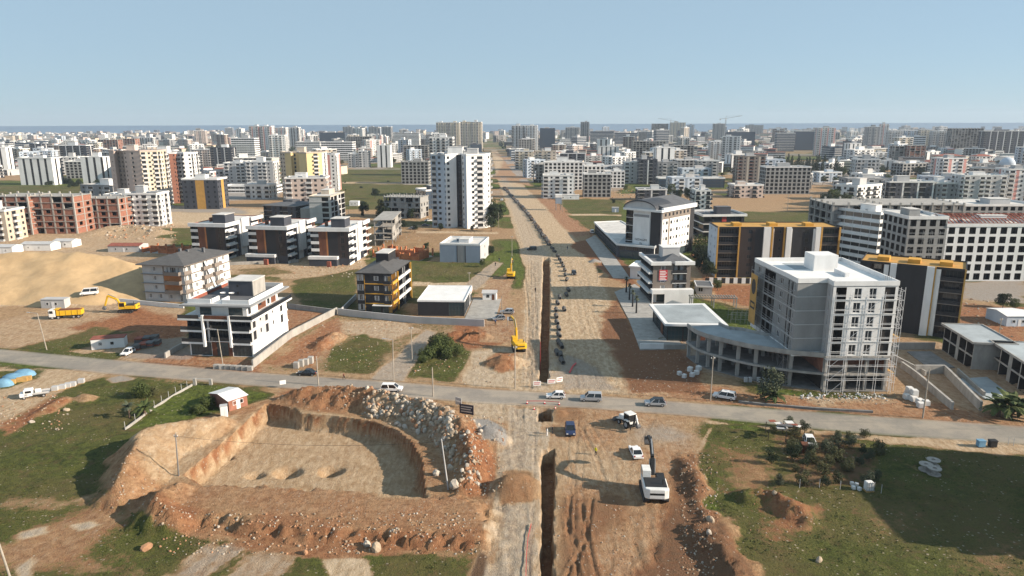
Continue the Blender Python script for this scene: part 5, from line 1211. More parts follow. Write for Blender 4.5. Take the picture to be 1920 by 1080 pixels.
# --- tall towers with broken outlines
def tower(px0, px1, py, yt, outline, cols, label, n, wall, par='white', seed=1, rail='light_grey', pane='glass', houses=(), name='apartment_tower'):
    a, W, rz = place((px0, py), (px1, py)); h = height_to(a, yt); sx = W / max(p[0] for p in outline); poly = [(p[0] * sx, p[1] * sx) for p in outline]; occ(px0, px1, py, 18)
    polyblock(name, label, 'tower', poly, cols, n, h / n, wall=wall, rail=rail, par=par, pane=pane, loc=a, rz=rz, clutter=5, seed=seed, houses=[(x0 * W, x1 * W, y0, y1, hh, m) for x0, x1, y0, y1, hh, m in houses])
tower(806, 918, 428, 291, [(0, 11), (1, 5), (7, 4), (9.5, -.5), (15, 3.5), (15.3, 6.5), (17.6, 6.5), (18, 3), (21, -3), (31, 2.2), (33, 5.5), (33, 15), (27, 21), (6, 21)],
      ['p:blue_grey w:blue_grey p:blue_grey', 'b:pale_blue w:pale_blue', 'p:pale_blue w:pale_blue', 'w:white p:white', 'p:charcoal', 't:slate', 'p:white', 'w:white p:pale_blue', 'p:white*.5 w:white b:white*1.2 p:white*.3', 'p:white w:white', 'w:white b:white w:white', 'w:white w:white', 'w w w w', 'w p w'], 'tall white apartment tower with shade-blue painted left faces beside the boulevard', 13, 'white', houses=((.3, .55, 8, 14, 4, 'white'), (.62, .8, 9, 15, 3, 'light_grey')))  # bluish left facets and dark recess: shade put into the wall colours
tower(526, 606, 376, 287, [(0, 6), (5, 2), (10, .5), (10.4, 3.5), (16, 3.5), (16.4, -1.5), (23, -4), (32, 4), (32, 17), (0, 17)],
      ['w:beige w:beige', 'p:pale_yellow', 'p:pale_yellow', 't:pale_yellow*1 p:pale_yellow', 'p:pale_yellow', 'p:pale_yellow', 'p:pale_yellow*1 b:pale_yellow p:pale_yellow*.6', 'w:white b:white w:white', 'p', 'p w p'], 'tall pale yellow apartment tower left of the green field', 12, 'pale_yellow', 'beige', 2, houses=((.4, .58, 6, 11, 4, 'beige'),))
tower(606, 632, 358, 290, [(0, 0), (10, 0), (10, 12), (0, 12)], ['b:white p:pink_panel*.6 w:white', 'b:white w:white p:pink_panel', 'w w', 'w w'], 'white tower with pink stripes just behind the pale yellow tower', 10, 'white', seed=3)
tower(199, 299, 392, 284, [(0, 12), (7, 6), (7.4, 9), (15, 4), (22, -1), (30, -2), (38, 6), (38, 18), (10, 22)],
      ['p:pinkish s:pinkish p:pinkish', 'p:pinkish', 'w:taupe w:taupe', 'w:pinkish p:pinkish', 'w:pinkish p:pinkish', 'b:cream w:cream b:cream', 'b:cream w:cream b:cream', 'w w w', 'w w'], 'tall pinkish beige apartment tower with stacked balconies at left', 13, 'pinkish', 'pinkish', 4, houses=((.4, .55, 8, 13, 4, 'pinkish'),))  # light and shade put into the facets: taupe shaded, cream sunlit
tower(294, 362, 381, 288, [(0, 4), (3, 0), (15, -1), (19, 1), (19.5, 3), (26, 1), (30, 5), (30, 17), (0, 17)],
      ['p:white', 'b:white w:white b:white', 'p:brick_wall s:brick_wall', 'p:brick_wall', 'b:white b:white', 'p:white w:white', 'b w b', 'w w', 'w w'], 'white apartment tower with red brown stripes right of the pinkish tower', 12, 'white', seed=5, houses=((.1, .35, 5, 10, 5, 'white'),))
L_ = [  # (left px, right px, base row, top row, style, label, depth, yaw)
 (346, 412, 392, 337, 'orange', 'dark slate block with an ochre stripe in front of the white and brown tower', 16), (0, 62, 440, 368, 'brick', 'brick filled concrete frame at the left edge, nearest of the two', 18), (66, 146, 438, 368, 'brick', 'long brick filled concrete frame with open floors left of the white stepped house', 16),
 (147, 228, 430, 372, 'brick', 'red brick frame with rows of empty window holes below the pinkish tower', 14), (200, 248, 418, 366, 'white', 'white stepped house beside the red brick frame', 14), (244, 300, 424, 364, 'white', 'white house with small balconies in front of the pinkish tower', 14), (-30, 17, 452, 396, 'beige', 'white and beige house corner at the left picture edge', 14),
 (40, 103, 347, 297, 'slim', 'white block of slim vertical piers standing alone at far left', 14), (157, 199, 346, 295, 'slim', 'white block of slim vertical piers left of the pinkish tower', 14), (423, 462, 349, 306, 'white_grey', 'white round topped block left in the row behind the slate house', 14), (464, 515, 350, 304, 'white_grey', 'white round topped block right in the row behind the slate house', 14),
 (418, 520, 362, 350, 'office_pale', 'long low pale base building below the white round topped blocks', 18), (58, 82, 296, 270, 'slate', 'narrow dark block at far left', 16), (83, 118, 295, 273, 'brown', 'long brownish block at far left', 14), (116, 166, 311, 273, 'slate', 'wide dark banded block behind the slim white blocks', 16), (167, 186, 295, 268, 'cream', 'olive cream block between dark and brick blocks', 14),
 (187, 224, 292, 262, 'brick', 'far red brick frame behind the pinkish tower', 16), (226, 256, 290, 260, 'brick', 'far red brick frame right of its twin', 16), (258, 288, 279, 258, 'white', 'white block above the brick frames', 14), (362, 396, 312, 281, 'pink', 'pinkish mid rise right of the white and brown tower', 14), (397, 436, 312, 277, 'slate', 'dark flat roofed mid rise before the striped hotel', 16),
 (437, 480, 307, 260, 'office_pale', 'pale striped high block left of the white and red towers', 18), (471, 490, 292, 237, 'redwhite', 'tall white tower with red stripes, leftmost of the far cluster', 16), (492, 512, 292, 237, 'redwhite', 'tall white tower with red stripes, second of the far cluster', 16), (518, 538, 282, 240, 'redwhite', 'tall white tower with red stripes, third of the far cluster', 16), (541, 562, 280, 239, 'white', 'tall white tower at the right of the far cluster', 16),
 (556, 601, 296, 267, 'office_pale', 'long white banded office, left of two behind the yellow tower', 20), (604, 662, 302, 267, 'office_pale', 'long white banded office, right of two behind the yellow tower', 20), (600, 648, 276, 249, 'glass', 'dark glass office far behind the white banded offices', 20), (650, 698, 284, 256, 'skel', 'grey open frame block below the four far towers', 20),
 (654, 672, 314, 289, 'white_grey', 'white and grey house, left of a pair above the green field', 14), (673, 690, 314, 284, 'white_grey', 'white and grey house, right of a pair above the green field', 14), (708, 733, 314, 273, 'slim', 'dark and white striped block above the green field', 14), (757, 803, 302, 273, 'skel', 'white framed skeleton with dark floors left of the white tower', 18),
 (753, 804, 345, 304, 'grey', 'beige grey unfinished block at the far edge of the green field', 16), (738, 786, 276, 250, 'office_pale', 'white stepped block with ribbon windows', 18), (806, 850, 330, 258, 'white', 'plain white tower directly behind the tall white tower', 16), (819, 841, 282, 230, 'cream', 'cream tower far behind, leftmost of four alike', 18), (842, 862, 282, 230, 'cream', 'cream tower far behind, second of four alike', 18),
 (864, 883, 284, 229, 'cream', 'cream tower far behind, third of four alike', 18), (884, 903, 284, 229, 'cream', 'cream tower far behind, rightmost of four alike', 18), (644, 662, 264, 238, 'greyfin', 'grey tower against the sea, first of four in a row', 18), (668, 686, 264, 238, 'greyfin', 'grey tower against the sea, second of four in a row', 18), (692, 710, 264, 238, 'greyfin', 'grey tower against the sea, third of four in a row', 18), (716, 734, 264, 238, 'greyfin', 'grey tower against the sea, fourth of four in a row', 18),
 (960, 983, 285, 236, 'white', 'tall white tower right of the far boulevard, left of a pair', 18), (985, 1007, 285, 236, 'white', 'tall white tower right of the far boulevard, right of a pair', 18), (1012, 1040, 284, 241, 'glass', 'dark glass block right of the white tower pair', 18), (1060, 1086, 276, 239, 'greyfin', 'grey mid rise right of the dark glass block', 18), (1088, 1104, 274, 229, 'greyfin', 'slim grey tower breaking the sea horizon', 16),
 (1106, 1150, 278, 247, 'office', 'long dark glass office with white bands, left half', 22), (1152, 1194, 278, 250, 'office', 'long dark glass office with white bands, right half', 22), (1197, 1217, 270, 247, 'grey', 'grey block right of the long glass office', 16), (1221, 1252, 262, 232, 'skel', 'far tower block under construction', 22), (1255, 1284, 262, 230, 'cream', 'cream far tower beside the construction tower', 18), (1287, 1301, 262, 234, 'blue', 'narrow blue far tower', 16), (1336, 1358, 266, 232, 'greyfin', 'grey far tower below the tower crane', 18),
 (1361, 1414, 280, 248, 'glass', 'wide dark block right of the crane tower', 18), (1397, 1430, 258, 235, 'greyfin', 'pale far block right of the crane', 18), (966, 1000, 318, 284, 'cream', 'cream house at the right edge of the far boulevard', 14), (1002, 1042, 320, 284, 'beige', 'beige brown house right of the cream one', 14), (1050, 1098, 312, 288, 'slate', 'dark low block behind the long white shell', 16),
 (1018, 1075, 372, 330, 'white', 'white house in front of the long white shell', 15), (1020, 1092, 356, 305, 'shell', 'long white shell with rows of empty windows, left wing', 18), (1094, 1132, 352, 312, 'shell', 'long white shell with rows of empty windows, middle wing', 18), (1134, 1171, 352, 322, 'shell', 'long white shell with rows of empty windows, right wing', 18), (1094, 1145, 370, 327, 'grey', 'brownish grey unfinished house before the white shell', 14),
 (1121, 1160, 299, 275, 'slim', 'white striped block behind the shell', 14), (1186, 1247, 300, 265, 'skel', 'large tan concrete frame in the middle distance', 18), (1170, 1195, 344, 304, 'white_grey', 'white and grey block, first in the row behind the hotel', 14), (1197, 1231, 346, 300, 'slate', 'dark slate block with white corner behind the hotel', 14), (1233, 1273, 336, 305, 'greyfin', 'grey block with balconies behind the low glass hall', 14), (1255, 1300, 302, 273, 'skel', 'concrete frame right of the large tan frame', 16),
 (1306, 1346, 336, 302, 'greyfin', 'grey block with hipped top right of the low glass hall', 14), (1234, 1358, 352, 335, 'glass', 'long low glass hall behind the dark block', 14), (1331, 1374, 300, 266, 'white', 'white villa block with arched roof', 16), (1381, 1432, 344, 294, 'brown', 'taupe frame house with pitched roof', 16), (1433, 1517, 364, 314, 'grey', 'wide grey unfinished house beside the cypress grove', 16),
 (1302, 1331, 400, 358, 'white', 'plain white box house behind the black glazed block', 14), (1196, 1250, 376, 356, 'slate', 'low black roofed house behind the hotel', 14), (1586, 1668, 376, 336, 'greyfin', 'long grey house right of the big trees', 16), (1664, 1748, 378, 342, 'slate', 'dark terraced house with white bands', 16), (1752, 1798, 378, 344, 'greyfin', 'grey house with dark centre panel', 16), (1802, 1882, 380, 330, 'white_grey', 'white four storey house with black balconies at right', 16), (1884, 1935, 378, 318, 'redwhite', 'house with a red panel at the right edge', 16),
 (1622, 1646, 280, 238, 'greyfin', 'grey tower left of the red striped tower', 16), (1648, 1662, 278, 233, 'redwhite', 'slim white tower with salmon stripes', 12), (1664, 1690, 286, 246, 'white_grey', 'white and grey block, first right of the striped tower', 16), (1692, 1716, 286, 245, 'blue', 'bluish block, second right of the striped tower', 16), (1718, 1744, 286, 244, 'cream', 'cream block, third right of the striped tower', 16), (1746, 1776, 288, 246, 'white_grey', 'white and grey block, fourth right of the striped tower', 16),
 (1780, 1838, 290, 241, 'skel', 'large tan frame tower at far right', 18), (1840, 1930, 292, 246, 'slate', 'large dark block at the far right edge', 18), (1674, 1700, 313, 274, 'skel', 'tan concrete frame left of the red frame', 14), (1702, 1732, 314, 273, 'brick', 'dark red frame block in the right middle distance', 14), (1530, 1562, 292, 240, 'redwhite', 'white block with red side above the cypress grove', 16), (1490, 1528, 282, 246, 'glass', 'dark block with white fin above the cypress grove', 16), (1455, 1488, 284, 250, 'office', 'banded office left of the dark finned block', 16),
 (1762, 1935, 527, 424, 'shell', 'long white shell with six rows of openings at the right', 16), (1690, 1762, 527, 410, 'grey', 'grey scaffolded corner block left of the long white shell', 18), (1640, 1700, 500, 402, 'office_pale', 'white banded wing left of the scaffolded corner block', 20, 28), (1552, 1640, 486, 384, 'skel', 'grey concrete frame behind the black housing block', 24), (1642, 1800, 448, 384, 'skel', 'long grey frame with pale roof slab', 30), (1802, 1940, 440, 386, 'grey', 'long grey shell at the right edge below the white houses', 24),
]
for e in L_: mid(*e[:6], D=e[6], yaw=e[7] if len(e) > 7 else 0.0)
# red steel roof truss on the long white shell
a, W, rz = place((1762, 527), (1935, 527)); h = height_to(a, 424); root = empty('roof_truss', a + Vector((0, 0, h + .75)), rz)
for i in range(24):
    x = W * i / 23; mb('roof_red').beam((x, 1, 0), (x, 8, 2.6), .25).build('rafter', root); mb('roof_red').beam((x, 15, 0), (x, 8, 2.6), .25).build('rafter', root)
for y, z in ((1, .1), (4.5, 1.4), (8, 2.7), (11.5, 1.4)): mb('roof_red').beam((0, y, z), (W, y, z), .2).build('purlin', root)
tag(root, 'rust red steel roof frame on the long white shell', 'roof frame')
a, W, rz = place((1690, 530), (1762, 530)); scaffold('scaffold', 'steel scaffold on the grey corner block beside the long white shell', a, rz, W, 19, bay=2.6, planks=False, m='metal', seed=12)
# mosque with a pale dome
mr_ = empty('mosque', G(1893, 322)); mb('light_grey').box(-9, 9, -2, 14, 0, 8).build('hall', mr_); mb('pale_blue').lathe([(8.2 * math.cos(t * .157), 8 + 8.2 * math.sin(t * .157)) for t in range(11)], 20, Matrix.Translation((0, 6, 0))).build('dome', mr_, smooth=True); mb('metal').tube((0, 6, 16), (0, 6, 18.4), .15, n=6).build('finial', mr_)
for x in (-6, -2, 2, 6): mb('glass').box(x - .7, x + .7, -2.06, -2.003, 2, 6).build('window', mr_)
tag(mr_, 'mosque with a pale blue dome near the right edge', 'mosque'); OCC.append((mr_.location.x, mr_.location.y + 6, 16))
# tower cranes
def crane(px, py, yt, side, label):
    a = G(px, py); h = height_to(a, yt); r_ = empty('tower_crane', a); s = h * .016
    b = mb('metal')
    for dx in (-s, s):
        for dy in (-s, s): b.beam((dx, dy, 0), (dx, dy, h), s * .35)
    for k in range(int(h / (s * 4))): z = k * s * 4; b.beam((-s, -s, z), (s, -s, z + s * 4), s * .2).beam((s, s, z), (-s, s, z + s * 4), s * .2)
    b.build('mast', r_); j = mb('metal'); j.beam((0, 0, h), (side * h * .62, 0, h + h * .10), s * .8).beam((0, 0, h + s * 5), (side * h * .62, 0, h + h * .10), s * .4); j.build('jib', r_)
    mb('metal').beam((0, 0, h), (-side * h * .22, 0, h - 1), s * .8).build('counter_jib', r_); mb('concrete').box(-side * h * .22 - s, -side * h * .22 + s, -s, s, h - s * 4, h - 1).build('counterweight', r_); mb('metal').beam((0, 0, h), (0, 0, h + s * 6), s * .6).build('peak', r_); mb('white').box(-s, s, -s * 1.6, -s * .2, h - s * 3, h).build('cab', r_); tag(r_, label, 'crane')
crane(1358, 272, 222, 1, 'tower crane with raised jib above the grey far tower'); crane(1256, 266, 226, -1, 'smaller tower crane beside the construction tower')

# ================================================================== FAR CITY
PROT = {}
def prot(style, n, hip=False):
    k = (style, n, hip)
    if k not in PROT:
        W = {3: 20, 4: 24, 6: 22, 9: 20, 12: 22}[n]; D = {3: 14, 4: 15, 6: 16, 9: 16, 12: 18}[n]
        PROT[k] = (styled(style, W, D, n, 3.05, None, (0, 0, 0), 0, hash_(k), tagit=False, hip=hip)[0], W, D)
    return PROT[k]
def hash_(k): return sum(ord(c) * (i + 3) for i, c in enumerate(str(k))) % 9973
STY = ['white', 'white', 'white_grey', 'cream', 'beige', 'slate', 'greyfin', 'office_pale', 'grey', 'skel', 'brown', 'pink', 'glass', 'white_grey', 'blue', 'office', 'slim', 'redwhite']
WORD = {'white': 'white', 'white_grey': 'white and grey', 'cream': 'cream', 'beige': 'beige', 'slate': 'dark slate', 'greyfin': 'grey', 'office_pale': 'white banded', 'grey': 'grey unfinished', 'skel': 'concrete frame', 'brown': 'brownish', 'pink': 'pinkish', 'glass': 'dark glass', 'blue': 'pale blue', 'office': 'dark banded', 'slim': 'white striped', 'redwhite': 'red and white'}
NUM = {3: 'three', 4: 'four', 6: 'six', 9: 'nine', 12: 'twelve'}
rg = random.Random(21); BL = GX(BLVD); BLa = np.array(BL)
def blvd_x(y):      # centre of the boulevard at distance y
    c = [((BL[5][0] + BL[10][0]) / 2, (BL[5][1] + BL[10][1]) / 2), ((BL[7][0] + BL[8][0]) / 2, (BL[7][1] + BL[8][1]) / 2)]
    t = (y - c[0][1]) / (c[1][1] - c[0][1]); return c[0][0] + (c[1][0] - c[0][0]) * t
def free(x, y, r):
    if abs(x - blvd_x(y)) < 24 + r * .5 and y > 350: return False
    for (a, b, q) in OCC:
        if (a - x) ** 2 + (b - y) ** 2 < (q + r) ** 2: return False
    px, py = proj((x, y, 0))
    if 632 < px < 805 and 312 < py < 405: return False            # green field
    if 1020 < px < 1175 and 360 < py < 445: return False          # field right
    if px < 205 and 346 < py < 372: return False
    if px < 540 and 380 < py < 420: return False
    if 1300 < px < 1545 and 372 < py < 450: return False
    if 1435 < px < 1560 and 282 < py < 335: return False          # cypress grove
    return True
ROWS = [(470, 720, 34), (720, 1000, 60), (1000, 1450, 96), (1450, 2100, 120), (2100, 3300, 130)]
ORD = ['nearest', 'second', 'third', 'fourth', 'farthest']
for ri, (d0, d1, cnt) in enumerate(ROWS):
    got = []
    for _ in range(cnt * 6):
        if len(got) >= cnt: break
        y = rg.uniform(d0, d1); x = rg.uniform(-.78, .80) * y
        dens = 1.0 if x > 0 else (.55 if ri < 2 else .9)
        if rg.random() > dens: continue
        n_ = rg.choices((3, 4, 6, 9, 12), ((4, 5, 3, .3, 0), (3, 5, 4, .7, .1), (1.5, 3.5, 5, 2, .5), (1, 3, 5, 3, 1.3), (1, 2.5, 5, 4, 2))[ri])[0]
        if x < -.45 * y and ri > 1: n_ = min(n_, 6)
        if not free(x, y, 11 if ri else 15): continue
        st = rg.choice(STY); hip = n_ <= 4 and st in ('white', 'cream', 'beige', 'pink') and rg.random() < .35
        OCC.append((x, y, 13)); got.append((x, y, n_, st, hip))
    got.sort(key=lambda t: t[0] / t[1]); rank = {}
    for x, y, n_, st, hip in got:
        p, W, D = prot(st, n_, hip); first = not p.get('label')
        o = p if first else copy_tree(p)
        o.location = (x - W / 2, y - D / 2, 0); o.rotation_euler = (0, 0, R(rg.choice((-9, 4, 4, 7, 18, -20, 32)) + rg.uniform(-3, 3))); s_ = rg.uniform(.85, 1.2); o.scale = (s_ * rg.uniform(.9, 1.25), s_, rg.uniform(.95, 1.12) + .08 * (ri > 2))
        key = (st, n_, hip); rank[key] = rank.get(key, 0) + 1; r_ = rank[key]
        suf = 'th' if 10 <= r_ % 100 <= 20 else {1: 'st', 2: 'nd', 3: 'rd'}.get(r_ % 10, 'th')
        tag(o, f"{WORD[st]} {NUM[n_]} storey block{' with pitched roof' if hip else ''}, {r_}{suf} such from the left in the {ORD[ri]} row", 'building', f'buildings of the {ORD[ri]} city row')
# the farthest houses and hotels by the shore, too many and too small to tell apart
b = MB(); rg = random.Random(5)
for q_ in range(2900):
    y = rg.uniform(2300, 4600) if q_ < 1500 else rg.uniform(800, 2400); x = rg.uniform(-.80, .82) * y
    if abs(x - blvd_x(y)) < 25 or (q_ >= 1500 and ((x < 0 and rg.random() < .55) or not free(x, y, 5))): continue
    if q_ >= 1500: OCC.append((x, y, 9))
    wv, dv, hv = rg.uniform(12, 34), rg.uniform(12, 24), rg.choice((6, 7, 9, 12, 12, 15, 18, 24)) if q_ < 1500 else rg.choice((6, 6, 9, 9, 12))
    if x > .3 * y: hv *= 1.25
    m = rg.choice(('white', 'white_wall', 'cream', 'light_grey', 'beige', 'mid_grey', 'slate', 'pinkish', 'white')); T = Matrix.Translation((x, y, 0)) @ Matrix.Rotation(rg.uniform(-.5, .5), 4, 'Z')
    b.mat(m).box(0, wv, 0, dv, 0, hv, T); b.mat(rg.choice(('roof_pale', 'roof_grey', 'roof_red'))).box(-.3, wv + .3, -.3, dv + .3, hv, hv + .5, T)
    b.mat('glass')
    for k in range(int(hv / 3)): b.box(.8, wv - .8, -.06, -.01, k * 3 + 1.2, k * 3 + 2.3, T)
tag(b.build('distant_city'), 'mass of tiny pale buildings along the shore', 'city', None, 'stuff')
# ================================================================== VEGETATION
def leaves(name, clusters, n_per, size, m, seed, flat=1.0):
    """crown of many small leaf faces spread through clusters (x, y, z, r)"""
    g = np.random.default_rng(seed); V = []
    for (x, y, z, r) in clusters:
        k = int(n_per * r * r); d = g.normal(size=(k, 3)); d /= np.linalg.norm(d, axis=1)[:, None]
        rad = r * g.uniform(.45, 1.08, k) ** .6; c = np.array([x, y, z]) + d * rad[:, None] * np.array([1, 1, flat])
        u = g.normal(size=(k, 3)); u /= np.linalg.norm(u, axis=1)[:, None]; w = np.cross(u, d + g.normal(size=(k, 3)) * .5); w /= np.linalg.norm(w, axis=1)[:, None] + 1e-9
        s = size * g.uniform(.6, 1.3, k)[:, None]
        V.append(np.stack([c - u * s, c + w * s * .6, c + u * s, c - w * s * .6], 1))
    V = np.concatenate(V).reshape(-1, 3); nf = len(V) // 4
    me = bpy.data.meshes.new(name); me.vertices.add(len(V)); me.vertices.foreach_set('co', V.ravel()); me.loops.add(len(V)); me.loops.foreach_set('vertex_index', np.arange(len(V)))
    me.polygons.add(nf); me.polygons.foreach_set('loop_start', np.arange(0, len(V), 4)); me.polygons.foreach_set('loop_total', np.full(nf, 4)); me.materials.append(M[m]); me.update(); return me
def crown_clusters(seed, n, h0, h1, rad, cr):
    rg = random.Random(seed); out = []
    for i in range(n):
        t = rg.random(); z = h0 + (h1 - h0) * t; a = rg.uniform(0, 6.283); q = rad * math.sqrt(rg.random()) * (1.0 - .55 * abs(t - .35))
        out.append((q * math.cos(a), q * math.sin(a), z, cr * rg.uniform(.7, 1.25)))
    return out
def trunk_mesh(h, r, limbs, seed):
    rg = random.Random(seed); b = mb('bark'); b.tube((0, 0, -.4), (0, 0, h), r, r * .6, 8)
    for i in range(limbs):
        a = 6.283 * i / limbs + rg.random(); z = h * rg.uniform(.6, 1); b.tube((0, 0, z), (math.cos(a) * h * .45, math.sin(a) * h * .45, z + h * rg.uniform(.3, .6)), r * .45, r * .15, 5)
    return b.mesh('trunk')
TP = {}
def tree_kind(k):
    if k in TP: return TP[k]
    if k.startswith('broad'): s = int(k[-1]); c = leaves('crown', crown_clusters(s + 3, 15, 2.4, 6.6, 2.4, 1.25), 150, .20, 'leaf' if s % 2 else 'leaf_dark', s); t = trunk_mesh(3.0, .22, 4, s)
    elif k.startswith('olive'): s = int(k[-1]); c = leaves('crown', crown_clusters(s + 9, 11, .6, 2.5, 1.25, .7), 260, .12, ('leaf_olive', 'leaf_grey', 'leaf_dark')[s % 3], s + 30); t = trunk_mesh(1.1, .10, 3, s)
    elif k == 'cypress': c = leaves('crown', [(rnd.uniform(-.2, .2), rnd.uniform(-.2, .2), 1.0 + i * .75, 1.25 * (1 - (i / 13) ** 1.6) + .25) for i in range(13)], 170, .20, 'leaf_dark', 77); t = trunk_mesh(2.5, .2, 0, 3)
    elif k == 'pine': c = leaves('crown', crown_clusters(60, 16, 4.5, 8.5, 3.0, 1.4), 140, .24, 'leaf_olive', 61); t = trunk_mesh(5.0, .3, 5, 6)
    elif k.startswith('shrub'): s = int(k[-1]); c = leaves('foliage', crown_clusters(s + 80, 14, .5, 2.2, 1.9, .95), 190, .16, ('leaf', 'leaf_olive', 'leaf_dark')[s % 3], s + 90); t = trunk_mesh(.7, .08, 3, s)
    elif k.startswith('palm'):
        s = int(k[-1]); rg = random.Random(s); b = mb('leaf_grey' if s == 1 else 'leaf'); hh = 1.2 if s == 0 else 4.2
        for i in range(26):
            a = i * 2.4; el = rg.uniform(-.1, 1.2); L0 = rg.uniform(1.8, 2.6); p = Vector((0, 0, hh)); d = Vector((math.cos(a) * math.cos(el), math.sin(a) * math.cos(el), math.sin(el))); sd = Vector((-math.sin(a), math.cos(a), 0))
            for q in range(5):
                p2 = p + d * L0 / 5; w0 = .34 * math.sin(math.pi * (q + .3) / 5.6) + .04; w1 = .34 * math.sin(math.pi * (q + 1.3) / 5.6) + .02
                b.face([p, p - sd * w0 + Vector((0, 0, -.1)), p2 - sd * w1 + Vector((0, 0, -.1)), p2]); b.face([p, p2, p2 + sd * w1 + Vector((0, 0, -.1)), p + sd * w0 + Vector((0, 0, -.1))]); p = p2; d = (d + Vector((0, 0, -.28))).normalized()
        c = b.mesh('crown'); tb = mb('bark'); tb.tube((0, 0, -.4), (0, 0, hh), .26, .2, 8); t = tb.mesh('trunk')
    TP[k] = (c, t); return TP[k]
def plant(k, loc, h, name, label, cat, group=None, seed=0):
    c, t = tree_kind(k); base = {'broad': 7.6, 'olive': 3.1, 'cypr': 11.0, 'pine': 9.6, 'shrub': 3.0, 'palm': 4.0}[k[:5] if k[:5] in ('broad', 'olive', 'shrub') else k[:4]]
    if k == 'palm1': base = 6.0
    s = h / base; rg = random.Random(seed * 31 + int(loc[0] * 10)); root = empty(name, loc, rg.uniform(0, 6.28)); root.scale = (s * rg.uniform(.9, 1.15), s * rg.uniform(.9, 1.15), s)
    put(c, 'foliage' if k.startswith('shrub') else 'crown', root); put(t, 'stem' if k.startswith('shrub') else 'trunk', root); return tag(root, label, cat, group)
for i, (x, y, h, k) in enumerate(((800, 672, 2.6, 'shrub0'), (815, 668, 3.6, 'shrub0'), (832, 660, 4.2, 'shrub3'), (848, 668, 3.2, 'shrub0'), (820, 650, 4.0, 'shrub1'), (792, 680, 1.8, 'shrub3'))):
    plant(k, onground(x, y), h, 'shrub', f'dense green shrub beside the grey path, {["first","second","third","fourth","fifth","sixth"][i]} of the thicket', 'shrub', 'thicket beside the grey path', i)
for x, y, h, k, lab in ((1545, 398, 12.5, 'broad0', 'large dark olive tree left in the clump behind the grey frame'), (1578, 397, 12, 'pine', 'large spreading tree right in the clump behind the grey frame'), (1562, 392, 13.5, 'broad1', 'tallest tree of the clump behind the grey frame'), (1530, 396, 8, 'broad2', 'small tree at the left of the clump behind the grey frame'),
    (926, 426, 13.5, 'broad0', 'tall dark tree at the right foot of the tall white tower'), (934, 415, 11, 'broad2', 'tree just behind the tall one at the tall white tower'), (921, 434, 8, 'broad0', 'low tree before the tall one at the tall white tower'), (703, 373, 8.5, 'broad0', 'single dark tree on the green field'), (1448, 750, 6.8, 'olive1', 'thin upright tree standing before the curved arcade'), (1893, 783, 7.5, 'palm0', 'broad dark palm beside the road at the right edge'), (1872, 781, 6.0, 'palm0', 'smaller broad palm left of the one at the right edge'), (1914, 778, 6.8, 'palm0', 'broad palm cut by the right edge above the road'), (1452, 753, 4.6, 'palm0', 'low palm at the foot of the thin tree before the arcade'),
    (756, 428, 5, 'broad2', 'round tree beside the parked cars left of the tower'), (778, 436, 4.5, 'broad0', 'small tree left of the tower base'), (826, 432, 4, 'broad2', 'small tree before the tower base'), (885, 433, 3, 'broad2', 'small tree near the right part of the tower base'), (1880, 577, 5, 'broad2', 'round bush on the red ground at right'), (1900, 580, 3.5, 'broad1', 'smaller bush right of the round one on the red ground'),
    (1345, 545, 4, 'broad1', 'leafy tree by the taupe corner house garden'), (1310, 505, 5, 'broad2', 'tree left of the black housing row'), (1326, 515, 5, 'broad0', 'tree at the corner of the black housing row'), (1385, 516, 4.5, 'palm1', 'palm in front of the black housing row'), (1298, 540, 3, 'olive0', 'garden shrub tree behind the taupe house'), (920, 478, 4.5, 'broad2', 'tree right of the blue grey block'), (905, 500, 3.5, 'broad1', 'bush right before the blue grey block'), (800, 470, 4, 'broad2', 'tree behind the orange brick walls'), (1150, 382, 3.5, 'broad2', 'bush on the field right of the boulevard')):
    plant(k, onground(x, y), h, 'palm_tree' if k[:4] == 'palm' else 'tree', lab, 'palm' if k[:4] == 'palm' else 'tree')
plant('palm0', onground(272, 778), 4.2, 'palm_tree', 'short bushy palm on the meadow beside the green plot', 'palm'); plant('palm1', onground(243, 784), 3.6, 'palm_tree', 'small greyish palm left of the bushy one', 'palm')
plant('shrub3', onground(268, 744), 3.0, 'shrub', 'round green bush on the meadow below the road', 'shrub'); plant('shrub1', onground(285, 742), 2.0, 'shrub', 'small bush right of the round one', 'shrub'); plant('shrub0', onground(370, 775), 2.2, 'shrub', 'bush at the edge of the fenced green plot', 'shrub'); plant('shrub3', onground(392, 765), 2.4, 'shrub', 'bush before the portable toilet', 'shrub')
rg = random.Random(3)
for i in range(26):
    x = 1432 + i * 5.6 + rg.uniform(-2, 2); plant('cypress', G(x, 329 + rg.uniform(-8, 4)), rg.uniform(15, 24), 'cypress_tree', 'dark cypress in the dense grove of the right middle distance', 'tree', 'cypress grove', i)
pts = []
for _ in range(400):
    x, y = rg.uniform(1445, 1650), rg.uniform(802, 912)
    if x > 1560 and y < 815 or x < 1480 and 830 < y < 900 and rg.random() < .8: continue
    g = G(x, y)
    if all((g - q).length > 2.3 for q in pts): pts.append(g)
    if len(pts) >= 34: break
pts.sort(key=lambda p: p.y)
for i, g in enumerate(pts): plant(f'olive{rg.randrange(5)}', (g.x, g.y, zat(g.x, g.y)), rg.uniform(1.5, 3.0), 'orchard_tree', 'small bushy orchard tree in the dark garden below the road', 'tree', 'orchard trees in the garden', i)
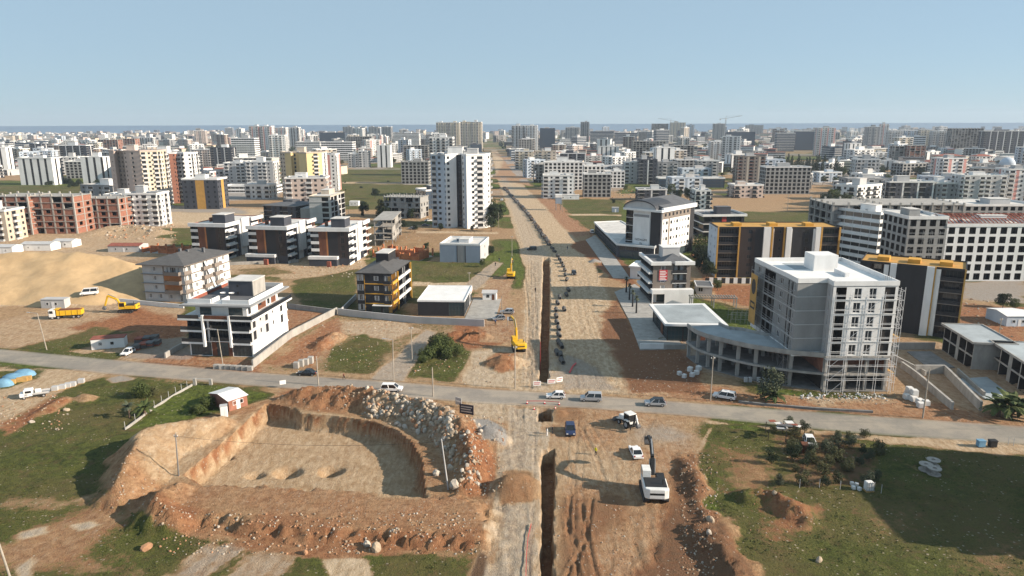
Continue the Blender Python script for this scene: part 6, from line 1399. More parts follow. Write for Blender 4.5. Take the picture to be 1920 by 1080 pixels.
for i, (x, y) in enumerate(((1174, 548), (1180, 562), (1186, 575), (1193, 587))):
    root = empty('wrapped_palm', G(x, y, .15)); mb('machine_black').tube((0, 0, 0), (0, 0, 4.2), .28, .2, 8).build('trunk', root); cmesh, _ = tree_kind('palm1'); put(cmesh, 'crown', root, (0, 0, 1.6), scale=(.45, .45, .7)); tag(root, f'dark wrapped palm trunk on the pale pavement, {["farthest","second farthest","second nearest","nearest"][i]} of four', 'palm', 'palms on the pavement')
# trees of the far city
n_t = 0; rg = random.Random(12)
def rank_labels(group, fmt, rows):
    os_ = [o for o in bpy.data.objects if o.get('group') == group]; cut = sorted(o.location.y for o in os_); n_ = len(os_)
    for r_ in range(rows):
        lo, hi = cut[n_ * r_ // rows], cut[n_ * (r_ + 1) // rows] if r_ < rows - 1 else 1e9
        for i, o in enumerate(sorted([o for o in os_ if lo <= o.location.y < hi], key=lambda o: o.location.x / o.location.y)):
            k = i + 1; sf = 'th' if 10 <= k % 100 <= 20 else {1: 'st', 2: 'nd', 3: 'rd'}.get(k % 10, 'th')
            o['label'] = fmt.format(f'{k}{sf}', ('nearest', 'second', 'third', 'fourth', 'fifth', 'sixth', 'seventh', 'eighth')[r_])
for i in range(22):
    p = G(rg.uniform(88, 200), rg.uniform(342, 353)) if i < 15 else G(rg.uniform(640, 800), rg.uniform(330, 392)); plant(rg.choice(('broad0', 'broad2', 'shrub2')), p, rg.uniform(3, 7) if i < 15 else rg.uniform(1.2, 2.5), 'tree', 'x', 'tree', 'scattered trees of the middle distance', i)
for i in range(130):
    z_ = rg.choice(((-40, 380, 335, 366), (1560, 1700, 300, 335), (1425, 1600, 318, 338), (1425, 1600, 318, 338), (1520, 1700, 322, 345), (1320, 1440, 300, 335), (880, 930, 300, 420), (1440, 1640, 378, 400), (1700, 1920, 300, 330), (420, 800, 396, 426), (1300, 1345, 470, 530)))
    x, y = rg.uniform(*z_[:2]), rg.uniform(*z_[2:]); p = G(x, y)
    if free(p.x, p.y, -4): plant(rg.choice(('broad0', 'broad2', 'shrub0', 'shrub2', 'pine')), (p.x, p.y, 0), rg.uniform(4, 10), 'tree', 'dark bushy tree scattered between the plots of the middle distance', 'tree', 'scattered trees of the middle distance', i)
for _ in range(3000):
    if n_t >= 260: break
    y = 430 * (3200 / 430) ** rg.random(); x = rg.uniform(-.76, .78) * y; px, py = proj((x, y, 0))
    if not free(x, y, -6): continue
    for q in range(rg.choice((1, 2, 3, 4))):
        k = rg.choice(('broad0', 'broad1', 'broad2', 'pine', 'broad0', 'cypress')); plant(k, (x + rg.uniform(-9, 9), y + rg.uniform(-9, 9), 0), rg.uniform(5, 11), 'tree', 'green tree standing among the buildings of the distant city', 'tree', 'trees of the distant city', n_t); n_t += 1
tb = []
g = np.random.default_rng(3); cl = []
for _ in range(2600):
    y = g.uniform(1400, 4600); x = g.uniform(-.8, .82) * y
    if abs(x - blvd_x(y)) < 22: continue
    cl.append((x, y, g.uniform(1.5, 4), g.uniform(3, 8)))
tag(put(leaves('distant_trees', cl, 1.1, 2.4, 'leaf_dark', 8, .7), 'distant_trees'), 'dark greenery scattered through the far city', 'trees', None, 'stuff')
rank_labels('trees of the distant city', 'green tree among far buildings, {} from the left in the {} belt of trees', 8); rank_labels('scattered trees of the middle distance', 'dark bushy tree between middle distance plots, {} from left in the {} belt', 4); rank_labels('cypress grove', 'dark cypress, {} from the left in the {} row of the grove', 1); rank_labels('orchard trees in the garden', 'small bushy orchard tree below the road, {} from the left in the {} row', 4)
# meadow tufts
gm_ = A[:, 0].copy(); sel = np.where((gm_ > .55) & (PY > 74) & (PY < 175) & (np.abs(PX) < 130) & (road_sd < -1))[0]
g = np.random.default_rng(4); wgt = (np.gradient(YS)[:, None] * np.gradient(XS)[None, :]).ravel()[sel]; sel = g.choice(sel, 20000, p=wgt / wgt.sum())
cx_ = PX[sel] + g.uniform(-.4, .4, len(sel)); cy_ = PY[sel] + g.uniform(-.4, .4, len(sel)); cz_ = Z[sel] - .05
keep = fbm(cx_, cy_, 5, 3, 91) > .47; cx_, cy_, cz_ = cx_[keep], cy_[keep], cz_[keep]; k = len(cx_); V = []
for q in range(3):
    a = g.uniform(0, 6.28, k); h = g.uniform(.05, .16, k); wv = g.uniform(.10, .24, k); lx, ly = np.cos(a) * wv, np.sin(a) * wv; t = g.uniform(-.32, .32, (2, k))
    V.append(np.stack([np.stack([cx_ - lx, cy_ - ly, cz_], 1), np.stack([cx_ + lx, cy_ + ly, cz_], 1), np.stack([cx_ + t[0], cy_ + t[1], cz_ + h], 1)], 1))
V = np.concatenate(V).reshape(-1, 3); me = bpy.data.meshes.new('grass_tufts'); me.vertices.add(len(V)); me.vertices.foreach_set('co', V.ravel()); me.loops.add(len(V)); me.loops.foreach_set('vertex_index', np.arange(len(V))); me.polygons.add(len(V) // 3); me.polygons.foreach_set('loop_start', np.arange(0, len(V), 3)); me.polygons.foreach_set('loop_total', np.full(len(V) // 3, 3)); me.materials.append(M['grass_blade']); me.update()
tag(put(me, 'grass_tufts'), 'short tufts of meadow grass', 'grass', None, 'stuff')

# ================================================================== STONES
def rock(seed, m):
    rg = random.Random(seed); bm = bmesh.new(); bmesh.ops.create_icosphere(bm, subdivisions=2, radius=1)
    ax_ = [Vector((rg.gauss(0, 1), rg.gauss(0, 1), rg.gauss(0, 1))).normalized() for _ in range(7)]
    for v in bm.verts:
        d = v.co.normalized(); r = 1.0
        for q in ax_: r = min(r, rg_lim / max(.2, d.dot(q))) if (rg_lim := .74) and d.dot(q) > .3 else r
        v.co = d * r * rg.uniform(.93, 1.07)
    bmesh.ops.scale(bm, vec=(1.15, .9, .75), verts=bm.verts); me = bpy.data.meshes.new('stone'); bm.to_mesh(me); bm.free(); me.materials.append(M[m]); return me
ROCKS = [rock(i, ('stone', 'stone', 'stone_grey', 'stone', 'stone_red', 'stone_grey')[i % 6]) for i in range(9)]
rg = random.Random(17); R4 = TERR[4]; SP = []
for _ in range(6000):
    if len(SP) >= 900: break
    x, y = rg.uniform(640, 905), rg.uniform(735, 915); p = onground(x, y)
    hv = float(np.interp(0, [0], [0])); i = int(np.searchsorted(XS, p.x)); j = int(np.searchsorted(YS, p.y)); q = j * NX + i
    if heaps['rock'][q] < .25 or pit_sd[q] > -.8: continue
    dens = .95 if (690 < x < 850 and y < 880) else .35
    if rg.random() > dens: continue
    SP.append((p, rg.choice((.14, .18, .22, .26, .32, .42)) * (1.15 if dens > .5 else .9)))
SP.sort(key=lambda t: -t[1])
for p, s in SP[:300]: put(rg.choice(ROCKS), 'stone', R4, (p.x, p.y, p.z + s * .1), rot=(rg.uniform(0, 6), rg.uniform(0, 6), rg.uniform(0, 6)), scale=s * 1.25)
def stone_stuff(lst, name, parent=None, label=None, mats=('stone', 'stone', 'stone_grey', 'stone_red', 'stone_red')):
    b = MB(); rg = random.Random(len(lst)); base = [[v.co.copy() for v in me.vertices] for me in ROCKS]
    ico = bmesh.new(); bmesh.ops.create_icosphere(ico, subdivisions=1, radius=1); iv = [v.co.copy() for v in ico.verts]; fi = [[v.index for v in f.verts] for f in ico.faces]; ico.free()
    for p, s in lst:
        b.mat(rg.choice(mats)); T = Matrix.Translation(p) @ Euler((rg.uniform(0, 6), rg.uniform(0, 6), rg.uniform(0, 6))).to_matrix().to_4x4() @ Matrix.Diagonal((s * rg.uniform(.8, 1.4), s, s * rg.uniform(.6, 1), 1)); i0 = len(b.v)
        b.v.extend([tuple(T @ (v * rg.uniform(.75, 1.15))) for v in iv])
        for f in fi: b.f.append(tuple(i0 + k for k in f)); b.m.append(b.cur)
    o = b.build(name, parent); return tag(o, label, 'stones' if label else None, None, 'stuff')
stone_stuff(SP[300:], 'small_stone', R4)
lst = []; zones = ((300, 900, 962, 1040, .14, 520), (1275, 1345, 850, 1080, .13, 330), (1400, 1540, 920, 1000, .10, 50), (0, 130, 740, 810, .16, 110), (205, 340, 880, 970, .12, 110), (520, 700, 722, 770, .13, 160), (560, 720, 610, 690, .16, 110), (860, 990, 640, 720, .13, 160), (880, 945, 780, 930, .15, 200), (1180, 1320, 690, 745, .12, 120), (1440, 1700, 740, 760, .15, 110), (770, 860, 660, 700, .2, 50), (640, 800, 598, 625, .16, 130), (1200, 1290, 640, 700, .14, 60), (200, 330, 418, 450, .6, 130), (680, 800, 440, 480, .3, 90), (540, 680, 490, 520, .3, 80), (1140, 1190, 355, 372, .6, 60), (1790, 1920, 560, 640, .3, 90), (1500, 1680, 738, 752, .2, 60), (1330, 1430, 540, 575, .2, 30), (1040, 1200, 930, 1080, .10, 130))
for x0, x1, y0, y1, s, n_ in zones:
    for _ in range(n_): p = onground(rg.uniform(x0, x1), rg.uniform(y0, y1)); lst.append((p, s * rg.uniform(.4, 1.6)))
lst = [q for q in lst if not (poly_sd(road_poly, np.array([q[0].x]), np.array([q[0].y]))[0] > -.5)]
stone_stuff(lst, 'loose_stones', None, 'loose stones and clods strewn over the bare earth')
for x, y, s, m, lab in ((275, 1030, .75, 'stone_red', 'single reddish boulder on the meadow at lower left'), (853, 912, 1.0, 'stone_grey', 'big grey boulder at the foot of the white pole'), (818, 890, .8, 'stone_grey', 'pale boulder on the inner slope above the dark pit corner'), (1332, 978, .75, 'stone', 'pale boulder on the earth berm'), (1535, 1052, .5, 'stone', 'small boulder on the right field'), (705, 1032, .9, 'stone', 'pale boulder below the earth bench'), (688, 1022, .6, 'stone_grey', 'grey boulder left of the pale one below the bench'), (572, 1038, .5, 'stone_red', 'reddish stone below the earth bench'), (1330, 1000, .5, 'stone_grey', 'grey stone lower on the earth berm'), (1452, 928, .45, 'stone', 'pale stone on the grassy knoll'), (125, 770, .6, 'stone', 'stone at the end of the left rubble strip'), (60, 792, .5, 'stone_grey', 'grey stone in the left rubble strip')):
    p = onground(x, y); o = put(ROCKS[int(x) % 5], 'boulder', None, (p.x, p.y, p.z + s * .3), rot=(x, y, s), scale=s); o.data = o.data.copy(); o.data.materials[0] = M[m]; tag(o, lab, 'boulder')

# ================================================================== VEHICLES
_cc = {}
def wheel_meshes(r, w):
    k = (round(r, 2), round(w, 2))
    if k not in _cc:
        t = mb('rubber'); T = Matrix.Rotation(R(90), 4, 'X'); t.lathe([(r * .6, -w / 2), (r * .95, -w / 2), (r, -w / 2 + .03), (r, w / 2 - .03), (r * .95, w / 2), (r * .6, w / 2)], 16, T)
        m = mb('car_silver'); m.lathe([(.001, -w / 2 + .02), (r * .6, -w / 2 + .02), (r * .6, w / 2 - .02), (.001, w / 2 - .02)], 12, T); _cc[k] = (t.mesh('tyre', True), m.mesh('rim'))
    return _cc[k]
def wheel(root, x, y, r, w=.22):
    t, m = wheel_meshes(r, w); o = put(t, 'wheel', root, (x, y, r)); put(m, 'rim', o); return o
def car(kind, paint, px, py, hd, label, roofm=None, name=None, dz=0.0):
    """hd: heading in degrees, 0 = +X (right), 90 = away from the camera"""
    L0, W0, H0 = {'hatch': (4.0, 1.72, 1.48), 'sedan': (4.5, 1.75, 1.44), 'van': (4.5, 1.82, 1.84), 'suv': (4.3, 1.82, 1.62), 'mpv': (4.6, 1.8, 1.72), 'minibus': (5.2, 1.95, 2.2)}[kind]
    p = onground(px, py); root = empty(name or 'car', (p.x, p.y, p.z + dz), R(hd)); h = L0 / 2; belt = .56 * H0
    prof = {'hatch': [(-h, .35), (-h + .02, .75), (-h + .12, belt), (h - 1.15, belt), (h - .1, .72), (h, .55), (h, .3)], 'sedan': [(-h, .35), (-h, .85), (-h + .9, belt), (h - 1.3, belt), (h - .1, .72), (h, .5), (h, .3)]}.get(kind, [(-h, .35), (-h + .02, .8), (-h + .06, belt), (h - 1.05, belt), (h - .08, .85), (h, .6), (h, .32)])
    b = mb(paint); b.prism([(x, z) for x, z in prof][::-1], -W0 / 2, W0 / 2, Matrix.Rotation(R(90), 4, 'X')); b.build('body', root, bevel=.09)
    x0, x1, x2, x3 = {'hatch': (-h + .12, h - 1.15, -h + .55, h - 1.95), 'sedan': (-h + .75, h - 1.3, -h + 1.35, h - 2.05), 'van': (-h + .07, h - 1.0, -h + .2, h - 1.7), 'suv': (-h + .1, h - 1.1, -h + .6, h - 1.95), 'mpv': (-h + .08, h - .95, -h + .3, h - 1.75), 'minibus': (-h + .07, h - .6, -h + .15, h - 1.2)}[kind]
    wb, wt = W0 / 2 - .03, W0 / 2 - .2; z0, z1 = belt - .01, H0 - .06
    B_ = [(x0, -wb, z0), (x1, -wb, z0), (x1, wb, z0), (x0, wb, z0)]; T_ = [(x2, -wt, z1), (x3, -wt, z1), (x3, wt, z1), (x2, wt, z1)]
    for i, nm in ((0, 'side_window'), (1, 'windscreen'), (2, 'side_window'), (3, 'rear_window')):
        j = (i + 1) % 4; mb('car_glass').face([B_[i], B_[j], T_[j], T_[i]]).build(nm, root)
    b = mb(roofm or paint); b.box(x2 - .04, x3 + .04, -wt - .03, wt + .03, z1 - .02, H0); b.build('roof', root, bevel=.04)
    for i in range(4): mb(paint).beam(B_[i], T_[i], .09).build('pillar', root)
    for sgn in (-1, 1): mb(paint).beam(((x0 + x1) / 2 - .1, sgn * (wb - .005), z0), ((x2 + x3) / 2, sgn * (wt + .005), z1), .09).build('pillar', root); mb('lamp_white').box(h - .12, h + .01, sgn * W0 * .34 - .18, sgn * W0 * .34 + .18, .6, .76).build('headlight', root); mb('lamp_red').box(-h - .01, -h + .1, sgn * W0 * .40 - .12, sgn * W0 * .40 + .12, .72, .95).build('tail_light', root); mb(paint).box(x1 - .35, x1 - .2, sgn * (W0 / 2 + .02) - .06, sgn * (W0 / 2 + .02) + .06, belt + .02, belt + .16).build('mirror', root)
    mb('machine_black').box(h - .03, h + .02, -W0 * .3, W0 * .3, .36, .5).build('grille', root); mb('sign_white').box(-h - .02, -h + .01, -.26, .26, .55, .66).build('number_plate', root)
    for x in (-h + .78, h - .82):
        for s in (-1, 1): wheel(root, x, s * (W0 / 2 - .1), .32 if kind != 'suv' else .36)
    return tag(root, label, 'car')
for a in (('mpv', 'car_white', 735, 733, -2, 'white people carrier driving right along the cross road'), ('sedan', 'car_black', 576, 703, 176, 'black saloon parked at the roadside below the boundary wall'), ('hatch', 'car_white', 1042, 746, 176, 'white hatchback driving left at the junction'), ('van', 'car_silver', 1108, 751, 175, 'silver boxy van behind the white hatchback'), ('suv', 'car_silver', 1228, 760, 176, 'silver crossover with dark roof on the cross road', 'car_black'),
    ('mpv', 'car_white', 1358, 747, 152, 'white people carrier parked on the earth before the arcade'), ('suv', 'car_navy', 1069, 811, 268, 'navy blue car facing the camera beside the two men'), ('sedan', 'car_white', 1192, 853, 93, 'white saloon seen from behind near the white excavator'), ('minibus', 'car_white', 170, 568, 200, 'white minibus at the foot of the sand mound'), ('hatch', 'car_white', 240, 664, 265, 'small white car facing the camera beside the site cabin'), ('suv', 'car_silver', 951, 588, 175, 'silver car parked right of the showroom forecourt'), ('hatch', 'car_grey', 935, 600, 200, 'grey car parked at the showroom corner'),
    ('suv', 'car_black', 1076, 515, 268, 'dark car driving down the boulevard'), ('van', 'car_black', 997, 469, 178, 'dark van crossing the upper boulevard'), ('hatch', 'car_white', 941, 376, 265, 'white car far up the boulevard'), ('sedan', 'car_white', 803, 415, 20, 'white car parked beside the tall white tower'), ('sedan', 'car_navy', 798, 424, 10, 'dark blue car parked left of the tall white tower'), ('hatch', 'car_silver', 772, 430, 160, 'silver car parked left of the tower under the trees'), ('van', 'car_white', 1110, 437, 90, 'white van parked beside the hotel wing')): car(*a[:6], roofm=a[6] if len(a) > 6 else None)
def text_flat(b, x, y0, z, w, lines, hgt, T=None):
    for i in range(lines): b.box(x, x + w * (1 - .25 * (i % 2)), y0, y0 + .004, z - i * hgt * 1.8, z - i * hgt * 1.8 + hgt, T)
def excavator(px, py, hd, house, paint, black, boom, label, bucket_m='machine_grey', dz=0.0, size=1.15):
    """boom = ((x,z) knee, (x,z) stick end) in the house frame; house = rotation of the upper part"""
    p = onground(px, py); root = empty('excavator', (p.x, p.y, p.z + dz), R(hd))
    for s in (-1, 1):
        pr = [(-1.9, .15), (-2.1, .45), (-1.9, .85), (1.9, .85), (2.1, .45), (1.9, .15), (1.6, .02), (-1.6, .02)]; t = mb('machine_black').prism(pr[::-1], -.28, .28, Matrix.Translation((0, s * 1.1, 0)) @ Matrix.Rotation(R(90), 4, 'X')).build('track', root); b = mb('machine_grey')
        for x in (-1.5, -.75, 0, .75, 1.5): b.tube((x, s * 1.1 - .3, .3), (x, s * 1.1 + .3, .3), .2, n=8)
        tag(b.build('roller', t), kind='stuff')
    mb('machine_black').box(-1.2, 1.2, -.85, .85, .4, .95).tube((0, 0, .95), (0, 0, 1.12), .7, n=14).build('undercarriage', root)
    hs = empty('upper_structure', (0, 0, 0), R(house)); hs.parent = root; bpy.data.objects.remove(hs); Th = Matrix.Rotation(R(house), 4, 'Z')
    def part(b, nm, bev=0): o = b.build(nm, root, bevel=bev); o.matrix_local = Th; return o
    part(mb(paint).box(-2.3, .2, -1.35, 1.35, 1.12, 2.0), 'engine_deck', .1); part(mb(paint).prism([(-2.75, -1.3), (-2.3, -1.35), (-2.3, 1.35), (-2.75, 1.3), (-2.95, .8), (-2.95, -.8)][::-1], 1.05, 2.25), 'counterweight', .12); part(mb(black).box(.2, 1.7, -1.3, -.35, 1.12, 1.9).box(-2.2, .1, -1.2, 1.2, 2.0, 2.12), 'side_box', .05)
    part(mb(paint).box(.1, 1.75, .35, 1.3, 1.12, 1.75).box(.1, 1.6, .36, 1.29, 2.78, 2.9).box(.1, .2, .36, 1.29, 1.75, 2.8).box(1.55, 1.65, .36, .46, 1.75, 2.8).box(1.55, 1.65, 1.19, 1.29, 1.75, 2.8), 'cab', .03); part(mb('car_glass').box(.21, 1.6, .40, 1.25, 1.76, 2.77), 'cab_window'); part(mb('machine_black').tube((-1.4, -.8, 2.1), (-1.4, -.8, 2.7), .08, n=6), 'exhaust')
    (kx, kz), (ex, ez) = boom; bx, bz_ = 1.5, 1.7; c = black if black != 'machine_black' or paint == 'machine_white' else paint
    def link_(a0, a1, w, t0, nm, m):
        part(mb(m).beam((a0[0], 0, a0[1]), (a1[0], 0, a1[1]), w, t0), nm, .04)
    mx, mz = (bx + kx) / 2, (bz_ + kz) / 2; nx_, nz_ = -(kz - bz_), (kx - bx); ln = math.hypot(nx_, nz_); mid_ = (mx + nx_ / ln * .7, mz + nz_ / ln * .7)
    part(mb(c).beam((bx, 0, bz_), (mid_[0], 0, mid_[1]), .42, .62).beam((mid_[0], 0, mid_[1]), (kx, 0, kz), .40, .5), 'boom', .04); link_((kx, kz), (ex, ez), .34, .42, 'stick', c)
    part(mb('metal').tube((bx + .3, .3, 1.5), (mid_[0], .3, mid_[1] - .2), .09, n=6).tube((bx + .3, -.3, 1.5), (mid_[0], -.3, mid_[1] - .2), .09, n=6), 'boom_cylinder'); part(mb('metal').tube((mid_[0], 0, mid_[1] + .4), (kx - .1, 0, kz + .45), .09, n=6), 'stick_cylinder')
    pr = [(0, 0), (.35, -.1), (.7, -.55), (.55, -1.0), (.1, -1.15), (-.2, -.85), (-.05, -.4)]; part(mb(bucket_m).prism([(ex + x, ez + z) for x, z in pr][::-1], -.42, .42, Matrix.Rotation(R(90), 4, 'X')), 'bucket')
    b = MB(); b.mat('machine_black' if paint != 'machine_black' else 'sign_white'); b.box(-2.957, -2.953, -.8, .8, 1.55, 1.8); 
    part(b, 'grille')
    root.scale = (size, size, size); return tag(root, label, 'excavator')
excavator(240, 585, 178, 8, 'machine_yellow', 'machine_black', ((4.6, 4.6), (5.6, 1.9)), 'yellow excavator with lowered arm beside the dump truck')
excavator(958, 521, 92, -5, 'machine_yellow', 'machine_yellow', ((4.0, 5.6), (7.5, 4.6)), 'yellow excavator with raised boom at the far side of the green field')
excavator(972, 656, 96, 6, 'machine_yellow', 'machine_yellow', ((4.0, 5.8), (7.6, 5.6)), 'yellow excavator above the brown sand heap at the trench')
excavator(1225, 928, 88, -2, 'machine_white', 'machine_black', ((3.7, 4.7), (6.1, 4.3)), 'white excavator with black arm near the bottom right of the trench', dz=.05, size=1.36)
def truck(px, py, hd, label):
    p = onground(px, py); root = empty('dump_truck', p, R(hd))
    mb('machine_white').box(2.6, 4.4, -1.2, 1.2, .7, 2.9).build('cab', root, bevel=.12); mb('car_glass').box(4.38, 4.43, -1.05, 1.05, 1.75, 2.65).build('windscreen', root)
    for s in (-1, 1): mb('car_glass').box(3.2, 4.1, s * 1.205 - .02, s * 1.205 + .02, 1.8, 2.6).build('side_window', root); mb('lamp_white').box(4.38, 4.44, s * .9 - .18, s * .9 + .18, .95, 1.15).build('headlight', root); mb('machine_black').box(4.2, 4.4, s * 1.35 - .1, s * 1.35 + .1, 1.9, 2.5).build('mirror', root)
    mb('machine_black').box(-4.3, 4.2, -.45, .45, .7, 1.0).build('chassis', root); mb('machine_black').box(4.2, 4.5, -1.2, 1.2, .4, .75).build('bumper', root)
    b = mb('machine_yellow'); b.box(-4.4, 2.3, -1.25, 1.25, 1.1, 1.25).box(-4.4, 2.3, -1.25, -1.15, 1.25, 2.6).box(-4.4, 2.3, 1.15, 1.25, 1.25, 2.6).box(2.2, 2.3, -1.15, 1.15, 1.25, 2.9).box(-4.4, -4.3, -1.15, 1.15, 1.25, 2.5).box(1.6, 2.9, -1.2, 1.2, 2.92, 3.0); b.build('tipper_body', root)
    for x in (-3.6, -2, -.4, 1.2): 
        for s in (-1, 1): mb('machine_yellow').box(x - .07, x + .07, s * 1.3 - .05, s * 1.3 + .05, 1.2, 2.62).build('rib', root)
    ld = mb('wood'); ld.face([(-4.2, -1.1, 2.3), (2.1, -1.1, 2.4), (1.6, 0, 2.95), (-3.6, 0, 2.9)]).face([(-3.6, 0, 2.9), (1.6, 0, 2.95), (2.1, 1.1, 2.4), (-4.2, 1.1, 2.3)]).face([(2.1, -1.1, 2.4), (2.1, 1.1, 2.4), (1.6, 0, 2.95)]).face([(-4.2, 1.1, 2.3), (-4.2, -1.1, 2.3), (-3.6, 0, 2.9)]); ld.build('soil_load', root)
    for x in (3.5, 1.9, -2.2, -3.5):
        for s in (-1, 1): wheel(root, x, s * 1.02, .5, .34)
    return tag(root, label, 'truck')
truck(126, 596, 193, 'dump truck with white cab and loaded yellow body at the sand mound')
def pickup(px, py, hd, label):
    p = onground(px, py); root = empty('flatbed_truck', p, R(hd)); mb('car_white').box(.9, 2.6, -.95, .95, .45, 1.25).build('bonnet', root, bevel=.12); mb('car_white').box(.2, 1.9, -.95, .95, .5, 1.95).build('cab', root, bevel=.18); mb('car_glass').box(1.6, 1.93, -.82, .82, 1.3, 1.8).build('windscreen', root)
    for s in (-1, 1): mb('car_glass').box(.4, 1.5, s * .955 - .015, s * .955 + .015, 1.28, 1.78).build('side_window', root); mb('lamp_white').box(2.56, 2.62, s * .7 - .15, s * .7 + .15, .75, .92).build('headlight', root)
    mb('metal').box(-2.7, .15, -1.0, 1.0, .75, .85).build('load_bed', root)
    for s in (-1, 1): mb('light_grey').box(-2.7, .15, s * .98 - .03, s * .98 + .03, .85, 1.2).build('drop_side', root)
    for x in (1.8, -1.7):
        for s in (-1, 1): wheel(root, x, s * .82, .34, .24)
    mb('white').box(-1.2, -.2, -.3, .3, .85, 1.7).build('crate', root); return tag(root, label, 'truck')
pickup(66, 744, 205, 'white flatbed pickup on the pale track at left')
def backhoe(px, py, hd, label):
    p = onground(px, py); root = empty('backhoe_loader', p, R(hd))
    mb('machine_white').box(.3, 2.4, -.5, .5, .9, 1.75).build('bonnet', root, bevel=.1); mb('machine_black').box(-1.6, 2.2, -.45, .45, .6, .95).build('chassis', root)
    mb('machine_white').box(-1.25, .5, -.85, .85, 2.7, 2.88).build('cab_roof', root, bevel=.05)
    for x in (-1.15, .35):
        for y in (-.78, .78): mb('machine_black').box(x - .05, x + .05, y - .05, y + .05, 1.1, 2.72).build('cab_post', root)
    mb('car_glass').box(-1.1, .3, -.74, .74, 1.3, 2.68).build('cab_window', root); mb('machine_white').box(-1.3, .4, -.8, .8, .95, 1.32).build('cab_base', root)
    for s in (-1, 1): wheel(root, -.7, s * .95, .78, .48); wheel(root, 1.7, s * .85, .48, .34); mb('machine_white').beam((.4, s * .62, 1.5), (3.0, s * .62, .7), .14, .26).build('loader_arm', root); mb('machine_white').box(-1.35, -.15, s * .95 - .28, s * .95 + .28, 1.6, 1.7).build('mudguard', root); mb('machine_black').tube((-1.8, s * .9, .1), (-1.8, s * .9, 1.0), .1, n=6).build('stabiliser', root)
    mb('machine_grey').prism([(2.9, .15), (3.9, .15), (3.5, .5), (3.1, 1.0), (2.8, .7)][::-1], -1.15, 1.15, Matrix.Rotation(R(90), 4, 'X')).build('front_bucket', root)
    mb('machine_black').beam((-1.8, .2, 1.0), (-2.4, .2, 3.2), .24, .34).build('rear_boom', root, bevel=.03); mb('machine_white').beam((-2.4, .2, 3.2), (-3.1, .2, 1.6), .2, .28).build('rear_stick', root, bevel=.03); mb('machine_grey').prism([(-3.2, 1.7), (-2.8, 1.4), (-2.9, .9), (-3.4, .9), (-3.6, 1.3)], -.35, .35, Matrix.Translation((0, .2, 0)) @ Matrix.Rotation(R(90), 4, 'X')).build('rear_bucket', root)
    return tag(root, label, 'loader')
backhoe(1178, 799, 118, 'white backhoe loader with folded black rear arm at the junction')

# ================================================================== PEOPLE
def body_mesh(walk, top, legs, seed):
    rg = random.Random(seed); s = .22 if walk else .06
    J = [(0, 0, .95, .15), (0, 0, 1.15, .15), (0, 0, 1.38, .17), (0, 0, 1.50, .07), (.02, 0, 1.58, .075), (.03, 0, 1.68, .10), (.02, 0, 1.76, .07),
         (s * .4, .1, .88, .10), (s * .9, .11, .50, .07), (s * .7, .11, .10, .05), (s * .7 + .16, .12, .05, .045), (-s * .4, -.1, .88, .10), (-s * .6, -.11, .50, .07), (-s * 1.3, -.11, .10, .05), (-s * 1.3 + .16, -.12, .05, .045),
         (0, .20, 1.40, .07), (-s * .5, .25, 1.14, .05), (s * .2, .24, .92, .04), (s * .3, .23, .83, .035), (0, -.20, 1.40, .07), (s * .5, -.25, 1.14, .05), (s * .9, -.24, .94, .04), (s * 1.0, -.23, .85, .035)]
    E = [(0, 1), (1, 2), (2, 3), (3, 4), (4, 5), (5, 6), (0, 7), (7, 8), (8, 9), (9, 10), (0, 11), (11, 12), (12, 13), (13, 14), (2, 15), (15, 16), (16, 17), (17, 18), (2, 19), (19, 20), (20, 21), (21, 22)]
    me = bpy.data.meshes.new('b'); me.from_pydata([j[:3] for j in J], E, []); o = bpy.data.objects.new('b', me); col.objects.link(o); sk = o.modifiers.new('s', 'SKIN'); sv = me.skin_vertices[0].data
    for i, j in enumerate(J): sv[i].radius = (j[3], j[3]); sv[i].use_root = (i == 0)
    ss = o.modifiers.new('u', 'SUBSURF'); ss.levels = 1; ss.render_levels = 1; bpy.context.view_layer.update()
    out = bpy.data.meshes.new_from_object(o.evaluated_get(bpy.context.evaluated_depsgraph_get())); bpy.data.objects.remove(o); out.name = 'body'
    out.materials.clear()
    for m in (top, legs, 'skin', 'hair', 'rubber'): out.materials.append(M[m])
    for f in out.polygons:
        c = f.center; arm = abs(c.y) > .19 and c.z > .78
        f.material_index = 3 if c.z > 1.71 or (c.z > 1.6 and c.x < -.01) else 2 if c.z > 1.50 or (arm and c.z < .93) else 0 if c.z > .98 or arm else 4 if c.z < .09 else 1; f.use_smooth = True
    return out
for x, y, hd, wk, tp, lg, lab in ((1026, 818, 0, 0, 'cloth_white', 'cloth_white', 'person in white clothes standing beside the navy car'), (1036, 814, 180, 0, 'cloth_dark', 'cloth_dark', 'person in black clothes standing between the one in white and the navy car'), (1117, 854, 200, 1, 'vest_yellow', 'cloth_dark', 'person in a yellow safety vest on the bare earth below the backhoe'), (645, 712, 170, 1, 'cloth_brown', 'cloth_dark', 'person in brown walking on the cross road beside the black saloon'), (929, 499, 90, 0, 'cloth_dark', 'cloth_dark', 'person in dark clothes on the grey track behind the far yellow excavator'), (936, 490, 80, 1, 'cloth_dark', 'cloth_blue', 'person farther up the grey track behind the yellow excavator'), (1004, 548, 90, 0, 'cloth_dark', 'cloth_dark', 'person in dark clothes left of the long trench'), (1064, 468, 90, 0, 'cloth_dark', 'cloth_blue', 'person in dark clothes right of the pipes on the upper boulevard'), (929, 609, 100, 0, 'cloth_blue', 'cloth_dark', 'person standing at the showroom forecourt corner')):
    root = empty('person', onground(x, y), R(hd)); put(body_mesh(wk, tp, lg, x), 'body', root); tag(root, lab, 'person')
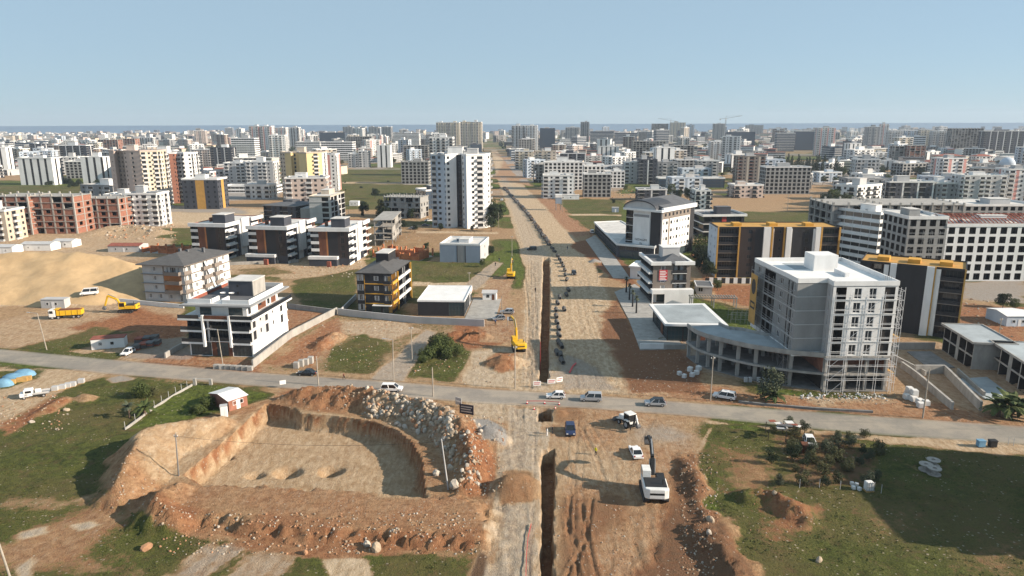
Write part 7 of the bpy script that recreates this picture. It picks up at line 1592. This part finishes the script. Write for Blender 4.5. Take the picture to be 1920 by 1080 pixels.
# ================================================================== SITE FURNITURE
# concrete pipes beside the trench
pm = MB(); pm.mat('pipe_grey'); pm.lathe([(.42, 0), (.55, 0), (.55, 2.2), (.66, 2.25), (.66, 2.6), (.46, 2.6), (.42, 2.2), (.42, 0)], 14, Matrix.Rotation(R(-90), 4, 'X')); pme = pm.mesh('concrete_pipe', True)
PIPES = [(1046, 668, 95), (1052, 672, 92), (1056, 684, 98), (1054, 655, 95), (1048, 648, 90), (1050, 634, 97), (1049, 622, 93), (1046, 610, 95), (1044, 598, 92), (1043, 586, 88), (1059, 585, 92), (1047, 573, 95), (1050, 562, 90), (1063, 557, 93), (1067, 548, 94), (1062, 528, 80), (1060, 519, 85), (1060, 510, 92), (1057, 502, 95), (1054, 495, 98), (1051, 489, 100), (1048, 483, 104), (1042, 474, 110), (1038, 468, 112), (1032, 461, 115), (1028, 455, 112)]
for i, (x, y, hd) in enumerate(PIPES):
    p = onground(x, y); o = put(pme, 'concrete_pipe', None, (p.x, p.y, p.z + .6), R(hd - 90)); suf = ['first', 'second', 'third', 'fourth', 'fifth', 'sixth', 'seventh', 'eighth', 'ninth', 'tenth', 'eleventh', 'twelfth', 'thirteenth', 'fourteenth', 'fifteenth', 'sixteenth', 'seventeenth', 'eighteenth', 'nineteenth', 'twentieth', 'twenty first', 'twenty second', 'twenty third', 'twenty fourth', 'twenty fifth', 'twenty sixth']
PL = sorted([o for o in bpy.data.objects if o.name.startswith('concrete_pipe')], key=lambda o: o.location.y)
for i, o in enumerate(PL): tag(o, f'grey concrete pipe beside the long trench, {suf[i]} counted from the cross road', 'pipe', 'concrete pipes along the trench')
# spoil ridge and line of clods along the far pipe run
lst = []; rg = random.Random(9)
for k in range(420):
    t = rg.random(); pts_ = [(1030, 458), (1010, 430), (988, 400), (968, 378), (950, 358), (945, 352)]; q = t * 5; i = min(4, int(q)); f = q - i; x = pts_[i][0] + (pts_[i + 1][0] - pts_[i][0]) * f; y = pts_[i][1] + (pts_[i + 1][1] - pts_[i][1]) * f
    p = G(x + rg.uniform(-2.5, 2.5), y); p.z = rg.uniform(0, .7); lst.append((p, rg.uniform(.4, 1.2)))
stone_stuff(lst, 'trench_spoil', None, 'dark line of trench spoil running up the boulevard', ('pipe_grey', 'machine_grey', 'bark'))
# poles
def pole(px, py, ytop, label, r=.13, arm=0, m='pole', top=None, lamp=False):
    p = onground(px, py); h = height_to(p, ytop); root = empty('utility_pole', p); lean = 0 if top is None else top
    tip = (lean, 0, h); mb(m).tube((0, 0, -.4), tip, r, r * .65, 8).build('shaft', root)
    if arm: mb(m).beam((tip[0] - arm, 0, h - .5), (tip[0] + arm, 0, h - .5), .12).build('crossarm', root); [mb('white').tube((tip[0] + x, 0, h - .44), (tip[0] + x, 0, h - .2), .07, n=6).build('insulator', root) for x in (-arm * .9, 0.25, arm * .9)]
    if lamp: mb('metal').tube((tip[0], 0, h - .1), (tip[0] - 1.6, -.4, h + .3), .05, n=6).build('lamp_arm', root); mb('light_grey').box(tip[0] - 2.3, tip[0] - 1.55, -.5, -.28, h + .22, h + .36).build('lamp_head', root)
    tag(root, label, 'pole'); return root
for a in ((88, 656, 587, 'weathered pole with lamp at the left verge of the cross road', .14, 0, 'pole', -1.0, True), (419, 690, 617, 'lamp pole before the white and brown house', .13, 0, 'pole', -.5, True), (597, 722, 668, 'pole at the roadside above the earth heap', .16), (738, 714, 636, 'pole with lamp at the grey path', .14, 0, 'pole', .2, True), (773, 679, 612, 'thin pole behind the grey path', .12, .5), (812, 743, 689, 'short dark pole at the roadside right of the white people carrier', .15), (966, 728, 648, 'pole before the yellow excavator at the junction', .14, .4), (335, 892, 813, 'dark pole standing on the left edge of the pit', .14, .3, 'concrete_dark', .3), (841, 918, 823, 'pale leaning pole on the rubble slope', .13, 0, 'light_grey', -.9), (1332, 751, 668, 'pole beside the parked white people carrier', .14, .4), (1730, 784, 690, 'thick pole before the concrete ramp walls', .16), (22, 1090, 955, 'leaning pole at the lower left corner', .15, 0, 'pole', -1.3), (960, 480, 442, 'pole at the far yellow excavator', .12, .5), (941, 600, 555, 'pole beside the showroom forecourt', .12), (880, 536, 510, 'pole behind the showroom', .12, .4), (1013, 700, 640, 'thin marker pole at the trench', .05, 0, 'tape_red'), (1873, 628, 596, 'pole behind the first villa', .13, .4), (1476, 396, 365, 'pole in the field before the grey house', .13, .4), (1055, 398, 368, 'pole right of the little water tower', .13, .4), (1458, 318, 268, 'tall thin mast above the cypress grove', .25), (935, 428, 398, 'pole beside the upper boulevard', .1), (1120, 530, 505, 'thin pole right of the boulevard', .08), (655, 420, 385, 'pole behind the beige grey house', .12, .4)): pole(*a)
# overhead wire sagging across the pit
b = mb('machine_black'); p0 = onground(335, 892) + Vector((.2, 0, 7.0)); p1 = onground(841, 918) + Vector((-.7, 0, 8.2)); prev = p0
for i in range(1, 15): t = i / 14; q = p0.lerp(p1, t) - Vector((0, 0, 3.2 * 4 * t * (1 - t) * .35)); b.tube(prev, q, .02, n=4, cap=False); prev = q
tag(b.build('overhead_wire'), 'thin overhead wire sagging across the excavation pit', 'wire')
# cabins and sheds
def cabin(name, px0, px1, py, D, h, wm, rm, label, gable=.0, doors=1, wins=2, dm='frame_white', rzadd=0.0, cat='cabin'):
    a, W, rz = place((px0, py), (px1, py)); a.z = zat(a.x, a.y); root = empty(name, a, rz + R(rzadd)); mb(wm).box(0, W, 0, D, -.2, h).build('wall', root)
    b = mb(rm)
    if gable: b.face([(-.25, -.25, h - .02), (W + .25, -.25, h - .02), (W + .25, D / 2, h + gable), (-.25, D / 2, h + gable)]).face([(-.25, D / 2, h + gable), (W + .25, D / 2, h + gable), (W + .25, D + .25, h - .02), (-.25, D + .25, h - .02)]).mat(wm).face([(0, 0, h), (0, D / 2, h + gable * .9), (0, D, h)]).face([(W, 0, h), (W, D, h), (W, D / 2, h + gable * .9)])
    else: b.box(-.15, W + .15, -.15, D + .15, h, h + .14)
    b.build('roof', root)
    for i in range(wins): x = W * (i + .6) / (wins + .8); put(window_mesh(min(.9, W * .2), .9, 'white'), 'window', root, (x, -.06, 1.0))
    for i in range(doors): x = W * (.5 if wins % 2 == 0 else .72); mb(dm).box(x - .42, x + .42, -.05, -.003, .02, 2.0).build('door', root)
    return tag(root, label, cat)
cabin('site_cabin', 172, 228, 656, 3.2, 2.7, 'white', 'roof_red', 'white site cabin with a rusty red roof beside the dark stacks', rzadd=16)
cabin('site_cabin', 78, 122, 578, 3, 2.8, 'light_grey', 'light_grey', 'grey cabin at the foot of the sand mound behind the dump truck')
o = cabin('brick_shed', 423, 461, 767, 7.0, 2.3, 'brick_wall', 'white', 'small brown shed with a white gable roof at the pit corner', gable=.7, rzadd=0)
a = onground(430, 772); o.location = a; o.rotation_euler = (0, 0, R(52))
root = empty('portable_toilet', onground(421, 781), R(20)); mb('white').box(-.65, .65, -.6, .6, 0, 2.3).build('wall', root, bevel=.05); mb('light_grey').box(-.7, .7, -.65, .65, 2.3, 2.42).build('roof', root); mb('frame_white').box(.1, .58, -.63, -.603, .1, 2.0).build('door', root); tag(root, 'white portable toilet beside the brown shed', 'toilet')
for x0, x1, y, lab in ((40, 96, 470, 'long white shed, middle of three above the sand mound'), (100, 136, 464, 'white shed, right of three above the sand mound'), (-10, 24, 476, 'white shed cut by the left edge above the sand mound')): cabin('white_shed', x0, x1, y, 7, 3.0, 'white', 'light_grey', lab, gable=.8, cat='shed')
cabin('red_roof_shed', 203, 262, 473, 8, 2.8, 'light_grey', 'roof_red', 'long low shed with a red roof beside the brick walls', gable=.9, cat='shed')
cabin('white_cabin', 1046, 1086, 374, 5, 3.2, 'white', 'roof_pale', 'small white cabin on the green field', cat='cabin'); cabin('white_cabin', 655, 672, 386, 5, 3.0, 'white', 'white', 'white hut on the grass left of the tan frame'); cabin('white_cabin', 1886, 1935, 612, 9, 3, 'pale_blue', 'white', 'pale blue hut with white roof at the right edge', gable=.7)
r_ = empty('water_tower', G(1047, 394)); [mb('metal').tube((x, y, 0), (x, y, 7), .15, n=6).build('leg', r_) for x in (-1.6, 1.6) for y in (-1.6, 1.6)]; mb('blue_grey').box(-2, 2, -2, 2, 4.5, 8.5).build('tank', r_); mb('white').box(-2.2, 2.4, -2.2, 2.2, 8.5, 10.5).build('top_cabin', r_); tag(r_, 'little tower cabin on blue legs beside the field track', 'tower')
cabin('transformer_kiosk', 1148, 1160, 398, 3, 3.0, 'blue_grey', 'light_grey', 'pale grey transformer kiosk on the field', wins=0, doors=1)
# stacked material in the yard by the white and brown house
rg = random.Random(2)
for i, (x, y) in enumerate(((258, 655), (270, 652), (282, 650), (294, 647), (262, 642), (276, 640), (290, 638))):
    p = onground(x, y); root = empty('material_stack', p, R(8)); [mb(('roof_red', 'machine_grey', 'pipe_grey')[(i + k) % 3]).box(-.9, .9, -1.2, 1.2, .1 + .45 * k, .5 + .45 * k).build('bundle', root) for k in range(3)]; mb('timber').box(-.9, .9, -1.2, 1.2, 0, .09).build('pallet', root); tag(root, f'dark stack of building material in the yard, {suf[i]} of seven', 'stack', 'stacks in the yard')
for i in range(7):
    x = 406 + i * 10.5; p = onground(x, 691 + i * .6); o = mb('concrete').box(-.62, .62, -.5, .5, 0, 1.05).build('concrete_block', None, p, bevel=.06); o.rotation_euler = (0, 0, R(rg.uniform(-5, 3))); tag(o, f'big grey block in the row at the roadside, {suf[i]} from the left', 'block', 'blocks at the roadside')
for i in range(4): p = onground(556 + i * 9, 690 - i * 3); o = mb('concrete').box(-.6, .6, -.6, .6, 0, 1.5 + .2 * (i % 2)).build('concrete_block', None, p, bevel=.06); tag(o, f'upright concrete block below the boundary wall end, {suf[i]} of four from the left', 'block', 'blocks below the wall')
def bag_mesh():
    bm = bmesh.new(); bmesh.ops.create_cube(bm, size=1); bmesh.ops.bevel(bm, geom=bm.edges[:], offset=.09, segments=2, affect='EDGES')
    for v in bm.verts: v.co *= 1 + .05 * math.sin(v.co.x * 9 + v.co.z * 7 + v.co.y * 5)
    me = bpy.data.meshes.new('bag'); bm.to_mesh(me); bm.free(); me.materials.append(M['white_wall']); return me
bgm = bag_mesh()
for i, (x, y, s) in enumerate(((1274, 703, .9), (1283, 708, .9), (1294, 696, 1.1), (1298, 706, 1.0), (1306, 702, 1.0), (1310, 694, 1.1))): p = onground(x, y); o = put(bgm, 'bulk_bag', None, (p.x, p.y, p.z + .45 * s), R(rg.uniform(0, 90)), scale=s); tag(o, f'white bulk bag on the dark earth before the arcade, {suf[i]} of six from the left', 'bag', 'bulk bags before the arcade')
for i, (x, y, z) in enumerate(((1700, 748, 0), (1712, 752, 0), (1724, 757, 0), (1703, 742, 0), (1714, 744, 0), (1704, 744, 1.1), (1713, 749, 1.1), (1726, 764, 0), (1736, 760, 0))): p = onground(x, y); o = put(bgm, 'wrapped_pallet', None, (p.x, p.y, p.z + .55 + z), R(rg.uniform(-8, 8)), scale=(1.3, 1.2, 1.1)); tag(o, f'white wrapped pallet load beside the ramp walls, {suf[i]} of nine', 'pallet', 'wrapped pallets by the ramp')
for i, x in enumerate((1398, 1406, 1422, 1432, 1442, 1450)): p = onground(x, 716); o = mb('light_grey').box(-.35, .35, -.3, .3, 0, 1.1).build('cement_box', None, p, bevel=.04); tag(o, f'pale box standing inside the arcade edge, {suf[i]} of six from the left', 'box', 'boxes at the arcade')
# debris of white boards at the foot of the scaffold
lst = [(onground(rg.uniform(1500, 1660), rg.uniform(738, 748)), rg.uniform(.1, .35)) for _ in range(110)]; stone_stuff(lst, 'rubble_litter', None, 'pale building rubble strewn at the foot of the scaffold', ('white_wall', 'concrete', 'light_grey'))
# timber and tarpaulins at left
for i, (x, y, m, w_) in enumerate(((6, 722, 'tarp_blue', 2.0), (28, 712, 'tarp_blue', 2.6), (46, 704, 'tarp_blue', 2.2))):
    p = onground(x, y); b = mb(m); b.lathe([(.01, 1.5), (.5 * w_, 1.35), (.85 * w_, .8), (w_, 0)], 10); o = b.build('tarpaulin_pile', None, p, smooth=True); o.scale = (1.2, .8, 1); tag(o, f'pile under a blue tarpaulin at the left edge, {suf[i]} from the left', 'pile', 'tarpaulin piles')
for i, (x, y) in enumerate(((20, 720), (42, 715), (50, 713))):
    root = empty('timber_stack', onground(x, y), R(20)); [mb('timber').box(-1.0, 1.0, -.45 + .3 * j, -.18 + .3 * j, .25 * k, .25 * k + .22).build('plank', root) for j in range(3) for k in range(4)]; tag(root, f'yellow timber stack before the blue tarpaulins, {suf[i]} from the left', 'timber', 'timber stacks')
for i, (x, y) in enumerate(((118, 729), (128, 726), (137, 724), (153, 718), (104, 732))): root = empty('paving_stack', onground(x, y), R(15)); [mb('light_grey').box(-.6, .6, -.55, .55, .3 * k + .1, .3 * k + .38).build('layer', root) for k in range(3)]; mb('timber').box(-.6, .6, -.55, .55, 0, .1).build('pallet', root); tag(root, f'pallet of pale paving stones beside the track, {suf[i]} of five', 'pallet', 'paving pallets')
mb('white').box(-1, 1, -.04, .04, 0, 1.2).build('x', None); bpy.data.objects.remove(bpy.data.objects['x'])
# boards and barriers at the junction
def board(px, py, w_, h_, hd, label, m='sign_white', lines=0, legs=.5, lm='letter_red', name='notice_board'):
    p = onground(px, py); root = empty(name, p, R(hd)); mb(m).box(-w_ / 2, w_ / 2, -.04, .04, legs, legs + h_).build('panel', root)
    for s in (-1, 1): mb('metal').box(s * w_ * .42 - .04, s * w_ * .42 + .04, .045, .12, 0, legs + h_ * .9).build('leg', root)
    for i in range(lines): t = h_ / (lines + 1); mb(lm).box(-w_ * .4, w_ * (.4 - .1 * (i % 2)), -.05, -.041, legs + h_ - t * (i + 1) - t * .2, legs + h_ - t * (i + 1) + t * .25).build('lettering', root)
    return tag(root, label, 'sign')
board(1007, 727, 1.7, 1.0, 3, 'white barrier board with red lettering, left of three at the junction', lines=2); board(1034, 723, 1.8, 1.0, 6, 'white barrier board with red lettering, middle of three at the junction', lines=2); board(1049, 720, 1.5, 1.1, 24, 'white barrier board with red lettering, right of three at the junction', lines=2)
board(531, 727, 1.3, .9, 25, 'small white board on the earth heap by the road', legs=.8); board(860, 763, 1.6, 1.5, -35, 'grey framed notice board behind the rubble heap', 'light_grey', lines=1, lm='sign_white'); board(875, 779, 3.0, 2.0, -20, 'large dark notice board beside the gravel heap', 'sign_dark', lines=3, lm='light_grey', legs=.3)
board(957, 612, 1.8, 1.0, 0, 'pale blue road sign left of the boulevard', 'pale_blue', legs=1.8)
cone = mb('tape_red'); cone.lathe([(.2, .05), (.04, .7)], 10); cone.mat('sign_white').lathe([(.152, .28), (.11, .46)], 10); cone.mat('machine_black').box(-.24, .24, -.24, .24, 0, .05); cme = cone.mesh('traffic_cone')
for i, (x, y) in enumerate(((988, 757), (1021, 757), (1048, 759), (1001, 768), (1041, 768))): put(cme, 'traffic_cone', None, onground(x, y)); tag(bpy.data.objects['traffic_cone' + ('' if i == 0 else f'.{i:03d}')], f'red and white cone round the junction hole, {suf[i]} of five', 'cone', 'cones at the hole')
def tape(pts, z, label, w_=.05, m='tape_red'):
    b = mb(m); g_ = [onground(*p) + Vector((0, 0, z)) for p in pts]
    for i in range(len(g_) - 1): b.beam(g_[i], g_[i + 1], w_, .1)
    return tag(b.build('barrier_tape'), label, 'tape')
tape([(996, 985), (990, 1010), (987, 1045), (986, 1085)], .25, 'red barrier tape lying along the left edge of the near trench', .07); tape([(1068, 700), (1074, 688), (1080, 682)], .2, 'red plastic sheet strip on the gravel right of the pipes', .35); tape([(988, 757), (1021, 757), (1048, 759)], .6, 'red tape between the cones at the junction hole', .06)
# cable drums
dm = mb('spool_wood'); dm.lathe([(.001, 0), (1.05, 0), (1.05, .12), (.45, .12), (.45, 1.0), (1.05, 1.0), (1.05, 1.12), (.35, 1.12), (.33, .9), (.001, .9)], 24); dme = dm.mesh('cable_drum')
for x, y, lab in ((1735, 881, 'empty wooden cable drum, left of three on the dark field'), (1749, 873, 'empty wooden cable drum, rear of three on the dark field'), (1751, 889, 'empty wooden cable drum, front of three on the dark field')): tag(put(dme, 'cable_drum', None, onground(x, y), 0), lab, 'drum')
# tank, bags and fence posts of the orchard
root = empty('water_container', onground(1628, 920), R(5)); mb('white_wall').box(-.6, .6, -.5, .5, .15, 1.6).build('tank', root, bevel=.15); b = mb('metal')
for x in (-.62, -.2, .2, .62): b.beam((x, -.54, .15), (x, -.54, 1.75), .05)
for z in (.3, .9, 1.6): b.beam((-.64, -.57, z), (.64, -.57, z), .05)
tag(b.build('cage', root), kind='stuff'); mb('timber').box(-.65, .65, -.55, .55, 0, .14).build('pallet', root); tag(root, 'white water container in a wire cage at the orchard corner', 'container')
for i, (x, y) in enumerate(((1600, 917), (1606, 911), (1611, 919), (1597, 909))): p = onground(x, y); tag(put(bgm, 'plastic_bag', None, (p.x, p.y, p.z + .25), i, scale=.55), f'pale plastic sack left of the water container, {suf[i]} of four', 'sack', 'sacks by the container')
for i, (x, y) in enumerate(((1499, 915), (1536, 915), (1575, 918), (1652, 925), (1460, 905), (1890, 834), (1900, 836))): p = onground(x, y); tag(mb('light_grey').tube((0, 0, -.2), (0, 0, 1.5), .05, n=6).build('fence_post', None, p), f'pale fence post at the edge of the right field, {suf[i]} from the orchard', 'post', 'fence posts')
# lean-to full of scrap at the orchard's road corner
root = empty('scrap_shelter', onground(1440, 826), R(-12)); [mb('bark').box(x - .06, x + .06, y - .06, y + .06, 0, 2.2).build('post', root) for x in (0, 3, 6) for y in (0, 3.4)]
for i in range(10): mb(rg.choice(('light_grey', 'machine_grey', 'roof_red', 'white_wall', 'pipe_grey'))).box(-.2, rg.uniform(.8, 1.6), 0, rg.uniform(.6, 1.3), 0, .06).build('roof_sheet', root).matrix_local = Matrix.Translation((rg.uniform(0, 5.4), rg.uniform(0, 2.8), 2.2 + .07 * i)) @ Matrix.Rotation(rg.uniform(-.5, .5), 4, 'Z')
tag(root, 'scrap roofed shelter at the road corner of the dark orchard', 'shelter')
root = empty('orchard_hut', onground(1478, 848), R(-10)); mb('leaf_olive').box(0, 2.2, 0, 1.6, 0, 1.3).build('wall', root); mb('wood').box(2.25, 3.4, 0, 1.6, 0, 1.5).build('wall', root); tag(root, 'small green and brown hut in the orchard', 'hut')
tag(car('hatch', 'car_white', 1518, 834, 260, 'old white car between the orchard trees'), None)
for x, y, m, lab in ((1838, 838, 'tarp_blue', 'blue waste bin at the right field edge by the road'), (1860, 838, 'machine_black', 'dark waste bin beside the blue one')): root = empty('waste_bin', onground(x, y)); mb(m).box(-.6, .6, -.45, .45, .15, 1.2).build('body', root, bevel=.05); mb(m).box(-.65, .65, -.5, .5, 1.22, 1.34).build('lid', root); [wheel(root, xx, yy, .1, .06) for xx in (-.45, .45) for yy in (-.3, .3)]; tag(root, lab, 'bin')
# fence of the green plot beside the shed
g_ = [onground(*p) for p in ((235, 806), (290, 765), (330, 740), (362, 722))]; root = empty('plot_fence', g_[0])
for i in range(3):
    p, q = g_[i] - g_[0], g_[i + 1] - g_[0]; mb('concrete').beam((p.x, p.y, p.z + .15), (q.x, q.y, q.z + .15), .2, .5).build('base_wall', root)
    for t in (0, .33, .66): r_ = p.lerp(q, t); mb('light_grey').tube((r_.x, r_.y, 0), (r_.x, r_.y, 1.7), .05, n=6).build('post', root)
tag(root, 'post fence on a low concrete base round the green plot', 'fence')
root = empty('gate_frame', onground(366, 722)); mb('concrete').box(-.3, .3, -.3, .3, 0, 1.6).build('post', root); mb('concrete').box(3.2, 3.8, -.3, .3, 0, 1.4).build('post', root); mb('light_grey').beam((0, 0, 1.5), (3.5, 0, 1.4), .08).build('top_bar', root); tag(root, 'gate posts of the green plot at the road', 'gate')
# block of flats outside the picture whose shadow lies on the right field
root, *_ = block('apartment_building', 'tall white block of flats right of the field', 'building', 16, 29, 6, 3.0, 'b w b w', 'w b w b', wall='white', loc=(95.5, 77, 0), rz=0.0)
low_wall([(1385, 755), (1430, 760), (1530, 768), (1636, 774)], .45, .5, 'concrete_dark', 'verge_wall', 'low dark stone wall along the road verge before the scaffolded building')
# ---- haze over the land
hz = bpy.data.materials.new('haze'); hz.use_nodes = True; n = hz.node_tree; n.nodes.remove(n.nodes['Principled BSDF']); v = n.nodes.new('ShaderNodeVolumePrincipled'); v.inputs['Color'].default_value = (.72, .84, 1.0, 1); v.inputs['Density'].default_value = HAZE; v.inputs['Anisotropy'].default_value = .1; n.links.new(v.outputs[0], n.nodes['Material Output'].inputs['Volume'])
M['haze'] = hz; o = mb('haze').box(-7500, 7500, -200, 5600, -9, 130).build('haze'); tag(o, kind='stuff')
